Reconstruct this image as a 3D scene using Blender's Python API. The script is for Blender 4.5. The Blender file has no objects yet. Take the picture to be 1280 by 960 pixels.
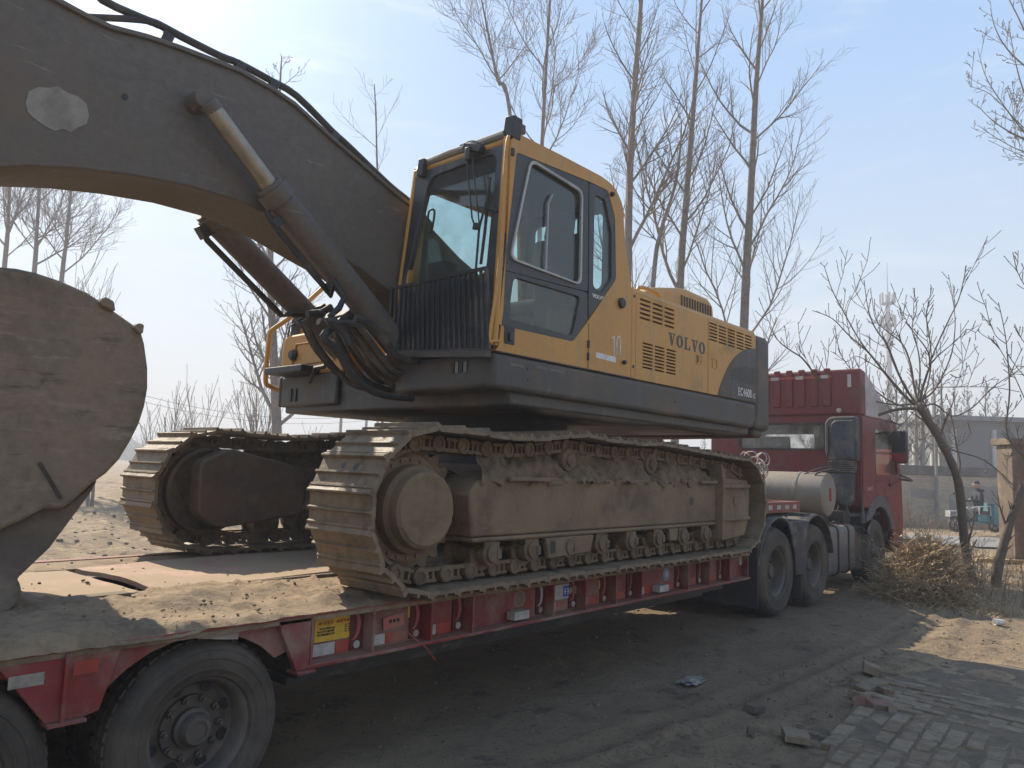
import bpy, bmesh, math, random
import numpy as np
from mathutils import Vector, Matrix, noise, Euler
R = math.radians
random.seed(11)
sc = bpy.context.scene
col = sc.collection

# ------------------------------------------------------------------ camera
CF, CPITCH, CROLL, CYAW = 960.0, math.atan(104/960.0), R(1.9), R(41.3)
CPOS = Vector((0, 0, 1.7))
_fw = Vector((math.cos(CYAW)*math.cos(CPITCH), math.sin(CYAW)*math.cos(CPITCH), math.sin(CPITCH)))
_rt0 = Vector((math.sin(CYAW), -math.cos(CYAW), 0))
_up0 = _rt0.cross(_fw)
_rt = _rt0*math.cos(CROLL) + _up0*math.sin(CROLL)
_up = -_rt0*math.sin(CROLL) + _up0*math.cos(CROLL)
cam_data = bpy.data.cameras.new("camera")
cam = bpy.data.objects.new("camera", cam_data)
col.objects.link(cam)
m = Matrix((_rt, _up, -_fw)).transposed().to_4x4()
m.translation = CPOS
cam.matrix_world = m
cam_data.sensor_width = 36.0
cam_data.lens = 36.0*CF/1280.0
cam_data.clip_start = 0.05
cam_data.clip_end = 5000
sc.camera = cam

# ------------------------------------------------------------------ sky, sun, exposure
SUN_AZ, SUN_EL = 84.0, 40.0          # azimuth from +X towards +Y
world = bpy.data.worlds.new("World")
sc.world = world
world.use_nodes = True
wn = world.node_tree.nodes
wl = world.node_tree.links
wn.clear()
sky = wn.new('ShaderNodeTexSky')
sky.sky_type = 'NISHITA'
sky.sun_disc = False
sky.sun_elevation = R(SUN_EL)
sky.sun_rotation = R(90.0 - SUN_AZ)
sky.altitude = 50
sky.air_density = 1.3
sky.dust_density = 2.2
sky.ozone_density = 1.5
bg = wn.new('ShaderNodeBackground')
bg.inputs['Strength'].default_value = 0.10
wo = wn.new('ShaderNodeOutputWorld')
# thin winter haze: the sky's colour drawn towards a pale grey-blue, most of all low down
wtc = wn.new('ShaderNodeTexCoord'); wsx = wn.new('ShaderNodeSeparateXYZ'); wl.new(wtc.outputs['Generated'], wsx.inputs[0])
wcr = wn.new('ShaderNodeValToRGB'); wl.new(wsx.outputs['Z'], wcr.inputs[0])
wcr.color_ramp.elements[0].position = 0.0; wcr.color_ramp.elements[0].color = (.475, .505, .515, 1)
wcr.color_ramp.elements[1].position = 0.85; wcr.color_ramp.elements[1].color = (.145, .27, .50, 1)
e_ = wcr.color_ramp.elements.new(.16); e_.color = (.42, .505, .595, 1)
e_ = wcr.color_ramp.elements.new(.45); e_.color = (.255, .405, .635, 1)
# bright aureole of the hazy air round the sun
wdt = wn.new('ShaderNodeVectorMath'); wdt.operation = 'DOT_PRODUCT'; wl.new(wtc.outputs['Generated'], wdt.inputs[0])
wdt.inputs[1].default_value = (math.cos(R(SUN_AZ))*math.cos(R(SUN_EL)), math.sin(R(SUN_AZ))*math.cos(R(SUN_EL)), math.sin(R(SUN_EL)))
wpc = wn.new('ShaderNodeMath'); wpc.operation = 'MAXIMUM'; wpc.inputs[1].default_value = 0; wl.new(wdt.outputs['Value'], wpc.inputs[0])
wpw = wn.new('ShaderNodeMath'); wpw.operation = 'POWER'; wpw.inputs[1].default_value = 17; wl.new(wpc.outputs[0], wpw.inputs[0])
wgl = wn.new('ShaderNodeVectorMath'); wgl.operation = 'SCALE'; wgl.inputs[0].default_value = (6.5, 6.2, 5.6); wl.new(wpw.outputs[0], wgl.inputs['Scale'])
wad = wn.new('ShaderNodeVectorMath'); wad.operation = 'ADD'; wl.new(wgl.outputs[0], wad.inputs[1])
wsc = wn.new('ShaderNodeVectorMath'); wsc.operation = 'SCALE'; wsc.inputs['Scale'].default_value = 10.0; 
# faint cirrus streaks
wcm = wn.new('ShaderNodeMapping'); wcm.inputs['Scale'].default_value = (1.2, 2.2, 9.0); wcm.inputs['Rotation'].default_value = (.1, .15, .6); wl.new(wtc.outputs['Generated'], wcm.inputs['Vector'])
wcn = wn.new('ShaderNodeTexNoise'); wcn.inputs['Scale'].default_value = 2.1; wcn.inputs['Detail'].default_value = 7; wcn.inputs['Roughness'].default_value = .62; wl.new(wcm.outputs[0], wcn.inputs['Vector'])
wcf = wn.new('ShaderNodeMapRange'); wcf.inputs['From Min'].default_value = .53; wcf.inputs['From Max'].default_value = .76; wcf.inputs['To Max'].default_value = .40; wcf.interpolation_type = 'SMOOTHSTEP'; wl.new(wcn.outputs[0], wcf.inputs['Value'])
wcx = wn.new('ShaderNodeMix'); wcx.data_type = 'RGBA'; wl.new(wcf.outputs[0], wcx.inputs['Factor'])
wl.new(wcr.outputs[0], [i for i in wcx.inputs if i.name == 'A' and i.type == 'RGBA'][0]); [i for i in wcx.inputs if i.name == 'B' and i.type == 'RGBA'][0].default_value = (.62, .65, .68, 1)
wl.new([o for o in wcx.outputs if o.type == 'RGBA'][0], wsc.inputs[0])
wmx = wn.new('ShaderNodeMix'); wmx.data_type = 'RGBA'; wmx.inputs['Factor'].default_value = .86
wA = [i for i in wmx.inputs if i.name == 'A' and i.type == 'RGBA'][0]; wB = [i for i in wmx.inputs if i.name == 'B' and i.type == 'RGBA'][0]
wl.new(sky.outputs[0], wA); wl.new(wsc.outputs[0], wB)
wl.new([o for o in wmx.outputs if o.type == 'RGBA'][0], wad.inputs[0]); wl.new(wad.outputs[0], bg.inputs['Color'])
wl.new(bg.outputs[0], wo.inputs['Surface'])
sd = bpy.data.lights.new("sun", 'SUN')
sd.energy = 5.0
sd.angle = R(0.6)
sd.color = (1.0, 0.88, 0.70)
sun = bpy.data.objects.new("sun", sd)
col.objects.link(sun)
sdir = Vector((math.cos(R(SUN_AZ))*math.cos(R(SUN_EL)), math.sin(R(SUN_AZ))*math.cos(R(SUN_EL)), math.sin(R(SUN_EL))))
sun.rotation_euler = sdir.to_track_quat('Z', 'Y').to_euler()
sun.location = (0, 0, 30)
sc.view_settings.view_transform = 'Standard'
sc.view_settings.look = 'None'
sc.view_settings.exposure = 0.70
sc.view_settings.gamma = 1.0
sc.cycles.use_denoising = True
sc.cycles.sample_clamp_indirect = 4.0
sc.cycles.max_bounces = 6
sc.cycles.transparent_max_bounces = 12
sc.cycles.caustics_reflective = False
sc.cycles.caustics_refractive = False

# ------------------------------------------------------------------ helpers
def ray(x, y):
    return _fw + _rt*((x-640.0)/CF) - _up*((y-480.0)/CF)
def U(x, y, ax, val):
    """point of the plane  axis=val  seen at a photograph pixel"""
    d = ray(x, y)
    return CPOS + d*((val-CPOS[ax])/d[ax])
def RD(x, y, D):
    """point at forward depth D on that sight line"""
    return CPOS + ray(x, y)*D
def XZ(pts, Y):
    return [(lambda p: (p.x, p.z))(U(x, y, 1, Y)) for x, y in pts]

class MB:
    def __init__(s):
        s.v, s.f, s.smooth = [], [], []
    def add(s, verts, faces, smooth=False):
        o = len(s.v)
        s.v.extend([tuple(p) for p in verts])
        s.f.extend([tuple(i+o for i in f) for f in faces])
        s.smooth.extend([smooth]*len(faces))
        return s
    def box(s, x0, x1, y0, y1, z0, z1, mat=None):
        vs = [Vector((x, y, z)) for x in (x0, x1) for y in (y0, y1) for z in (z0, z1)]
        if mat is not None: vs = [mat @ p for p in vs]
        return s.add(vs, [(0,1,3,2),(4,6,7,5),(0,4,5,1),(2,3,7,6),(0,2,6,4),(1,5,7,3)])
    def obox(s, c, d, rot):
        M = Matrix.Translation(Vector(c)) @ rot.to_matrix().to_4x4() if isinstance(rot, Euler) else Matrix.Translation(Vector(c)) @ rot
        return s.box(-d[0]/2, d[0]/2, -d[1]/2, d[1]/2, -d[2]/2, d[2]/2, M)
    def prism(s, pts, a, b, ax='y', taper=None):
        n = len(pts)
        def P(p, t):
            if ax == 'y': return (p[0], t, p[1])
            if ax == 'x': return (t, p[0], p[1])
            return (p[0], p[1], t)
        q = taper or pts
        vs = [P(p, a) for p in pts] + [P(p, b) for p in q]
        fs = [tuple(range(n)), tuple(range(2*n-1, n-1, -1))] + [(i, i+n, (i+1) % n+n, (i+1) % n) for i in range(n)]
        return s.add(vs, fs)
    def ring(s, outer, inner, a, b, n=56, ax='y'):
        """plate with a hole: outlines resampled by angle round the hole's middle"""
        cx = sum(p[0] for p in inner)/len(inner); cy = sum(p[1] for p in inner)/len(inner)
        def hit(poly, ang):
            dx, dy = math.cos(ang), math.sin(ang); best = None
            for i in range(len(poly)):
                x1, y1 = poly[i][0]-cx, poly[i][1]-cy
                x2, y2 = poly[(i+1) % len(poly)][0]-cx, poly[(i+1) % len(poly)][1]-cy
                den = dx*(y2-y1)-dy*(x2-x1)
                if abs(den) < 1e-12: continue
                t = (x1*(y2-y1)-y1*(x2-x1))/den
                u = (x1*dy-y1*dx)/den
                if t > 0 and -1e-6 <= u <= 1+1e-6:
                    if best is None or t > best: best = t
            return (cx+dx*best, cy+dy*best)
        angs = sorted(set([2*math.pi*i/n for i in range(n)] + [math.atan2(p[1]-cy, p[0]-cx) % (2*math.pi) for p in outer]
                          + [math.atan2(p[1]-cy, p[0]-cx) % (2*math.pi) for p in inner]))
        O = [hit(outer, a_) for a_ in angs]; I = [hit(inner, a_) for a_ in angs]
        k = len(angs)
        def P(p, t): return (p[0], t, p[1]) if ax == 'y' else ((t, p[0], p[1]) if ax == 'x' else (p[0], p[1], t))
        vs = [P(p, a) for p in O]+[P(p, a) for p in I]+[P(p, b) for p in O]+[P(p, b) for p in I]
        fs = []
        for i in range(k):
            j = (i+1) % k
            fs += [(i, j, k+j, k+i), (2*k+i, 3*k+i, 3*k+j, 2*k+j), (i, 2*k+i, 2*k+j, j), (k+i, k+j, 3*k+j, 3*k+i)]
        return s.add(vs, fs)
    def tube(s, pts, r, n=8, cap=True):
        pts = [Vector(p) for p in pts]
        rs = r if isinstance(r, (list, tuple)) else [r]*len(pts)
        vs, fs = [], []
        prev = None
        for i, p in enumerate(pts):
            t = (pts[min(i+1, len(pts)-1)]-pts[max(i-1, 0)])
            t = t.normalized() if t.length > 1e-9 else Vector((0, 0, 1))
            if prev is None:
                a = t.orthogonal().normalized()
            else:
                a = prev - t*prev.dot(t)
                a = a.normalized() if a.length > 1e-6 else t.orthogonal().normalized()
            prev = a
            b = t.cross(a)
            for k in range(n):
                an = 2*math.pi*k/n
                vs.append(p + (a*math.cos(an)+b*math.sin(an))*rs[i])
        for i in range(len(pts)-1):
            for k in range(n):
                k2 = (k+1) % n
                fs.append((i*n+k, i*n+k2, (i+1)*n+k2, (i+1)*n+k))
        if cap:
            fs.append(tuple(range(n-1, -1, -1)))
            L = (len(pts)-1)*n
            fs.append(tuple(range(L, L+n)))
        return s.add(vs, fs, True)
    def lathe(s, prof, c, axis='y', n=32, flip=1, cap=None):
        """prof: list of (radius, offset along the axis)"""
        c = Vector(c); vs, fs = [], []
        for r, h in prof:
            for k in range(n):
                an = 2*math.pi*k/n; u, w = r*math.cos(an), r*math.sin(an)
                if axis == 'y': vs.append(c+Vector((u, h*flip, w)))
                elif axis == 'x': vs.append(c+Vector((h*flip, u, w)))
                else: vs.append(c+Vector((u, w, h*flip)))
        for i in range(len(prof)-1):
            for k in range(n):
                k2 = (k+1) % n
                fs.append((i*n+k, i*n+k2, (i+1)*n+k2, (i+1)*n+k))
        if cap is None: cap = prof[0][0] < .7*max(p_[0] for p_ in prof) or prof[-1][0] < .01
        if cap and cap != 'open':
            fs.append(tuple(range(n-1, -1, -1)))
            L = (len(prof)-1)*n
            fs.append(tuple(range(L, L+n)))
        return s.add(vs, fs, True)
    def mesh(s, name, sharp=32, recalc=True):
        me = bpy.data.meshes.new(name)
        me.from_pydata(s.v, [], s.f)
        if recalc:
            bm = bmesh.new(); bm.from_mesh(me)
            bmesh.ops.recalc_face_normals(bm, faces=bm.faces)
            bm.to_mesh(me); bm.free()
        me.polygons.foreach_set('use_smooth', [True]*len(me.polygons))
        if sharp: me.set_sharp_from_angle(angle=R(sharp))
        me.update()
        return me

WPOS = {}
def base(o):
    return WPOS.get(o.name, Vector((0, 0, 0)))
def place(o, parent=None, loc=None, M=None):
    """link o at world place; mesh data is in world coordinates when loc is None"""
    col.objects.link(o)
    if parent is not None:
        o.parent = parent
        o.matrix_parent_inverse = Matrix.Translation(-base(parent))
    if M is not None:
        o.matrix_basis = M; WPOS[o.name] = M.translation.copy()
    elif loc is not None:
        o.location = loc; WPOS[o.name] = Vector(loc)
    return o
def tag(o, label=None, cat=None, group=None, kind=None):
    if label: o['label'] = label
    if cat: o['category'] = cat
    if group: o['group'] = group
    if kind: o['kind'] = kind
    return o
def thing(name, label, cat, loc, group=None):
    o = bpy.data.objects.new(name, None)
    o.empty_display_size = 0.2
    place(o, None, loc)
    return tag(o, label, cat, group)
def build(name, mb, mat, parent=None, bevel=0, seg=2, sharp=32, loc=None, M=None, recalc=True):
    me = mb.mesh(name, sharp, recalc) if isinstance(mb, MB) else mb
    if mat is not None and not me.materials: me.materials.append(mat)
    o = bpy.data.objects.new(name, me)
    place(o, parent, loc, M)
    if bevel:
        b = o.modifiers.new('edge', 'BEVEL'); b.width = bevel; b.segments = seg
        b.limit_method = 'ANGLE'; b.angle_limit = R(35); b.harden_normals = False
    return o
def rpoly(pts, r=0.05, n=4):
    out = []; N = len(pts)
    for i in range(N):
        p = Vector(pts[i]); a = Vector(pts[i-1]); b = Vector(pts[(i+1) % N])
        d1, d2 = (a-p), (b-p)
        rr = r[i] if isinstance(r, (list, tuple)) else r
        k = min(rr, d1.length*.48, d2.length*.48)
        if k < 1e-4: out.append(tuple(p)); continue
        s1, s2 = p+d1.normalized()*k, p+d2.normalized()*k
        for j in range(n+1):
            t = j/n
            out.append(tuple(s1*(1-t)**2 + p*2*t*(1-t) + s2*t*t))
    return out
def smooth_path(pts, n=5):
    pts = [Vector(p) for p in pts]; out = []
    for i in range(len(pts)-1):
        p0, p1, p2, p3 = pts[max(i-1, 0)], pts[i], pts[i+1], pts[min(i+2, len(pts)-1)]
        for j in range(n):
            t = j/n
            out.append(0.5*((2*p1)+(p2-p0)*t+(2*p0-5*p1+4*p2-p3)*t*t+(3*p1-p0-3*p2+p3)*t**3))
    out.append(pts[-1]); return out

# ------------------------------------------------------------------ materials
MATS = {}
def mat(name, c, rough=.6, c2=None, mixscale=3.0, mixlo=.45, mixhi=.65, dust=0.0, dustc=(.30,.235,.165), dustscale=2.5, up=0.0,
        bump=0.0, bscale=40.0, metal=0.0, spec=.5, vary=.12, detail=8, stretch=None, coat=0.0, streak=None):
    if name in MATS: return MATS[name]
    ma = bpy.data.materials.new(name); ma.use_nodes = True
    nt = ma.node_tree; N = nt.nodes; L = nt.links
    b = N['Principled BSDF']
    b.inputs['Roughness'].default_value = rough
    b.inputs['Metallic'].default_value = metal
    b.inputs['Specular IOR Level'].default_value = spec
    if coat: b.inputs['Coat Weight'].default_value = coat
    geo = N.new('ShaderNodeNewGeometry')
    pos = geo.outputs['Position']
    if stretch:
        mp = N.new('ShaderNodeMapping'); mp.inputs['Scale'].default_value = stretch
        L.new(pos, mp.inputs['Vector']); pos = mp.outputs[0]
    def nz(scale, det=detail, rgh=.6):
        n = N.new('ShaderNodeTexNoise'); n.inputs['Scale'].default_value = scale
        n.inputs['Detail'].default_value = det; n.inputs['Roughness'].default_value = rgh
        L.new(pos, n.inputs['Vector']); return n
    def ramp(src, lo, hi):
        r = N.new('ShaderNodeMapRange'); r.inputs['From Min'].default_value = lo; r.inputs['From Max'].default_value = hi
        r.clamp = True; r.interpolation_type = 'SMOOTHSTEP'; L.new(src, r.inputs['Value']); return r.outputs[0]
    def mix(f, a, bb, mode='MIX'):
        mx = N.new('ShaderNodeMix'); mx.data_type = 'RGBA'; mx.blend_type = mode
        if hasattr(f, 'is_linked'): L.new(f, mx.inputs['Factor'])
        else: mx.inputs['Factor'].default_value = f
        for sck, val in (('A', a), ('B', bb)):
            i = [q for q in mx.inputs if q.name == sck and q.type == 'RGBA'][0]
            if hasattr(val, 'is_linked'): L.new(val, i)
            else: i.default_value = (*val, 1)
        return [q for q in mx.outputs if q.type == 'RGBA'][0]
    n1 = nz(mixscale)
    cur = mix(ramp(n1.outputs[0], mixlo, mixhi), c, c2 if c2 else tuple(x*.75 for x in c))
    for sv, sc_, lo_, hi_, scol in (streak or []):
        mp2 = N.new('ShaderNodeMapping'); mp2.inputs['Scale'].default_value = sv[:3]; mp2.inputs['Rotation'].default_value = sv[3:] if len(sv) > 3 else (0, 0, 0)
        L.new(geo.outputs['Position'], mp2.inputs['Vector'])
        n5 = N.new('ShaderNodeTexNoise'); n5.inputs['Scale'].default_value = sc_; n5.inputs['Detail'].default_value = 9; n5.inputs['Roughness'].default_value = .68
        L.new(mp2.outputs[0], n5.inputs['Vector']); cur = mix(ramp(n5.outputs[0], lo_, hi_), cur, scol)
    if vary:
        n2 = nz(23.0, 6)
        v = N.new('ShaderNodeMapRange'); v.inputs['From Min'].default_value = .3; v.inputs['From Max'].default_value = .7
        v.inputs['To Min'].default_value = 1-vary; v.inputs['To Max'].default_value = 1+vary
        L.new(n2.outputs[0], v.inputs['Value'])
        cb = N.new('ShaderNodeCombineColor')
        for k in range(3): L.new(v.outputs[0], cb.inputs[k])
        cur = mix(1.0, cur, cb.outputs[0], 'MULTIPLY')
    if dust or up:
        nd = nz(dustscale, 10, .65)
        f = ramp(nd.outputs[0], .62-dust*.5, .80-dust*.35)
        if up:
            sx = N.new('ShaderNodeSeparateXYZ'); L.new(geo.outputs['Normal'], sx.inputs[0])
            u = ramp(sx.outputs['Z'], .25, .95)
            mu = N.new('ShaderNodeMath'); mu.operation = 'MULTIPLY'; L.new(u, mu.inputs[0]); mu.inputs[1].default_value = up
            mxm = N.new('ShaderNodeMath'); mxm.operation = 'MAXIMUM'; L.new(f, mxm.inputs[0]); L.new(mu.outputs[0], mxm.inputs[1]); f = mxm.outputs[0]
        if dust:
            md = N.new('ShaderNodeMath'); md.operation = 'MULTIPLY'; L.new(f, md.inputs[0]); md.inputs[1].default_value = min(1, .55+dust*.6) if not up else 1.0
            f = md.outputs[0]
        cur = mix(f, cur, dustc)
        rr = N.new('ShaderNodeMapRange'); rr.inputs['To Min'].default_value = rough; rr.inputs['To Max'].default_value = .95
        L.new(f, rr.inputs['Value']); L.new(rr.outputs[0], b.inputs['Roughness'])
    L.new(cur, b.inputs['Base Color'])
    if bump:
        nb = nz(bscale, 10, .65)
        bp = N.new('ShaderNodeBump'); bp.inputs['Strength'].default_value = bump; bp.inputs['Distance'].default_value = .02
        L.new(nb.outputs[0], bp.inputs['Height']); L.new(bp.outputs[0], b.inputs['Normal'])
    MATS[name] = ma
    return ma
def glass_mat(name, tint, rough=.03, dirt=.08):  # dirt: pale diffuse film, also used to imitate a pane's bright reflection
    ma = bpy.data.materials.new(name); ma.use_nodes = True
    nt = ma.node_tree; N = nt.nodes; L = nt.links
    N.remove(N['Principled BSDF'])
    tr = N.new('ShaderNodeBsdfTransparent'); tr.inputs[0].default_value = (*tint, 1)
    gl = N.new('ShaderNodeBsdfGlossy'); gl.inputs['Roughness'].default_value = rough
    fr = N.new('ShaderNodeFresnel')
    gb = N.new('ShaderNodeNewGeometry'); ir = N.new('ShaderNodeMapRange'); ir.inputs['To Min'].default_value = 1.5; ir.inputs['To Max'].default_value = 1/1.5
    L.new(gb.outputs['Backfacing'], ir.inputs['Value']); L.new(ir.outputs[0], fr.inputs[0])
    mx = N.new('ShaderNodeMixShader'); L.new(fr.outputs[0], mx.inputs[0]); L.new(tr.outputs[0], mx.inputs[1]); L.new(gl.outputs[0], mx.inputs[2])
    df = N.new('ShaderNodeBsdfDiffuse'); df.inputs[0].default_value = (.36,.33,.28,1)
    nz = N.new('ShaderNodeTexNoise'); nz.inputs['Scale'].default_value = 6; nz.inputs['Detail'].default_value = 8
    geo = N.new('ShaderNodeNewGeometry'); L.new(geo.outputs['Position'], nz.inputs['Vector'])
    mr = N.new('ShaderNodeMapRange'); mr.inputs['From Min'].default_value = .4; mr.inputs['From Max'].default_value = .75; mr.inputs['To Max'].default_value = dirt*2.5; mr.inputs['To Min'].default_value = dirt*.5
    L.new(nz.outputs[0], mr.inputs['Value'])
    m2 = N.new('ShaderNodeMixShader'); L.new(mr.outputs[0], m2.inputs[0]); L.new(mx.outputs[0], m2.inputs[1]); L.new(df.outputs[0], m2.inputs[2])
    L.new(m2.outputs[0], N['Material Output'].inputs['Surface'])
    MATS[name] = ma
    return ma
DUST = (.30,.235,.165)
YEL = mat('yellow_paint', (.54,.265,.046), .45, (.47,.235,.05), 1.2, dust=.16, dustscale=2.2, up=.6, dustc=(.37,.26,.13), vary=.06, bump=.05, bscale=30, streak=[((9,9,.7),1.0,.50,.72,(.37,.235,.095)),((1,1,1),26,.68,.73,(.20,.12,.06)),((1,1,7,.1,.4,0),5,.66,.70,(.40,.27,.12))])
GREY = mat('charcoal_paint', (.055,.052,.048), .5, (.066,.060,.053), 1.5, dust=.34, dustscale=1.7, up=.8, dustc=(.16,.125,.09), vary=.16, bump=.1, bscale=40, streak=[((7,7,.8),1.2,.54,.72,(.12,.098,.075)),((1,1,9,.0,.5,.0),3,.62,.70,(.15,.12,.09))])
CWGREY = mat('counterweight_paint', (.062,.059,.055), .55, (.085,.074,.062), 2.0, dust=.36, dustscale=2.2, up=.7, dustc=(.20,.155,.115), bump=.12, bscale=30)
BLACK = mat('black_metal', (.025,.025,.027), .5, dust=.2, up=.5, dustc=(.13,.11,.09), vary=.1)
BOOM = mat('boom_paint', (.116,.098,.083), .6, (.136,.114,.094), .8, dust=.30, dustscale=.9, up=.6, dustc=(.155,.125,.092), bump=.12, bscale=30, vary=.16, streak=[((1.2,1.2,6,0,.5,0),2.2,.55,.70,(.105,.085,.068)),((.8,.8,9,0,-.35,0),4,.62,.68,(.24,.195,.145)),((1,1,1),9,.66,.72,(.10,.07,.05))])
PATCH = mat('label_patch', (.27,.245,.205), .7, (.21,.19,.16), 6)
TRACK = mat('muddy_steel', (.155,.108,.065), .75, (.10,.07,.043), 5, dust=.40, dustscale=6, dustc=(.22,.155,.093), up=.6, bump=.45, bscale=26, vary=.2)
SHOE = mat('worn_shoe_steel', (.195,.14,.086), .62, (.12,.085,.053), 7, dust=.35, dustscale=9, dustc=(.245,.178,.108), bump=.3, bscale=35, vary=.2, spec=.55)
FRAME = mat('dusty_frame', (.19,.130,.075), .85, (.135,.092,.054), 2.5, dust=.45, dustscale=3.5, dustc=(.235,.165,.096), up=.8, bump=.4, bscale=22, vary=.15)
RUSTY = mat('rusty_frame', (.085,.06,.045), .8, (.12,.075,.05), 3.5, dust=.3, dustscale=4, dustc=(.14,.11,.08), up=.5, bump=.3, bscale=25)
MUD = mat('caked_mud', (.19,.133,.08), .95, (.11,.076,.047), 11, bump=1.0, bscale=18, vary=.22)
HOSE = mat('rubber_hose', (.035,.034,.033), .55, dust=.3, dustc=(.15,.13,.10), up=.4)
CHROME = mat('dull_rod', (.36,.31,.24), .42, (.28,.24,.19), 4, metal=.7, vary=.05)
REDT = mat('trailer_red', (.225,.027,.022), .55, (.18,.026,.022), 2.0, streak=[((5,5,1.2),1.6,.54,.70,(.20,.075,.055)),((1,1,1),14,.66,.70,(.12,.05,.035))], dust=.38, dustscale=2.6, up=.75, dustc=(.26,.165,.125), vary=.12, bump=.08, bscale=45)
REDTRUCK = mat('truck_red', (.155,.011,.014), .45, (.13,.010,.012), 2.0, dust=.24, dustscale=1.8, up=.5, dustc=(.15,.07,.058), vary=.06)
PINK = mat('worn_pink_plate', (.40,.25,.185), .8, (.33,.17,.125), 2.2, dust=.62, dustscale=3.0, dustc=(.33,.25,.16), bump=.25, bscale=20, vary=.15)
TYRE = mat('tyre_rubber', (.056,.046,.036), .8, (.072,.059,.045), 5, dust=.42, dustscale=3.2, dustc=(.135,.107,.078), bump=.2, bscale=60)
RIM = mat('dusty_rim', (.09,.075,.062), .6, (.11,.085,.065), 4, dust=.4, dustscale=5, dustc=(.17,.14,.11), bump=.1)
RUBBER = mat('mudguard_rubber', (.045,.045,.047), .65, dust=.35, dustscale=3, up=.75, dustc=(.17,.15,.125), vary=.1)
WHITE = mat('white_tape', (.46,.44,.41), .55, (.34,.32,.29), 8, dust=.3, dustc=(.38,.32,.26))
REDTAPE = mat('red_tape', (.36,.048,.028), .5, (.29,.045,.03), 8, dust=.25)
YTAPE = mat('yellow_sticker', (.62,.38,.03), .5, (.52,.32,.03), 6, dust=.15)
REDINK = mat('red_ink', (.40,.04,.02), .6)
INK = mat('black_ink', (.03,.03,.03), .6)
BLUE = mat('blue_sticker', (.035,.08,.36), .5, dust=.1)
WHITEPAINT = mat('white_letter', (.70,.68,.64), .6, (.55,.52,.47), 12)
STEELTANK = mat('dusty_steel_tank', (.27,.245,.205), .55, (.22,.195,.16), 1.6, dust=.4, dustscale=2.5, up=.6, dustc=(.28,.225,.16), metal=.1, bump=.05)
ALU = mat('alloy_trim', (.42,.40,.37), .5, metal=.4, vary=.05)
SEAT = mat('seat_cloth', (.03,.03,.032), .9)
INTER = mat('cab_trim', (.03,.03,.03), .8)
GLASS = glass_mat('tinted_glass', (.86,.945,.94), .02, .04)
GLASSD = glass_mat('dirty_glass', (.80,.88,.85), .05, .10)
SKIN = mat('skin', (.42,.26,.19), .6, vary=.05)
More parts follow.
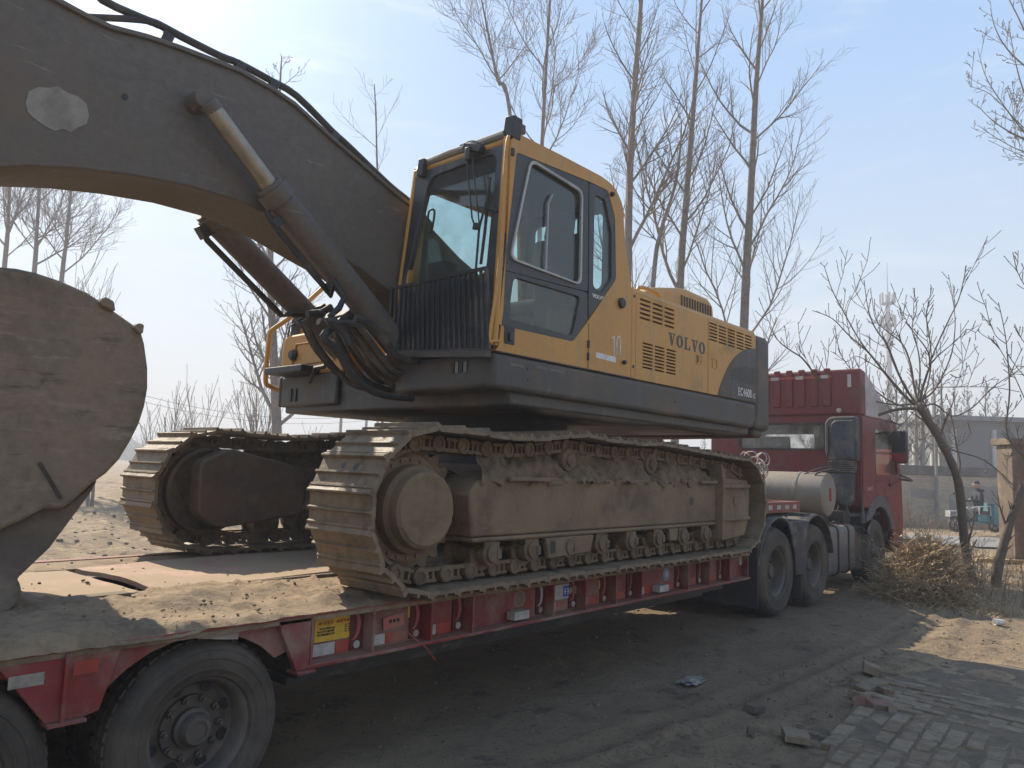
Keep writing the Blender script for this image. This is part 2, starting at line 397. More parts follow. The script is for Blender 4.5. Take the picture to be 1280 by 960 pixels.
# ------------------------------------------------------------------ ground
def fbm(x, y, sc_, o=4):
    return noise.fractal(Vector((x*sc_, y*sc_, 3.7)), 0.9, 2.1, o)
def ground_mat():
    ma = bpy.data.materials.new('dirt'); ma.use_nodes = True
    nt = ma.node_tree; N = nt.nodes; L = nt.links; b = N['Principled BSDF']
    b.inputs['Roughness'].default_value = .95; b.inputs['Specular IOR Level'].default_value = .15
    g = N.new('ShaderNodeNewGeometry')
    def nz(s, d=10, r=.62):
        n = N.new('ShaderNodeTexNoise'); n.inputs['Scale'].default_value = s; n.inputs['Detail'].default_value = d; n.inputs['Roughness'].default_value = r
        L.new(g.outputs['Position'], n.inputs['Vector']); return n.outputs[0]
    def mr(s, a, c_):
        q = N.new('ShaderNodeMapRange'); q.inputs['From Min'].default_value = a; q.inputs['From Max'].default_value = c_; q.interpolation_type = 'SMOOTHSTEP'; L.new(s, q.inputs['Value']); return q.outputs[0]
    def mix(f, a, c_):
        q = N.new('ShaderNodeMix'); q.data_type = 'RGBA'; L.new(f, q.inputs['Factor'])
        for nm, v in (('A', a), ('B', c_)):
            i = [z for z in q.inputs if z.name == nm and z.type == 'RGBA'][0]
            if isinstance(v, tuple): i.default_value = (*v, 1)
            else: L.new(v, i)
        return [z for z in q.outputs if z.type == 'RGBA'][0]
    c = mix(mr(nz(.9), .38, .62), (.43,.325,.205), (.31,.235,.155))
    c = mix(mr(nz(4.5), .45, .68), c, (.19,.15,.11))
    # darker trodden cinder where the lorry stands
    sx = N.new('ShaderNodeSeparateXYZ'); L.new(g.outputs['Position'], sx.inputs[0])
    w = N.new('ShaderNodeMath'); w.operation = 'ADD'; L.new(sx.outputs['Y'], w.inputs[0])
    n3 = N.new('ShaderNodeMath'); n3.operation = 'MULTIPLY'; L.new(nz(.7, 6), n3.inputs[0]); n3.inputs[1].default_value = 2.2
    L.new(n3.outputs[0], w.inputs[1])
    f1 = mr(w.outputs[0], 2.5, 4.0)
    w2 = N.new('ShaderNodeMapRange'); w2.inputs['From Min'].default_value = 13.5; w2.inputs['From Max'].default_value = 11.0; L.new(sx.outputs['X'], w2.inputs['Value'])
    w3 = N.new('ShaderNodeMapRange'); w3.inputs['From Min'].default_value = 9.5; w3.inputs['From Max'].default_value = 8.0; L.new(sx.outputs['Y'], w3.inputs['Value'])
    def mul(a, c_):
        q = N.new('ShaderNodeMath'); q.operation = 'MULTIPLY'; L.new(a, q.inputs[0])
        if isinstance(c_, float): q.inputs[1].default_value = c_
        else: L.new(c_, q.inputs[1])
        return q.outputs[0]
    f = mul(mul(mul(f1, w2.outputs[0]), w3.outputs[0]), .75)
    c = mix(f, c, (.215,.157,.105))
    c = mix(mr(nz(2.1, 12, .75), .54, .64), c, (.125,.098,.073))
    c = mix(mr(nz(9, 10, .75), .56, .66), c, (.235,.175,.115))
    c = mix(mr(nz(60, 4, .7), .60, .72), c, (.36,.28,.19))
    c = mix(mr(nz(34, 4, .7), .58, .66), c, (.085,.07,.055))
    c = mix(mr(nz(21, 8, .8), .56, .62), c, (.27,.205,.135))
    c = mix(mr(nz(130, 3, .7), .60, .68), c, (.30,.235,.16))
    L.new(c, b.inputs['Base Color'])
    bp = N.new('ShaderNodeBump'); bp.inputs['Strength'].default_value = 1.0; bp.inputs['Distance'].default_value = .06
    L.new(nz(14, 12, .72), bp.inputs['Height']); L.new(bp.outputs[0], b.inputs['Normal'])
    return ma
DIRT = ground_mat()
def gz(x, y):
    h = .035*fbm(x, y, .55) + .020*fbm(x+9, y, 2.2) + .011*fbm(x, y+5, 6.5, 3)
    # wheel ruts beside the trailer
    h -= .03*math.exp(-((y-4.0)/.22)**2)*(1 if x < 9 else .5)
    # soft tyre marks
    if 2.0 < x < 13:
        for y0, k_ in ((2.75, 1), (2.48, .8), (1.62+.05*x, .5)):
            yy = y-y0-.22*math.sin(x*.42+1)
            if abs(yy) < .5: h += .017*k_*(math.exp(-((abs(yy)-.13)/.05)**2)-1.1*math.exp(-(yy/.10)**2)*(1+.45*math.sin(x*34+9*abs(yy))))
    far = max(0.0, min(1.0, (y-8.0)/5.0))*max(0, min(1, (40-x)/20))
    h += far*(.16*fbm(x, y, .8)+.05*fbm(x, y, 3.0))
    fl = max(0.0, min(1.0, (math.hypot(x, y)-60)/80))
    return h*(1-fl)
def axis_pts(segs):
    out = []
    for a, b_, st in segs:
        n = max(1, int(round((b_-a)/st)))
        out += [a+(b_-a)*i/n for i in range(n)]
    return out+[segs[-1][1]]
gx = axis_pts([(-450,-200,60),(-200,-40,20),(-40,-8,2),(-8,0,.4),(0,2.5,.12),(2.5,13,.05),(13,20,.12),(20,45,.5),(45,120,5),(120,550,40)])
gy = axis_pts([(-450,-200,60),(-200,-30,17),(-30,-5,1.5),(-5,.5,.4),(.5,6.2,.05),(6.2,12,.15),(12,30,.3),(30,60,1.2),(60,200,14),(200,550,60)])
nx, ny = len(gx), len(gy)
gv = [(x, y, gz(x, y)) for x in gx for y in gy]
gf = [(i*ny+j, (i+1)*ny+j, (i+1)*ny+j+1, i*ny+j+1) for i in range(nx-1) for j in range(ny-1)]
gm = MB(); gm.v = gv; gm.f = gf
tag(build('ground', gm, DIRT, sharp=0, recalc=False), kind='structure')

# the asphalt lane beyond the gate, laid across the view
LD = _rt0.copy()                                        # lane direction
CD = Vector((math.cos(CYAW), math.sin(CYAW), 0))
def lane(u, d, z=0):                                    # u along the lane, d away from the camera
    return LD*u + CD*d + Vector((0, 0, z))
ASPH = mat('grey_asphalt', (.16,.155,.15), .9, (.21,.20,.185), 1.2, dust=.35, dustscale=1.5, dustc=(.30,.26,.20), bump=.2, bscale=30)
rb = MB()
us = [6+4*i for i in range(15)]
for i, u in enumerate(us):
    for d in (20.6, 22.5, 24.4):
        rb.v.append(tuple(lane(u, d+.25*math.sin(u*.3), .06 if d == 22.5 else .03)))
for i in range(len(us)-1):
    for k in range(2):
        rb.f.append((i*3+k, (i+1)*3+k, (i+1)*3+k+1, i*3+k+1))
tag(build('road', rb, ASPH, sharp=0), kind='structure')

# ------------------------------------------------------------------ brick paving in the corner
BR = [mat('grey_paver', (.225,.172,.112), .9, (.165,.126,.083), 9, dust=.3, dustscale=5, dustc=(.20,.155,.105), bump=.35, bscale=50, vary=.2),
      mat('pale_paver', (.25,.197,.13), .9, (.19,.15,.10), 9, dust=.25, dustscale=5, dustc=(.205,.16,.11), bump=.35, bscale=50, vary=.2),
      mat('brown_paver', (.20,.14,.09), .9, (.15,.108,.072), 9, dust=.3, dustscale=5, bump=.35, bscale=50, vary=.2)]
def brick_mesh(l, w, h, sd_):
    rnd = random.Random(sd_); bm_ = MB()
    jx = lambda a: a+rnd.uniform(-.007, .007)
    c = .008
    top = [(jx(-l/2+c), jx(-w/2+c)), (jx(l/2-c), jx(-w/2+c)), (jx(l/2-c), jx(w/2-c)), (jx(-l/2+c), jx(w/2-c))]
    if sd_ % 3 == 0: top[sd_ % 4] = (top[sd_ % 4][0]*.8, top[sd_ % 4][1]*.75)
    mid = [(x*1.03+(.003 if x > 0 else -.003), y*1.05) for x, y in top]
    vs = [(x, y, 0) for x, y in mid]+[(x, y, h-c) for x, y in mid]+[(x, y, h+rnd.uniform(-.002, .002)) for x, y in top]
    fs = [(3,2,1,0)]
    for k in range(2):
        for i in range(4): fs.append((k*4+i, k*4+(i+1) % 4, k*4+4+(i+1) % 4, k*4+4+i))
    fs.append((8,9,10,11)); bm_.add(vs, fs); return bm_
bvar = []
for k in range(9):
    me = brick_mesh(.235, .113, .06, k).mesh('brick', 25); me.materials.append(BR[k % 3]); bvar.append(me)
pave = MB()
pp = [(4.55,1.62),(5.3,1.80),(6.2,1.95),(7.2,1.95),(8.5,1.72),(8.7,1.2),(8.6,.2),(8.3,-1.2),(4.2,-1.2),(4.2,.8)]
pave.prism(pp, -.05, .017, 'z')
paving = build('paving', pave, mat('sandy_joint', (.165,.124,.082), .95, (.12,.09,.06), 9, bump=.6, bscale=40), sharp=30)
tag(paving, kind='structure')
def inside(p, poly):
    c = False; n = len(poly)
    for i in range(n):
        x1, y1 = poly[i]; x2, y2 = poly[(i+1) % n]
        if (y1 > p[1]) != (y2 > p[1]) and p[0] < (x2-x1)*(p[1]-y1)/(y2-y1)+x1: c = not c
    return c
rp = random.Random(5)
def lay(cx, cy, ang):
    if not inside((cx, cy), pp) or rp.random() < .05+.12*max(0, min(1, (cx-6.8)/1.5)): return
    k = rp.randrange(9)
    e = Euler((rp.uniform(-.035,.035), rp.uniform(-.03,.03), ang+rp.uniform(-.05,.05)+(math.pi if rp.random() < .5 else 0)))
    M = Matrix.Translation((cx, cy, -.036+rp.uniform(-.009,.009)-.012*max(0, min(1, (cx-6.6)/1.2)))) @ e.to_matrix().to_4x4()
    build('brick', bvar[k], None, paving, M=M)
a1 = R(4); ca, sa = math.cos(a1), math.sin(a1)
for i in range(-4, 14):
    for j in range(-4, 22):
        u = i*.244 + (.122 if j % 2 else 0)*(.6+.4*rp.random()); v = j*.122
        x, y = 4.5+u*ca+v*sa, 1.86+u*sa-v*ca
        if 4.6 < x < 6.2+.1*math.sin(y*9) and y > .15: lay(x, y, a1)
a2 = R(84); ca, sa = math.cos(a2), math.sin(a2)
for i in range(-2, 30):
    for j in range(-3, 10):
        v = i*.122; u = j*.246 + (.123 if i % 2 else 0)
        x, y = 6.36+v*sa, 2.1-u*.99+v*.1
        if x > 6.3 and y > .55-(x-6.4)*.05: lay(x, y, a2)

# loose bricks and rubble at the paving's edge
RBK = mat('red_brick', (.20,.105,.075), .9, (.19,.13,.095), 8, dust=.4, dustscale=6, dustc=(.24,.19,.15), bump=.4, bscale=50)
def loose(px, py, l, w, h, rot, m_, lab, sd_, name='loose_brick', cat='brick', grp='loose bricks at the edge of the paving'):
    p = U(px, py, 2, .02)
    b_ = brick_mesh(l, w, h, sd_)
    o = build(name, b_, m_, None, M=Matrix.Translation((p.x, p.y, gz(p.x, p.y)+.012)) @ Euler(rot).to_matrix().to_4x4())
    return tag(o, lab, cat, grp)
loose(1087, 843, .24, .15, .07, (.25,.1,.3), BR[1], 'pale grey brick tipped up at the back of the rubble heap', 3)
loose(1090, 861, .25, .13, .06, (.1,-.2,-.4), BR[0], 'long grey brick behind the broken red brick', 4)
loose(1100, 884, .21, .115, .075, (.2,.15,-.7), RBK, 'broken red brick in front of the paving edge', 5)
loose(1078, 879, .16, .11, .07, (-.2,.2,.2), RBK, 'reddish brick half with a pale end beside the broken red brick', 6)
loose(1073, 871, .14, .11, .05, (.2,.1,1.0), BR[1], 'small pale brick piece above the red bricks', 7)
loose(1115, 889, .10, .08, .05, (0,.3,.5), BR[2], 'dark brown brick fragment right of the red bricks', 8)
loose(1106, 866, .12, .1, .05, (.1,0,.9), BR[2], 'brown brick fragment among the rubble', 1)
loose(995, 919, .27, .17, .045, (.05,.1,.45), BR[0], 'flat grey paving block lying alone on the dirt', 2, 'paving_block', 'block', None)
loose(943, 882, .15, .10, .05, (.1,.1,-.2), mat('dark_stone', (.115,.09,.068), .9, bump=.4), 'dark stone lump lying on the trodden dirt', 5, 'stone', 'stone', None)
loose(938, 915, .09, .06, .04, (.1,.1,.7), MATS['dark_stone'], 'small dark stone in front of the larger dark lump', 6, 'stone', 'stone', None)
# crumpled wrapper, paper cup, pebbles
def blob(c, r, sd_, squash=(1,1,1), amp=.35, sub=2, sc_=2.0):
    bm = bmesh.new(); bmesh.ops.create_icosphere(bm, subdivisions=sub, radius=1)
    off = Vector((sd_*3.1, sd_*1.7, sd_*.3)); mb = MB()
    for v in bm.verts:
        k = 1+amp*noise.noise(v.co*sc_+off)
        mb.v.append(tuple(Vector(c)+Vector((v.co.x*squash[0], v.co.y*squash[1], v.co.z*squash[2]))*r*k))
    mb.f = [tuple(q.index for q in f.verts) for f in bm.faces]
    bm.free(); return mb
p = U(866, 853, 2, 0)
w_ = blob((0,0,0), .1, 4, (1.3,.75,.16), .9, 3, 3.0)
tag(build('plastic_wrapper', w_, mat('dirty_plastic', (.27,.25,.22), .6, (.20,.18,.15), 14), M=Matrix.Translation((p.x, p.y, gz(p.x,p.y)+.015))), 'crumpled pale plastic wrapper flat on the shaded dirt', 'litter')
p = U(1255, 780, 2, .03)
cup = thing('paper_cup', 'white paper cup lying on its side in the sunlit dirt', 'cup', (p.x, p.y, gz(p.x,p.y)+.045))
cb = MB(); cb.lathe([(.028,0),(.030,.002),(.041,.105),(.043,.108),(.039,.108),(.028,.01)], (0,0,0), 'x', 20)
build('cup_wall', cb, WHITEPAINT, cup, M=Matrix.Translation((p.x,p.y,gz(p.x,p.y)+.04)) @ Matrix.Rotation(2.2, 4, 'Z'))
pbm = [blob((0,0,0), 1, k, (1,.8,.6), .5, 1).mesh('pebble', 0) for k in range(1)]
st = MB(); rs = random.Random(3)
for k in range(2200):
    x = rs.uniform(3.0, 12.5); y = rs.uniform(.3, 5.6)
    if inside((x, y), pp) and rs.random() < .8: continue
    r = rs.choice((.003,.004,.004,.005,.006,.008,.010,.016))*rs.uniform(.7,1.4)
    b_ = blob((x, y, gz(x, y)+r*.3), r, k, (1,.8,.6), .5, 1)
    st.add(b_.v, b_.f)
for k in range(900):
    x = rs.uniform(-1, 9); y = rs.uniform(7.5, 26)
    r = rs.uniform(.012,.035)*(1+.04*y)
    b_ = blob((x, y, gz(x, y)+r*.25), r, k, (1,.8,.55), .5, 1)
    st.add(b_.v, b_.f)
tag(build('gravel', st, mat('gravel_stone', (.20,.16,.118), .95, (.13,.105,.08), 3.3, bump=.3, bscale=60), sharp=0), kind='stuff')
# ------------------------------------------------------------------ low-bed trailer
YS, DZ = 3.57, .885
trailer = thing('lowbed_trailer', 'red low-bed trailer with mud on its deck carrying the excavator', 'trailer', (3.0, 5.06, 0))
def wheel(parent, x, yf, r, w, rimr, s=1, z=None, dish=.11, drum=True, hubout=.0, lab=None):
    """tyre > rim (> nothing deeper); outer face at y=yf, s=+1 faces the camera side (-Y)"""
    z = r if z is None else z
    t = MB()
    pr = [(rimr, .035), (rimr+.012, .008), (rimr+.040, .0), (rimr+.043, -.004), (rimr+.050, -.004), (rimr+.053, .0), (r-.085, -.003), (r-.080, -.008), (r-.070, -.008), (r-.066, -.003), (r-.045, .004), (r-.040, .002), (r-.032, .006), (r-.016, .028), (r-.003, .055), (r, .09), (r, w-.09), (r-.016, w-.028), (r-.06, w), (rimr, w-.03)]
    t.lathe(pr+[pr[0]], (x, yf, z), 'y', 56, s, cap='open')
    ty = build('wheel', t, TYRE, parent, sharp=40)
    if lab: ty['label'] = lab
    # tread blocks
    tb = MB()
    for k in range(44):
        an = 2*math.pi*k/44
        for dy in (.075, .135, .195):
            if dy > w-.05: continue
            M = Matrix.Translation((x, yf+s*(dy+.02), z)) @ Matrix.Rotation(an+(.04 if dy > .1 else 0), 4, 'Y') @ Matrix.Translation((0, 0, r+.001))
            tb.box(-.021, .021, -.022, .022, -.008, .007, M)
    build('tread', tb, TYRE, ty)
    rm = MB()
    rm.lathe([(rimr+.014, .010), (rimr+.016, .022), (rimr-.004, .03), (rimr-.022, .055), (rimr-.03, dish), (rimr-.055, dish+.02), (rimr*.62, dish+.012), (rimr*.60, dish-.005), (rimr*.50, dish-.005), (.001, dish-.005)], (x, yf, z), 'y', 48, s, cap='open')
    rim = build('rim', rm, RIM, ty, sharp=35)
    h = MB()
    hd = dish-.005
    h.lathe([(rimr*.38, hd), (rimr*.38, hd-.03), (rimr*.32, hd-.04), (rimr*.29, hd-.075-hubout), (rimr*.25, hd-.09-hubout), (rimr*.18, hd-.09-hubout), (rimr*.18, hd-.082-hubout), (.001, hd-.082-hubout)], (x, yf, z), 'y', 32, s)
    for k in range(10):
        an = 2*math.pi*k/10
        h.lathe([(.017, hd), (.017, hd-.025), (.010, hd-.028), (.010, hd-.045), (.001, hd-.045)], (x+rimr*.56*math.cos(an), yf, z+rimr*.56*math.sin(an)), 'y', 6, s)
    build('hub', h, RIM, ty, sharp=35)
    hl = MB()
    for k in range(8 if (s > 0 and lab) else 0):
        an = 2*math.pi*(k+.5)/8; hl = MB()
        hl.lathe([(.030, dish+.006), (.030, dish+.0105), (.001, dish+.011)], (x+rimr*.78*math.cos(an), yf, z+rimr*.78*math.sin(an)), 'y', 12, s)
        build('hand_hole', hl, BLACK, ty)
    return ty
for ax_ in (-.215, .865, 1.945):
    wheel(trailer, ax_, 3.605, .425, .26, .25, 1, z=.385, dish=.13, hubout=-.005, lab='dusty dual trailer wheel')
    wheel(trailer, ax_, 3.93, .425, .24, .25, 1, z=.385)
    wheel(trailer, ax_, 6.52, .425, .26, .25, -1, z=.385, dish=.13)
    a_ = MB(); a_.tube([(ax_, 3.75, .395), (ax_, 6.4, .395)], .07, 10); build('axle', a_, BLACK, trailer)
# deck plates
DIRTDECK = mat('deck_dirt', (.26,.185,.112), .95, (.17,.122,.077), 3.0, dust=.3, dustscale=9, dustc=(.31,.23,.145), bump=.8, bscale=22, vary=.22)
d = MB(); d.box(-1.5, 8.03, 3.575, 4.63, .845, .878); build('deck_plate', d, DIRTDECK, trailer)
d = MB(); d.box(-1.5, 8.03, 6.0, 6.545, .845, .878); build('deck_plate', d, DIRTDECK, trailer)
def plate(x0, x1, y0, y1, z, wob, nm='deck_plate', bend=None):
    b_ = MB(); n, k_ = max(2, int((x1-x0)/.12)), max(2, int((y1-y0)/.12))
    top = []
    for i in range(n+1):
        for j in range(k_+1):
            x, y = x0+(x1-x0)*i/n, y0+(y1-y0)*j/k_
            zz = z+wob*noise.noise(Vector((x*1.1, y*1.3, 7)))
            if bend: zz += bend(x, y)
            if i in (0, n): x += .02*noise.noise(Vector((y*5, x, 1)))
            if j in (0, k_): y += .012*noise.noise(Vector((x*5, y, 2)))
            top.append((x, y, zz))
    o = len(top)
    b_.v = top+[(p[0], p[1], p[2]-.03) for p in top]
    for i in range(n):
        for j in range(k_):
            a, c, e, f = i*(k_+1)+j, (i+1)*(k_+1)+j, (i+1)*(k_+1)+j+1, i*(k_+1)+j+1
            b_.f += [(a, c, e, f), (a+o, f+o, e+o, c+o)]
    for i in range(n):
        for j in (0, k_):
            a, c = i*(k_+1)+j, (i+1)*(k_+1)+j; b_.f.append((a, a+o, c+o, c))
    for j in range(k_):
        for i in (0, n):
            a, c = i*(k_+1)+j, i*(k_+1)+j+1; b_.f.append((a, c, c+o, a+o))
    return build(nm, b_, PINK, trailer, sharp=30)
plate(-1.5, 2.08, 4.72, 5.88, .895, .02)
o = plate(2.15, 4.6, 4.70, 5.9, .905, .03, bend=lambda x, y: .022*max(0, 1-(x-2.15)/.5)*max(0, math.sin((y-4.7)*3)))
o['label'] = 'worn pinkish plate with a bent raised end'
plate(4.63, 8.0, 4.72, 5.9, .90, .02)
d = MB(); d.box(-1.5, 8.02, 4.655, 4.70, .83, .90); build('deck_plank', d, mat('old_timber', (.14,.105,.075), .9, (.20,.16,.115), 4, stretch=(.4,9,9), bump=.5, bscale=12, dust=.3, up=.4), trailer, bevel=.006)
d = MB(); d.box(.4, 2.0, 4.50, 4.60, .875, .925, Matrix.Rotation(R(.6), 4, 'Z')); build('deck_plank', d, MATS['old_timber'], trailer, bevel=.008)
d = MB(); d.box(-1.5, 8.02, 4.63, 6.0, .78, .83); build('deck_floor', d, BLACK, trailer)
# side beam: web, flanges, stiffeners, tapes
def side(yo, s):
    """yo outer plane, s=+1 the side towards the camera"""
    Y = lambda t: yo+s*t
    def pz(pts, a, b): q = MB(); q.prism(pts, Y(a), Y(b), 'y'); return q
    q = MB(); q.box(2.49, 8.035, *sorted((Y(.10), Y(.115))), .60, .868); build('side_web', q, REDT, trailer)
    q = MB(); q.box(2.49, 8.035, *sorted((Y(0), Y(.10))), .594, .614); build('bottom_flange', q, REDT, trailer, bevel=.003)
    q = MB(); q.box(-1.5, 8.035, *sorted((Y(0), Y(.11))), .868, .885)
    build('top_flange', q, REDT, trailer, bevel=.003)
    # wheel apron with arches
    ap = [(2.52,.866),(2.52,.75),(2.335,.68)]
    for cx in (1.90, .82, -.26):
        for k in range(9):
            an = R(38+13*k); ap.append((cx+.575*math.cos(an)*.92, .40+.447*math.sin(an)))
        ap += [(cx-.525, .665), (cx-.56, .655)]
    ap += [(-1.2,.62),(-1.5,.62),(-1.5,.866)]
    build('wheel_apron', pz(ap, .045, .06), REDT, trailer)
    for cx in (1.29, .21, -.87):
        h = pz([(cx-.26,.866),(cx+.24,.866),(cx+.16,.60),(cx+.10,.585),(cx-.05,.585)], .012, .044)
        hb = build('spring_bracket', h, REDT, trailer, bevel=.004)
        q = pz([(cx+.0,.862),(cx+.015,.862),(cx+.015,.586),(cx+.0,.586)], -.012, .012); build('bracket_rib', q, REDT, hb)
        q = MB(); q.box(cx-.05, cx+.10, *sorted((Y(-.02), Y(.10))), .573, .5848); build('bracket_foot', q, REDT, hb)
    h = pz([(2.30,.866),(2.505,.866),(2.505,.598),(2.43,.59)], .005, .044); hb = build('corner_gusset', h, REDT, trailer, bevel=.004)
    q = MB(); q.box(2.425, 2.54, *sorted((Y(-.012), Y(.09))), .577, .5895); build('bracket_foot', q, REDT, hb)
    q = MB(); q.box(2.505, 2.52, *sorted((Y(0), Y(.10))), .614, .868); build('stiffener', q, REDT, hb)
    return Y
side(3.57, 1)
side(6.55, -1)
q = MB(); q.box(2.55, 7.75, 3.75, 6.37, .50, .595); build('inner_frame', q, BLACK, trailer)
q = MB(); q.box(2.52, 7.4, 3.80, 4.0, .46, .50); build('inner_frame', q, BLACK, trailer)
q = MB(); q.box(8.036, 8.05, 3.6, 6.52, .60, .875); build('end_plate', q, REDT, trailer)
# stiffeners with crescent lashing holes
sx_px = [(467,.62),(540,.62),(592,.62),(693,.6),(733,.6),(771,.6),(803,.6),(861.5,.6),(888,.6),(913,.6)]
sx_ = [U(a, 838-.2154*(a-383)-14, 1, 3.57).x for a, _ in sx_px]
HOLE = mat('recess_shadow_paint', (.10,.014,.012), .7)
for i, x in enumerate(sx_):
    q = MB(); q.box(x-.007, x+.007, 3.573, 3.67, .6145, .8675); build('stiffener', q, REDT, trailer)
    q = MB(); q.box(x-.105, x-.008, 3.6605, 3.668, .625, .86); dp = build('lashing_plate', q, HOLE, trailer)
    cs = []
    for k in range(9):
        an = R(-75+150*k/8); cs.append((x-.085+.055*math.cos(an), .765+.085*math.sin(an)))
    for k in range(9):
        an = R(75-150*k/8); cs.append((x-.10+.045*math.cos(an), .765+.085*math.sin(an)))
    q = MB(); q.prism(cs, 3.657, 3.6604); build('lashing_eye', q, WHITE if i == 3 else mat('pale_red', (.40,.10,.085), .6, dust=.3), dp)
    q = MB(); q.lathe([(.022, 0), (.022, .006), (.001, .006)], (x-.055, 3.660, .655), 'y', 16, -1); build('lashing_hole', q, mat('hole_back', (.42,.30,.26), .8) if i % 2 else WHITE, dp)
def tape(x0, x1, z0, z1, m_, nm='reflective_tape', y=3.668):
    q = MB(); q.box(x0, x1, y-.003, y, z0, z1); return build(nm, q, m_, trailer)
for i in range(len(sx_)-1):
    a, b_ = sx_[i]+.012, sx_[i+1]-.115
    if b_-a < .08: continue
    w = min(.17, (b_-a)*.45)
    if i == 2: continue
    tape(a, a+w, .625, .685, WHITE); tape(a+w+.003, b_-.01, .625, .685, REDTAPE)
# rear bay: yellow notice, tape
def notice(x0, x1, z0, z1):
    q = MB(); q.box(x0, x1, 3.664, 3.6695, z0, z1); n_ = build('warning_notice', q, YTAPE, trailer)
    t = MB(); w, h = x1-x0, z1-z0
    rn = random.Random(2)
    for k in range(4): glyph(t, x0+w*(.08+.095*k), z1-h*.28, w*.08, h*.16, 3.6615, rn)
    for k in range(4): glyph(t, x0+w*(.52+.085*k), z1-h*.26, w*.07, h*.13, 3.6615, rn)
    build('notice_title', t, REDINK, n_)
    t = MB()
    for r_ in range(3):
        for k in range(9 if r_ else 8): glyph(t, x0+w*(.06+.047*k+(.05 if r_ == 0 else 0)), z1-h*(.48+.13*r_), w*.038, h*.085, 3.6615, rn)
    build('notice_text', t, INK, n_); t = MB()
    for r_ in range(3):
        for k in range(4): t.box(x0+w*(.74+.08*r_), x0+w*(.78+.08*r_), 3.6615, 3.664, z1-h*(.42+.1*k), z1-h*(.36+.1*k))
    build('notice_text', t, INK, n_)
def glyph(t, x, z, w, h, y, rn):
    """a small block of strokes, the print being too small to read"""
    e = .0025; s = max(w*.10, .0022)
    t.box(x, x+w, y, y+e, z+h*.45, z+h*.45+s)
    t.box(x+w*.48, x+w*.48+s, y-.0004, y+e, z, z+h)
    if rn.random() < .7: t.box(x+w*.05, x+w*.95, y, y+e, z+h*.85, z+h*.85+s)
    if rn.random() < .7: t.box(x+w*.1, x+w*.9, y, y+e, z, z+s)
    if rn.random() < .5: t.box(x+w*.1, x+w*.1+s, y-.0004, y+e, z+h*.1, z+h*.8)
    if rn.random() < .5: t.box(x+w*.85, x+w*.85+s, y-.0004, y+e, z+h*.1, z+h*.8)
a = U(394, 775, 1, 3.665); b_ = U(443, 795, 1, 3.665)
notice(a.x, b_.x, .70, .825)
tape(2.53, 2.53+.20, .625, .69, WHITE); tape(2.735, 2.92, .625, .69, REDTAPE)
q = MB(); q.box(0, .16, -.004, 0, 0, .075, Matrix.Translation((3.07, 3.655, .705)) @ Matrix.Rotation(R(-6), 4, 'Y'))
rp_ = build('dangling_red_plate', q, mat('faded_red_plate', (.50,.13,.10), .6, dust=.3), trailer)
q = MB()
for k in range(3): q.box(3.11+.03*k, 3.128+.03*k, 3.6475, 3.6505, .745, .765)
build('plate_print', q, INK, rp_)
q = MB(); q.tube([(3.22,3.65,.70),(3.29,3.60,.63),(3.33,3.55,.585),(3.41,3.55,.50)], .0035, 6); build('red_strap', q, REDTAPE, trailer)
tape(3.27, 3.34, .755, .825, YTAPE, 'side_reflector'); tape(3.342, 3.44, .755, .825, mat('amber_reflector', (.38,.27,.05), .3), 'side_reflector')
# load-rating disc, white bracket, blue plate
p = U(650, 740, 1, 3.665)
q = MB(); q.lathe([(.062, 0), (.058, .004), (.001, .004)], (p.x, 3.668, .76), 'y', 28, -1); disc = build('rating_disc', q, mat('dull_gold', (.24,.17,.10), .6, (.30,.23,.15), 30), trailer)
q = MB(); q.lathe([(.048, .004), (.045, .0065), (.001, .0065)], (p.x, 3.668, .76), 'y', 24, -1); build('disc_face', q, mat('dull_gold_dark', (.17,.12,.075), .6), disc)
for px_ in (643, 824):
    p = U(px_, 765 if px_ < 700 else 728, 1, 3.6)
    q = MB(); q.box(p.x-.01, p.x+.15, 3.585, 3.665, .632, .69); build('side_lamp', q, WHITE, trailer, bevel=.004)
a = U(694, 735, 1, 3.665); b_ = U(724, 735, 1, 3.665)
tape(a.x, b_.x+.02, .705, .815, WHITE, 'owner_plate')
q = MB(); q.box(a.x+.10, b_.x+.005, 3.6625, 3.6645, .72, .80); bp_ = build('blue_plate', q, BLUE, trailer)
t = MB(); rn = random.Random(8)
for k in range(5): glyph(t, a.x+.108+.034*k, .735, .028, .05, 3.660, rn)
build('plate_print', t, WHITEPAINT, bp_)
for px_, py_ in ((753, 735), (905, 696)):
    p = U(px_, py_, 1, 3.665); tape(p.x-.05, p.x, .735, .80, YTAPE, 'side_reflector'); tape(p.x+.002, p.x+.09, .735, .80, MATS['amber_reflector'], 'side_reflector')
p = U(833, 715, 1, 3.665)
q = MB(); q.lathe([(.065, 0), (.062, .004), (.001, .004)], (p.x, 3.668, .765), 'y', 28, -1); dd = build('round_sticker', q, mat('grey_blue_sticker', (.16,.20,.27), .5, (.22,.25,.30), 20), trailer)
q = MB(); q.lathe([(.03, .004), (.028, .006), (.001, .006)], (p.x, 3.668, .765), 'y', 20, -1); build('sticker_centre', q, mat('pale_sticker', (.40,.42,.45), .5), dd)
p = U(927, 690, 1, 3.665); tape(p.x-.06, p.x+.12, .735, .83, WHITE)
# rear brackets' tapes
tape(1.09, 1.22, .75, .80, mat('dirty_tape', (.30,.265,.22), .7, (.22,.17,.14), 12), y=3.581); tape(1.33, 1.43, .765, .82, REDTAPE, y=3.581)
q = MB(); q.prism([(1.88,.835),(1.99,.862),(2.10,.862),(2.10,.80),(1.99,.815)], 3.611, 3.6145); build('reflective_tape', q, mat('torn_tape', (.42,.36,.32), .7), trailer)
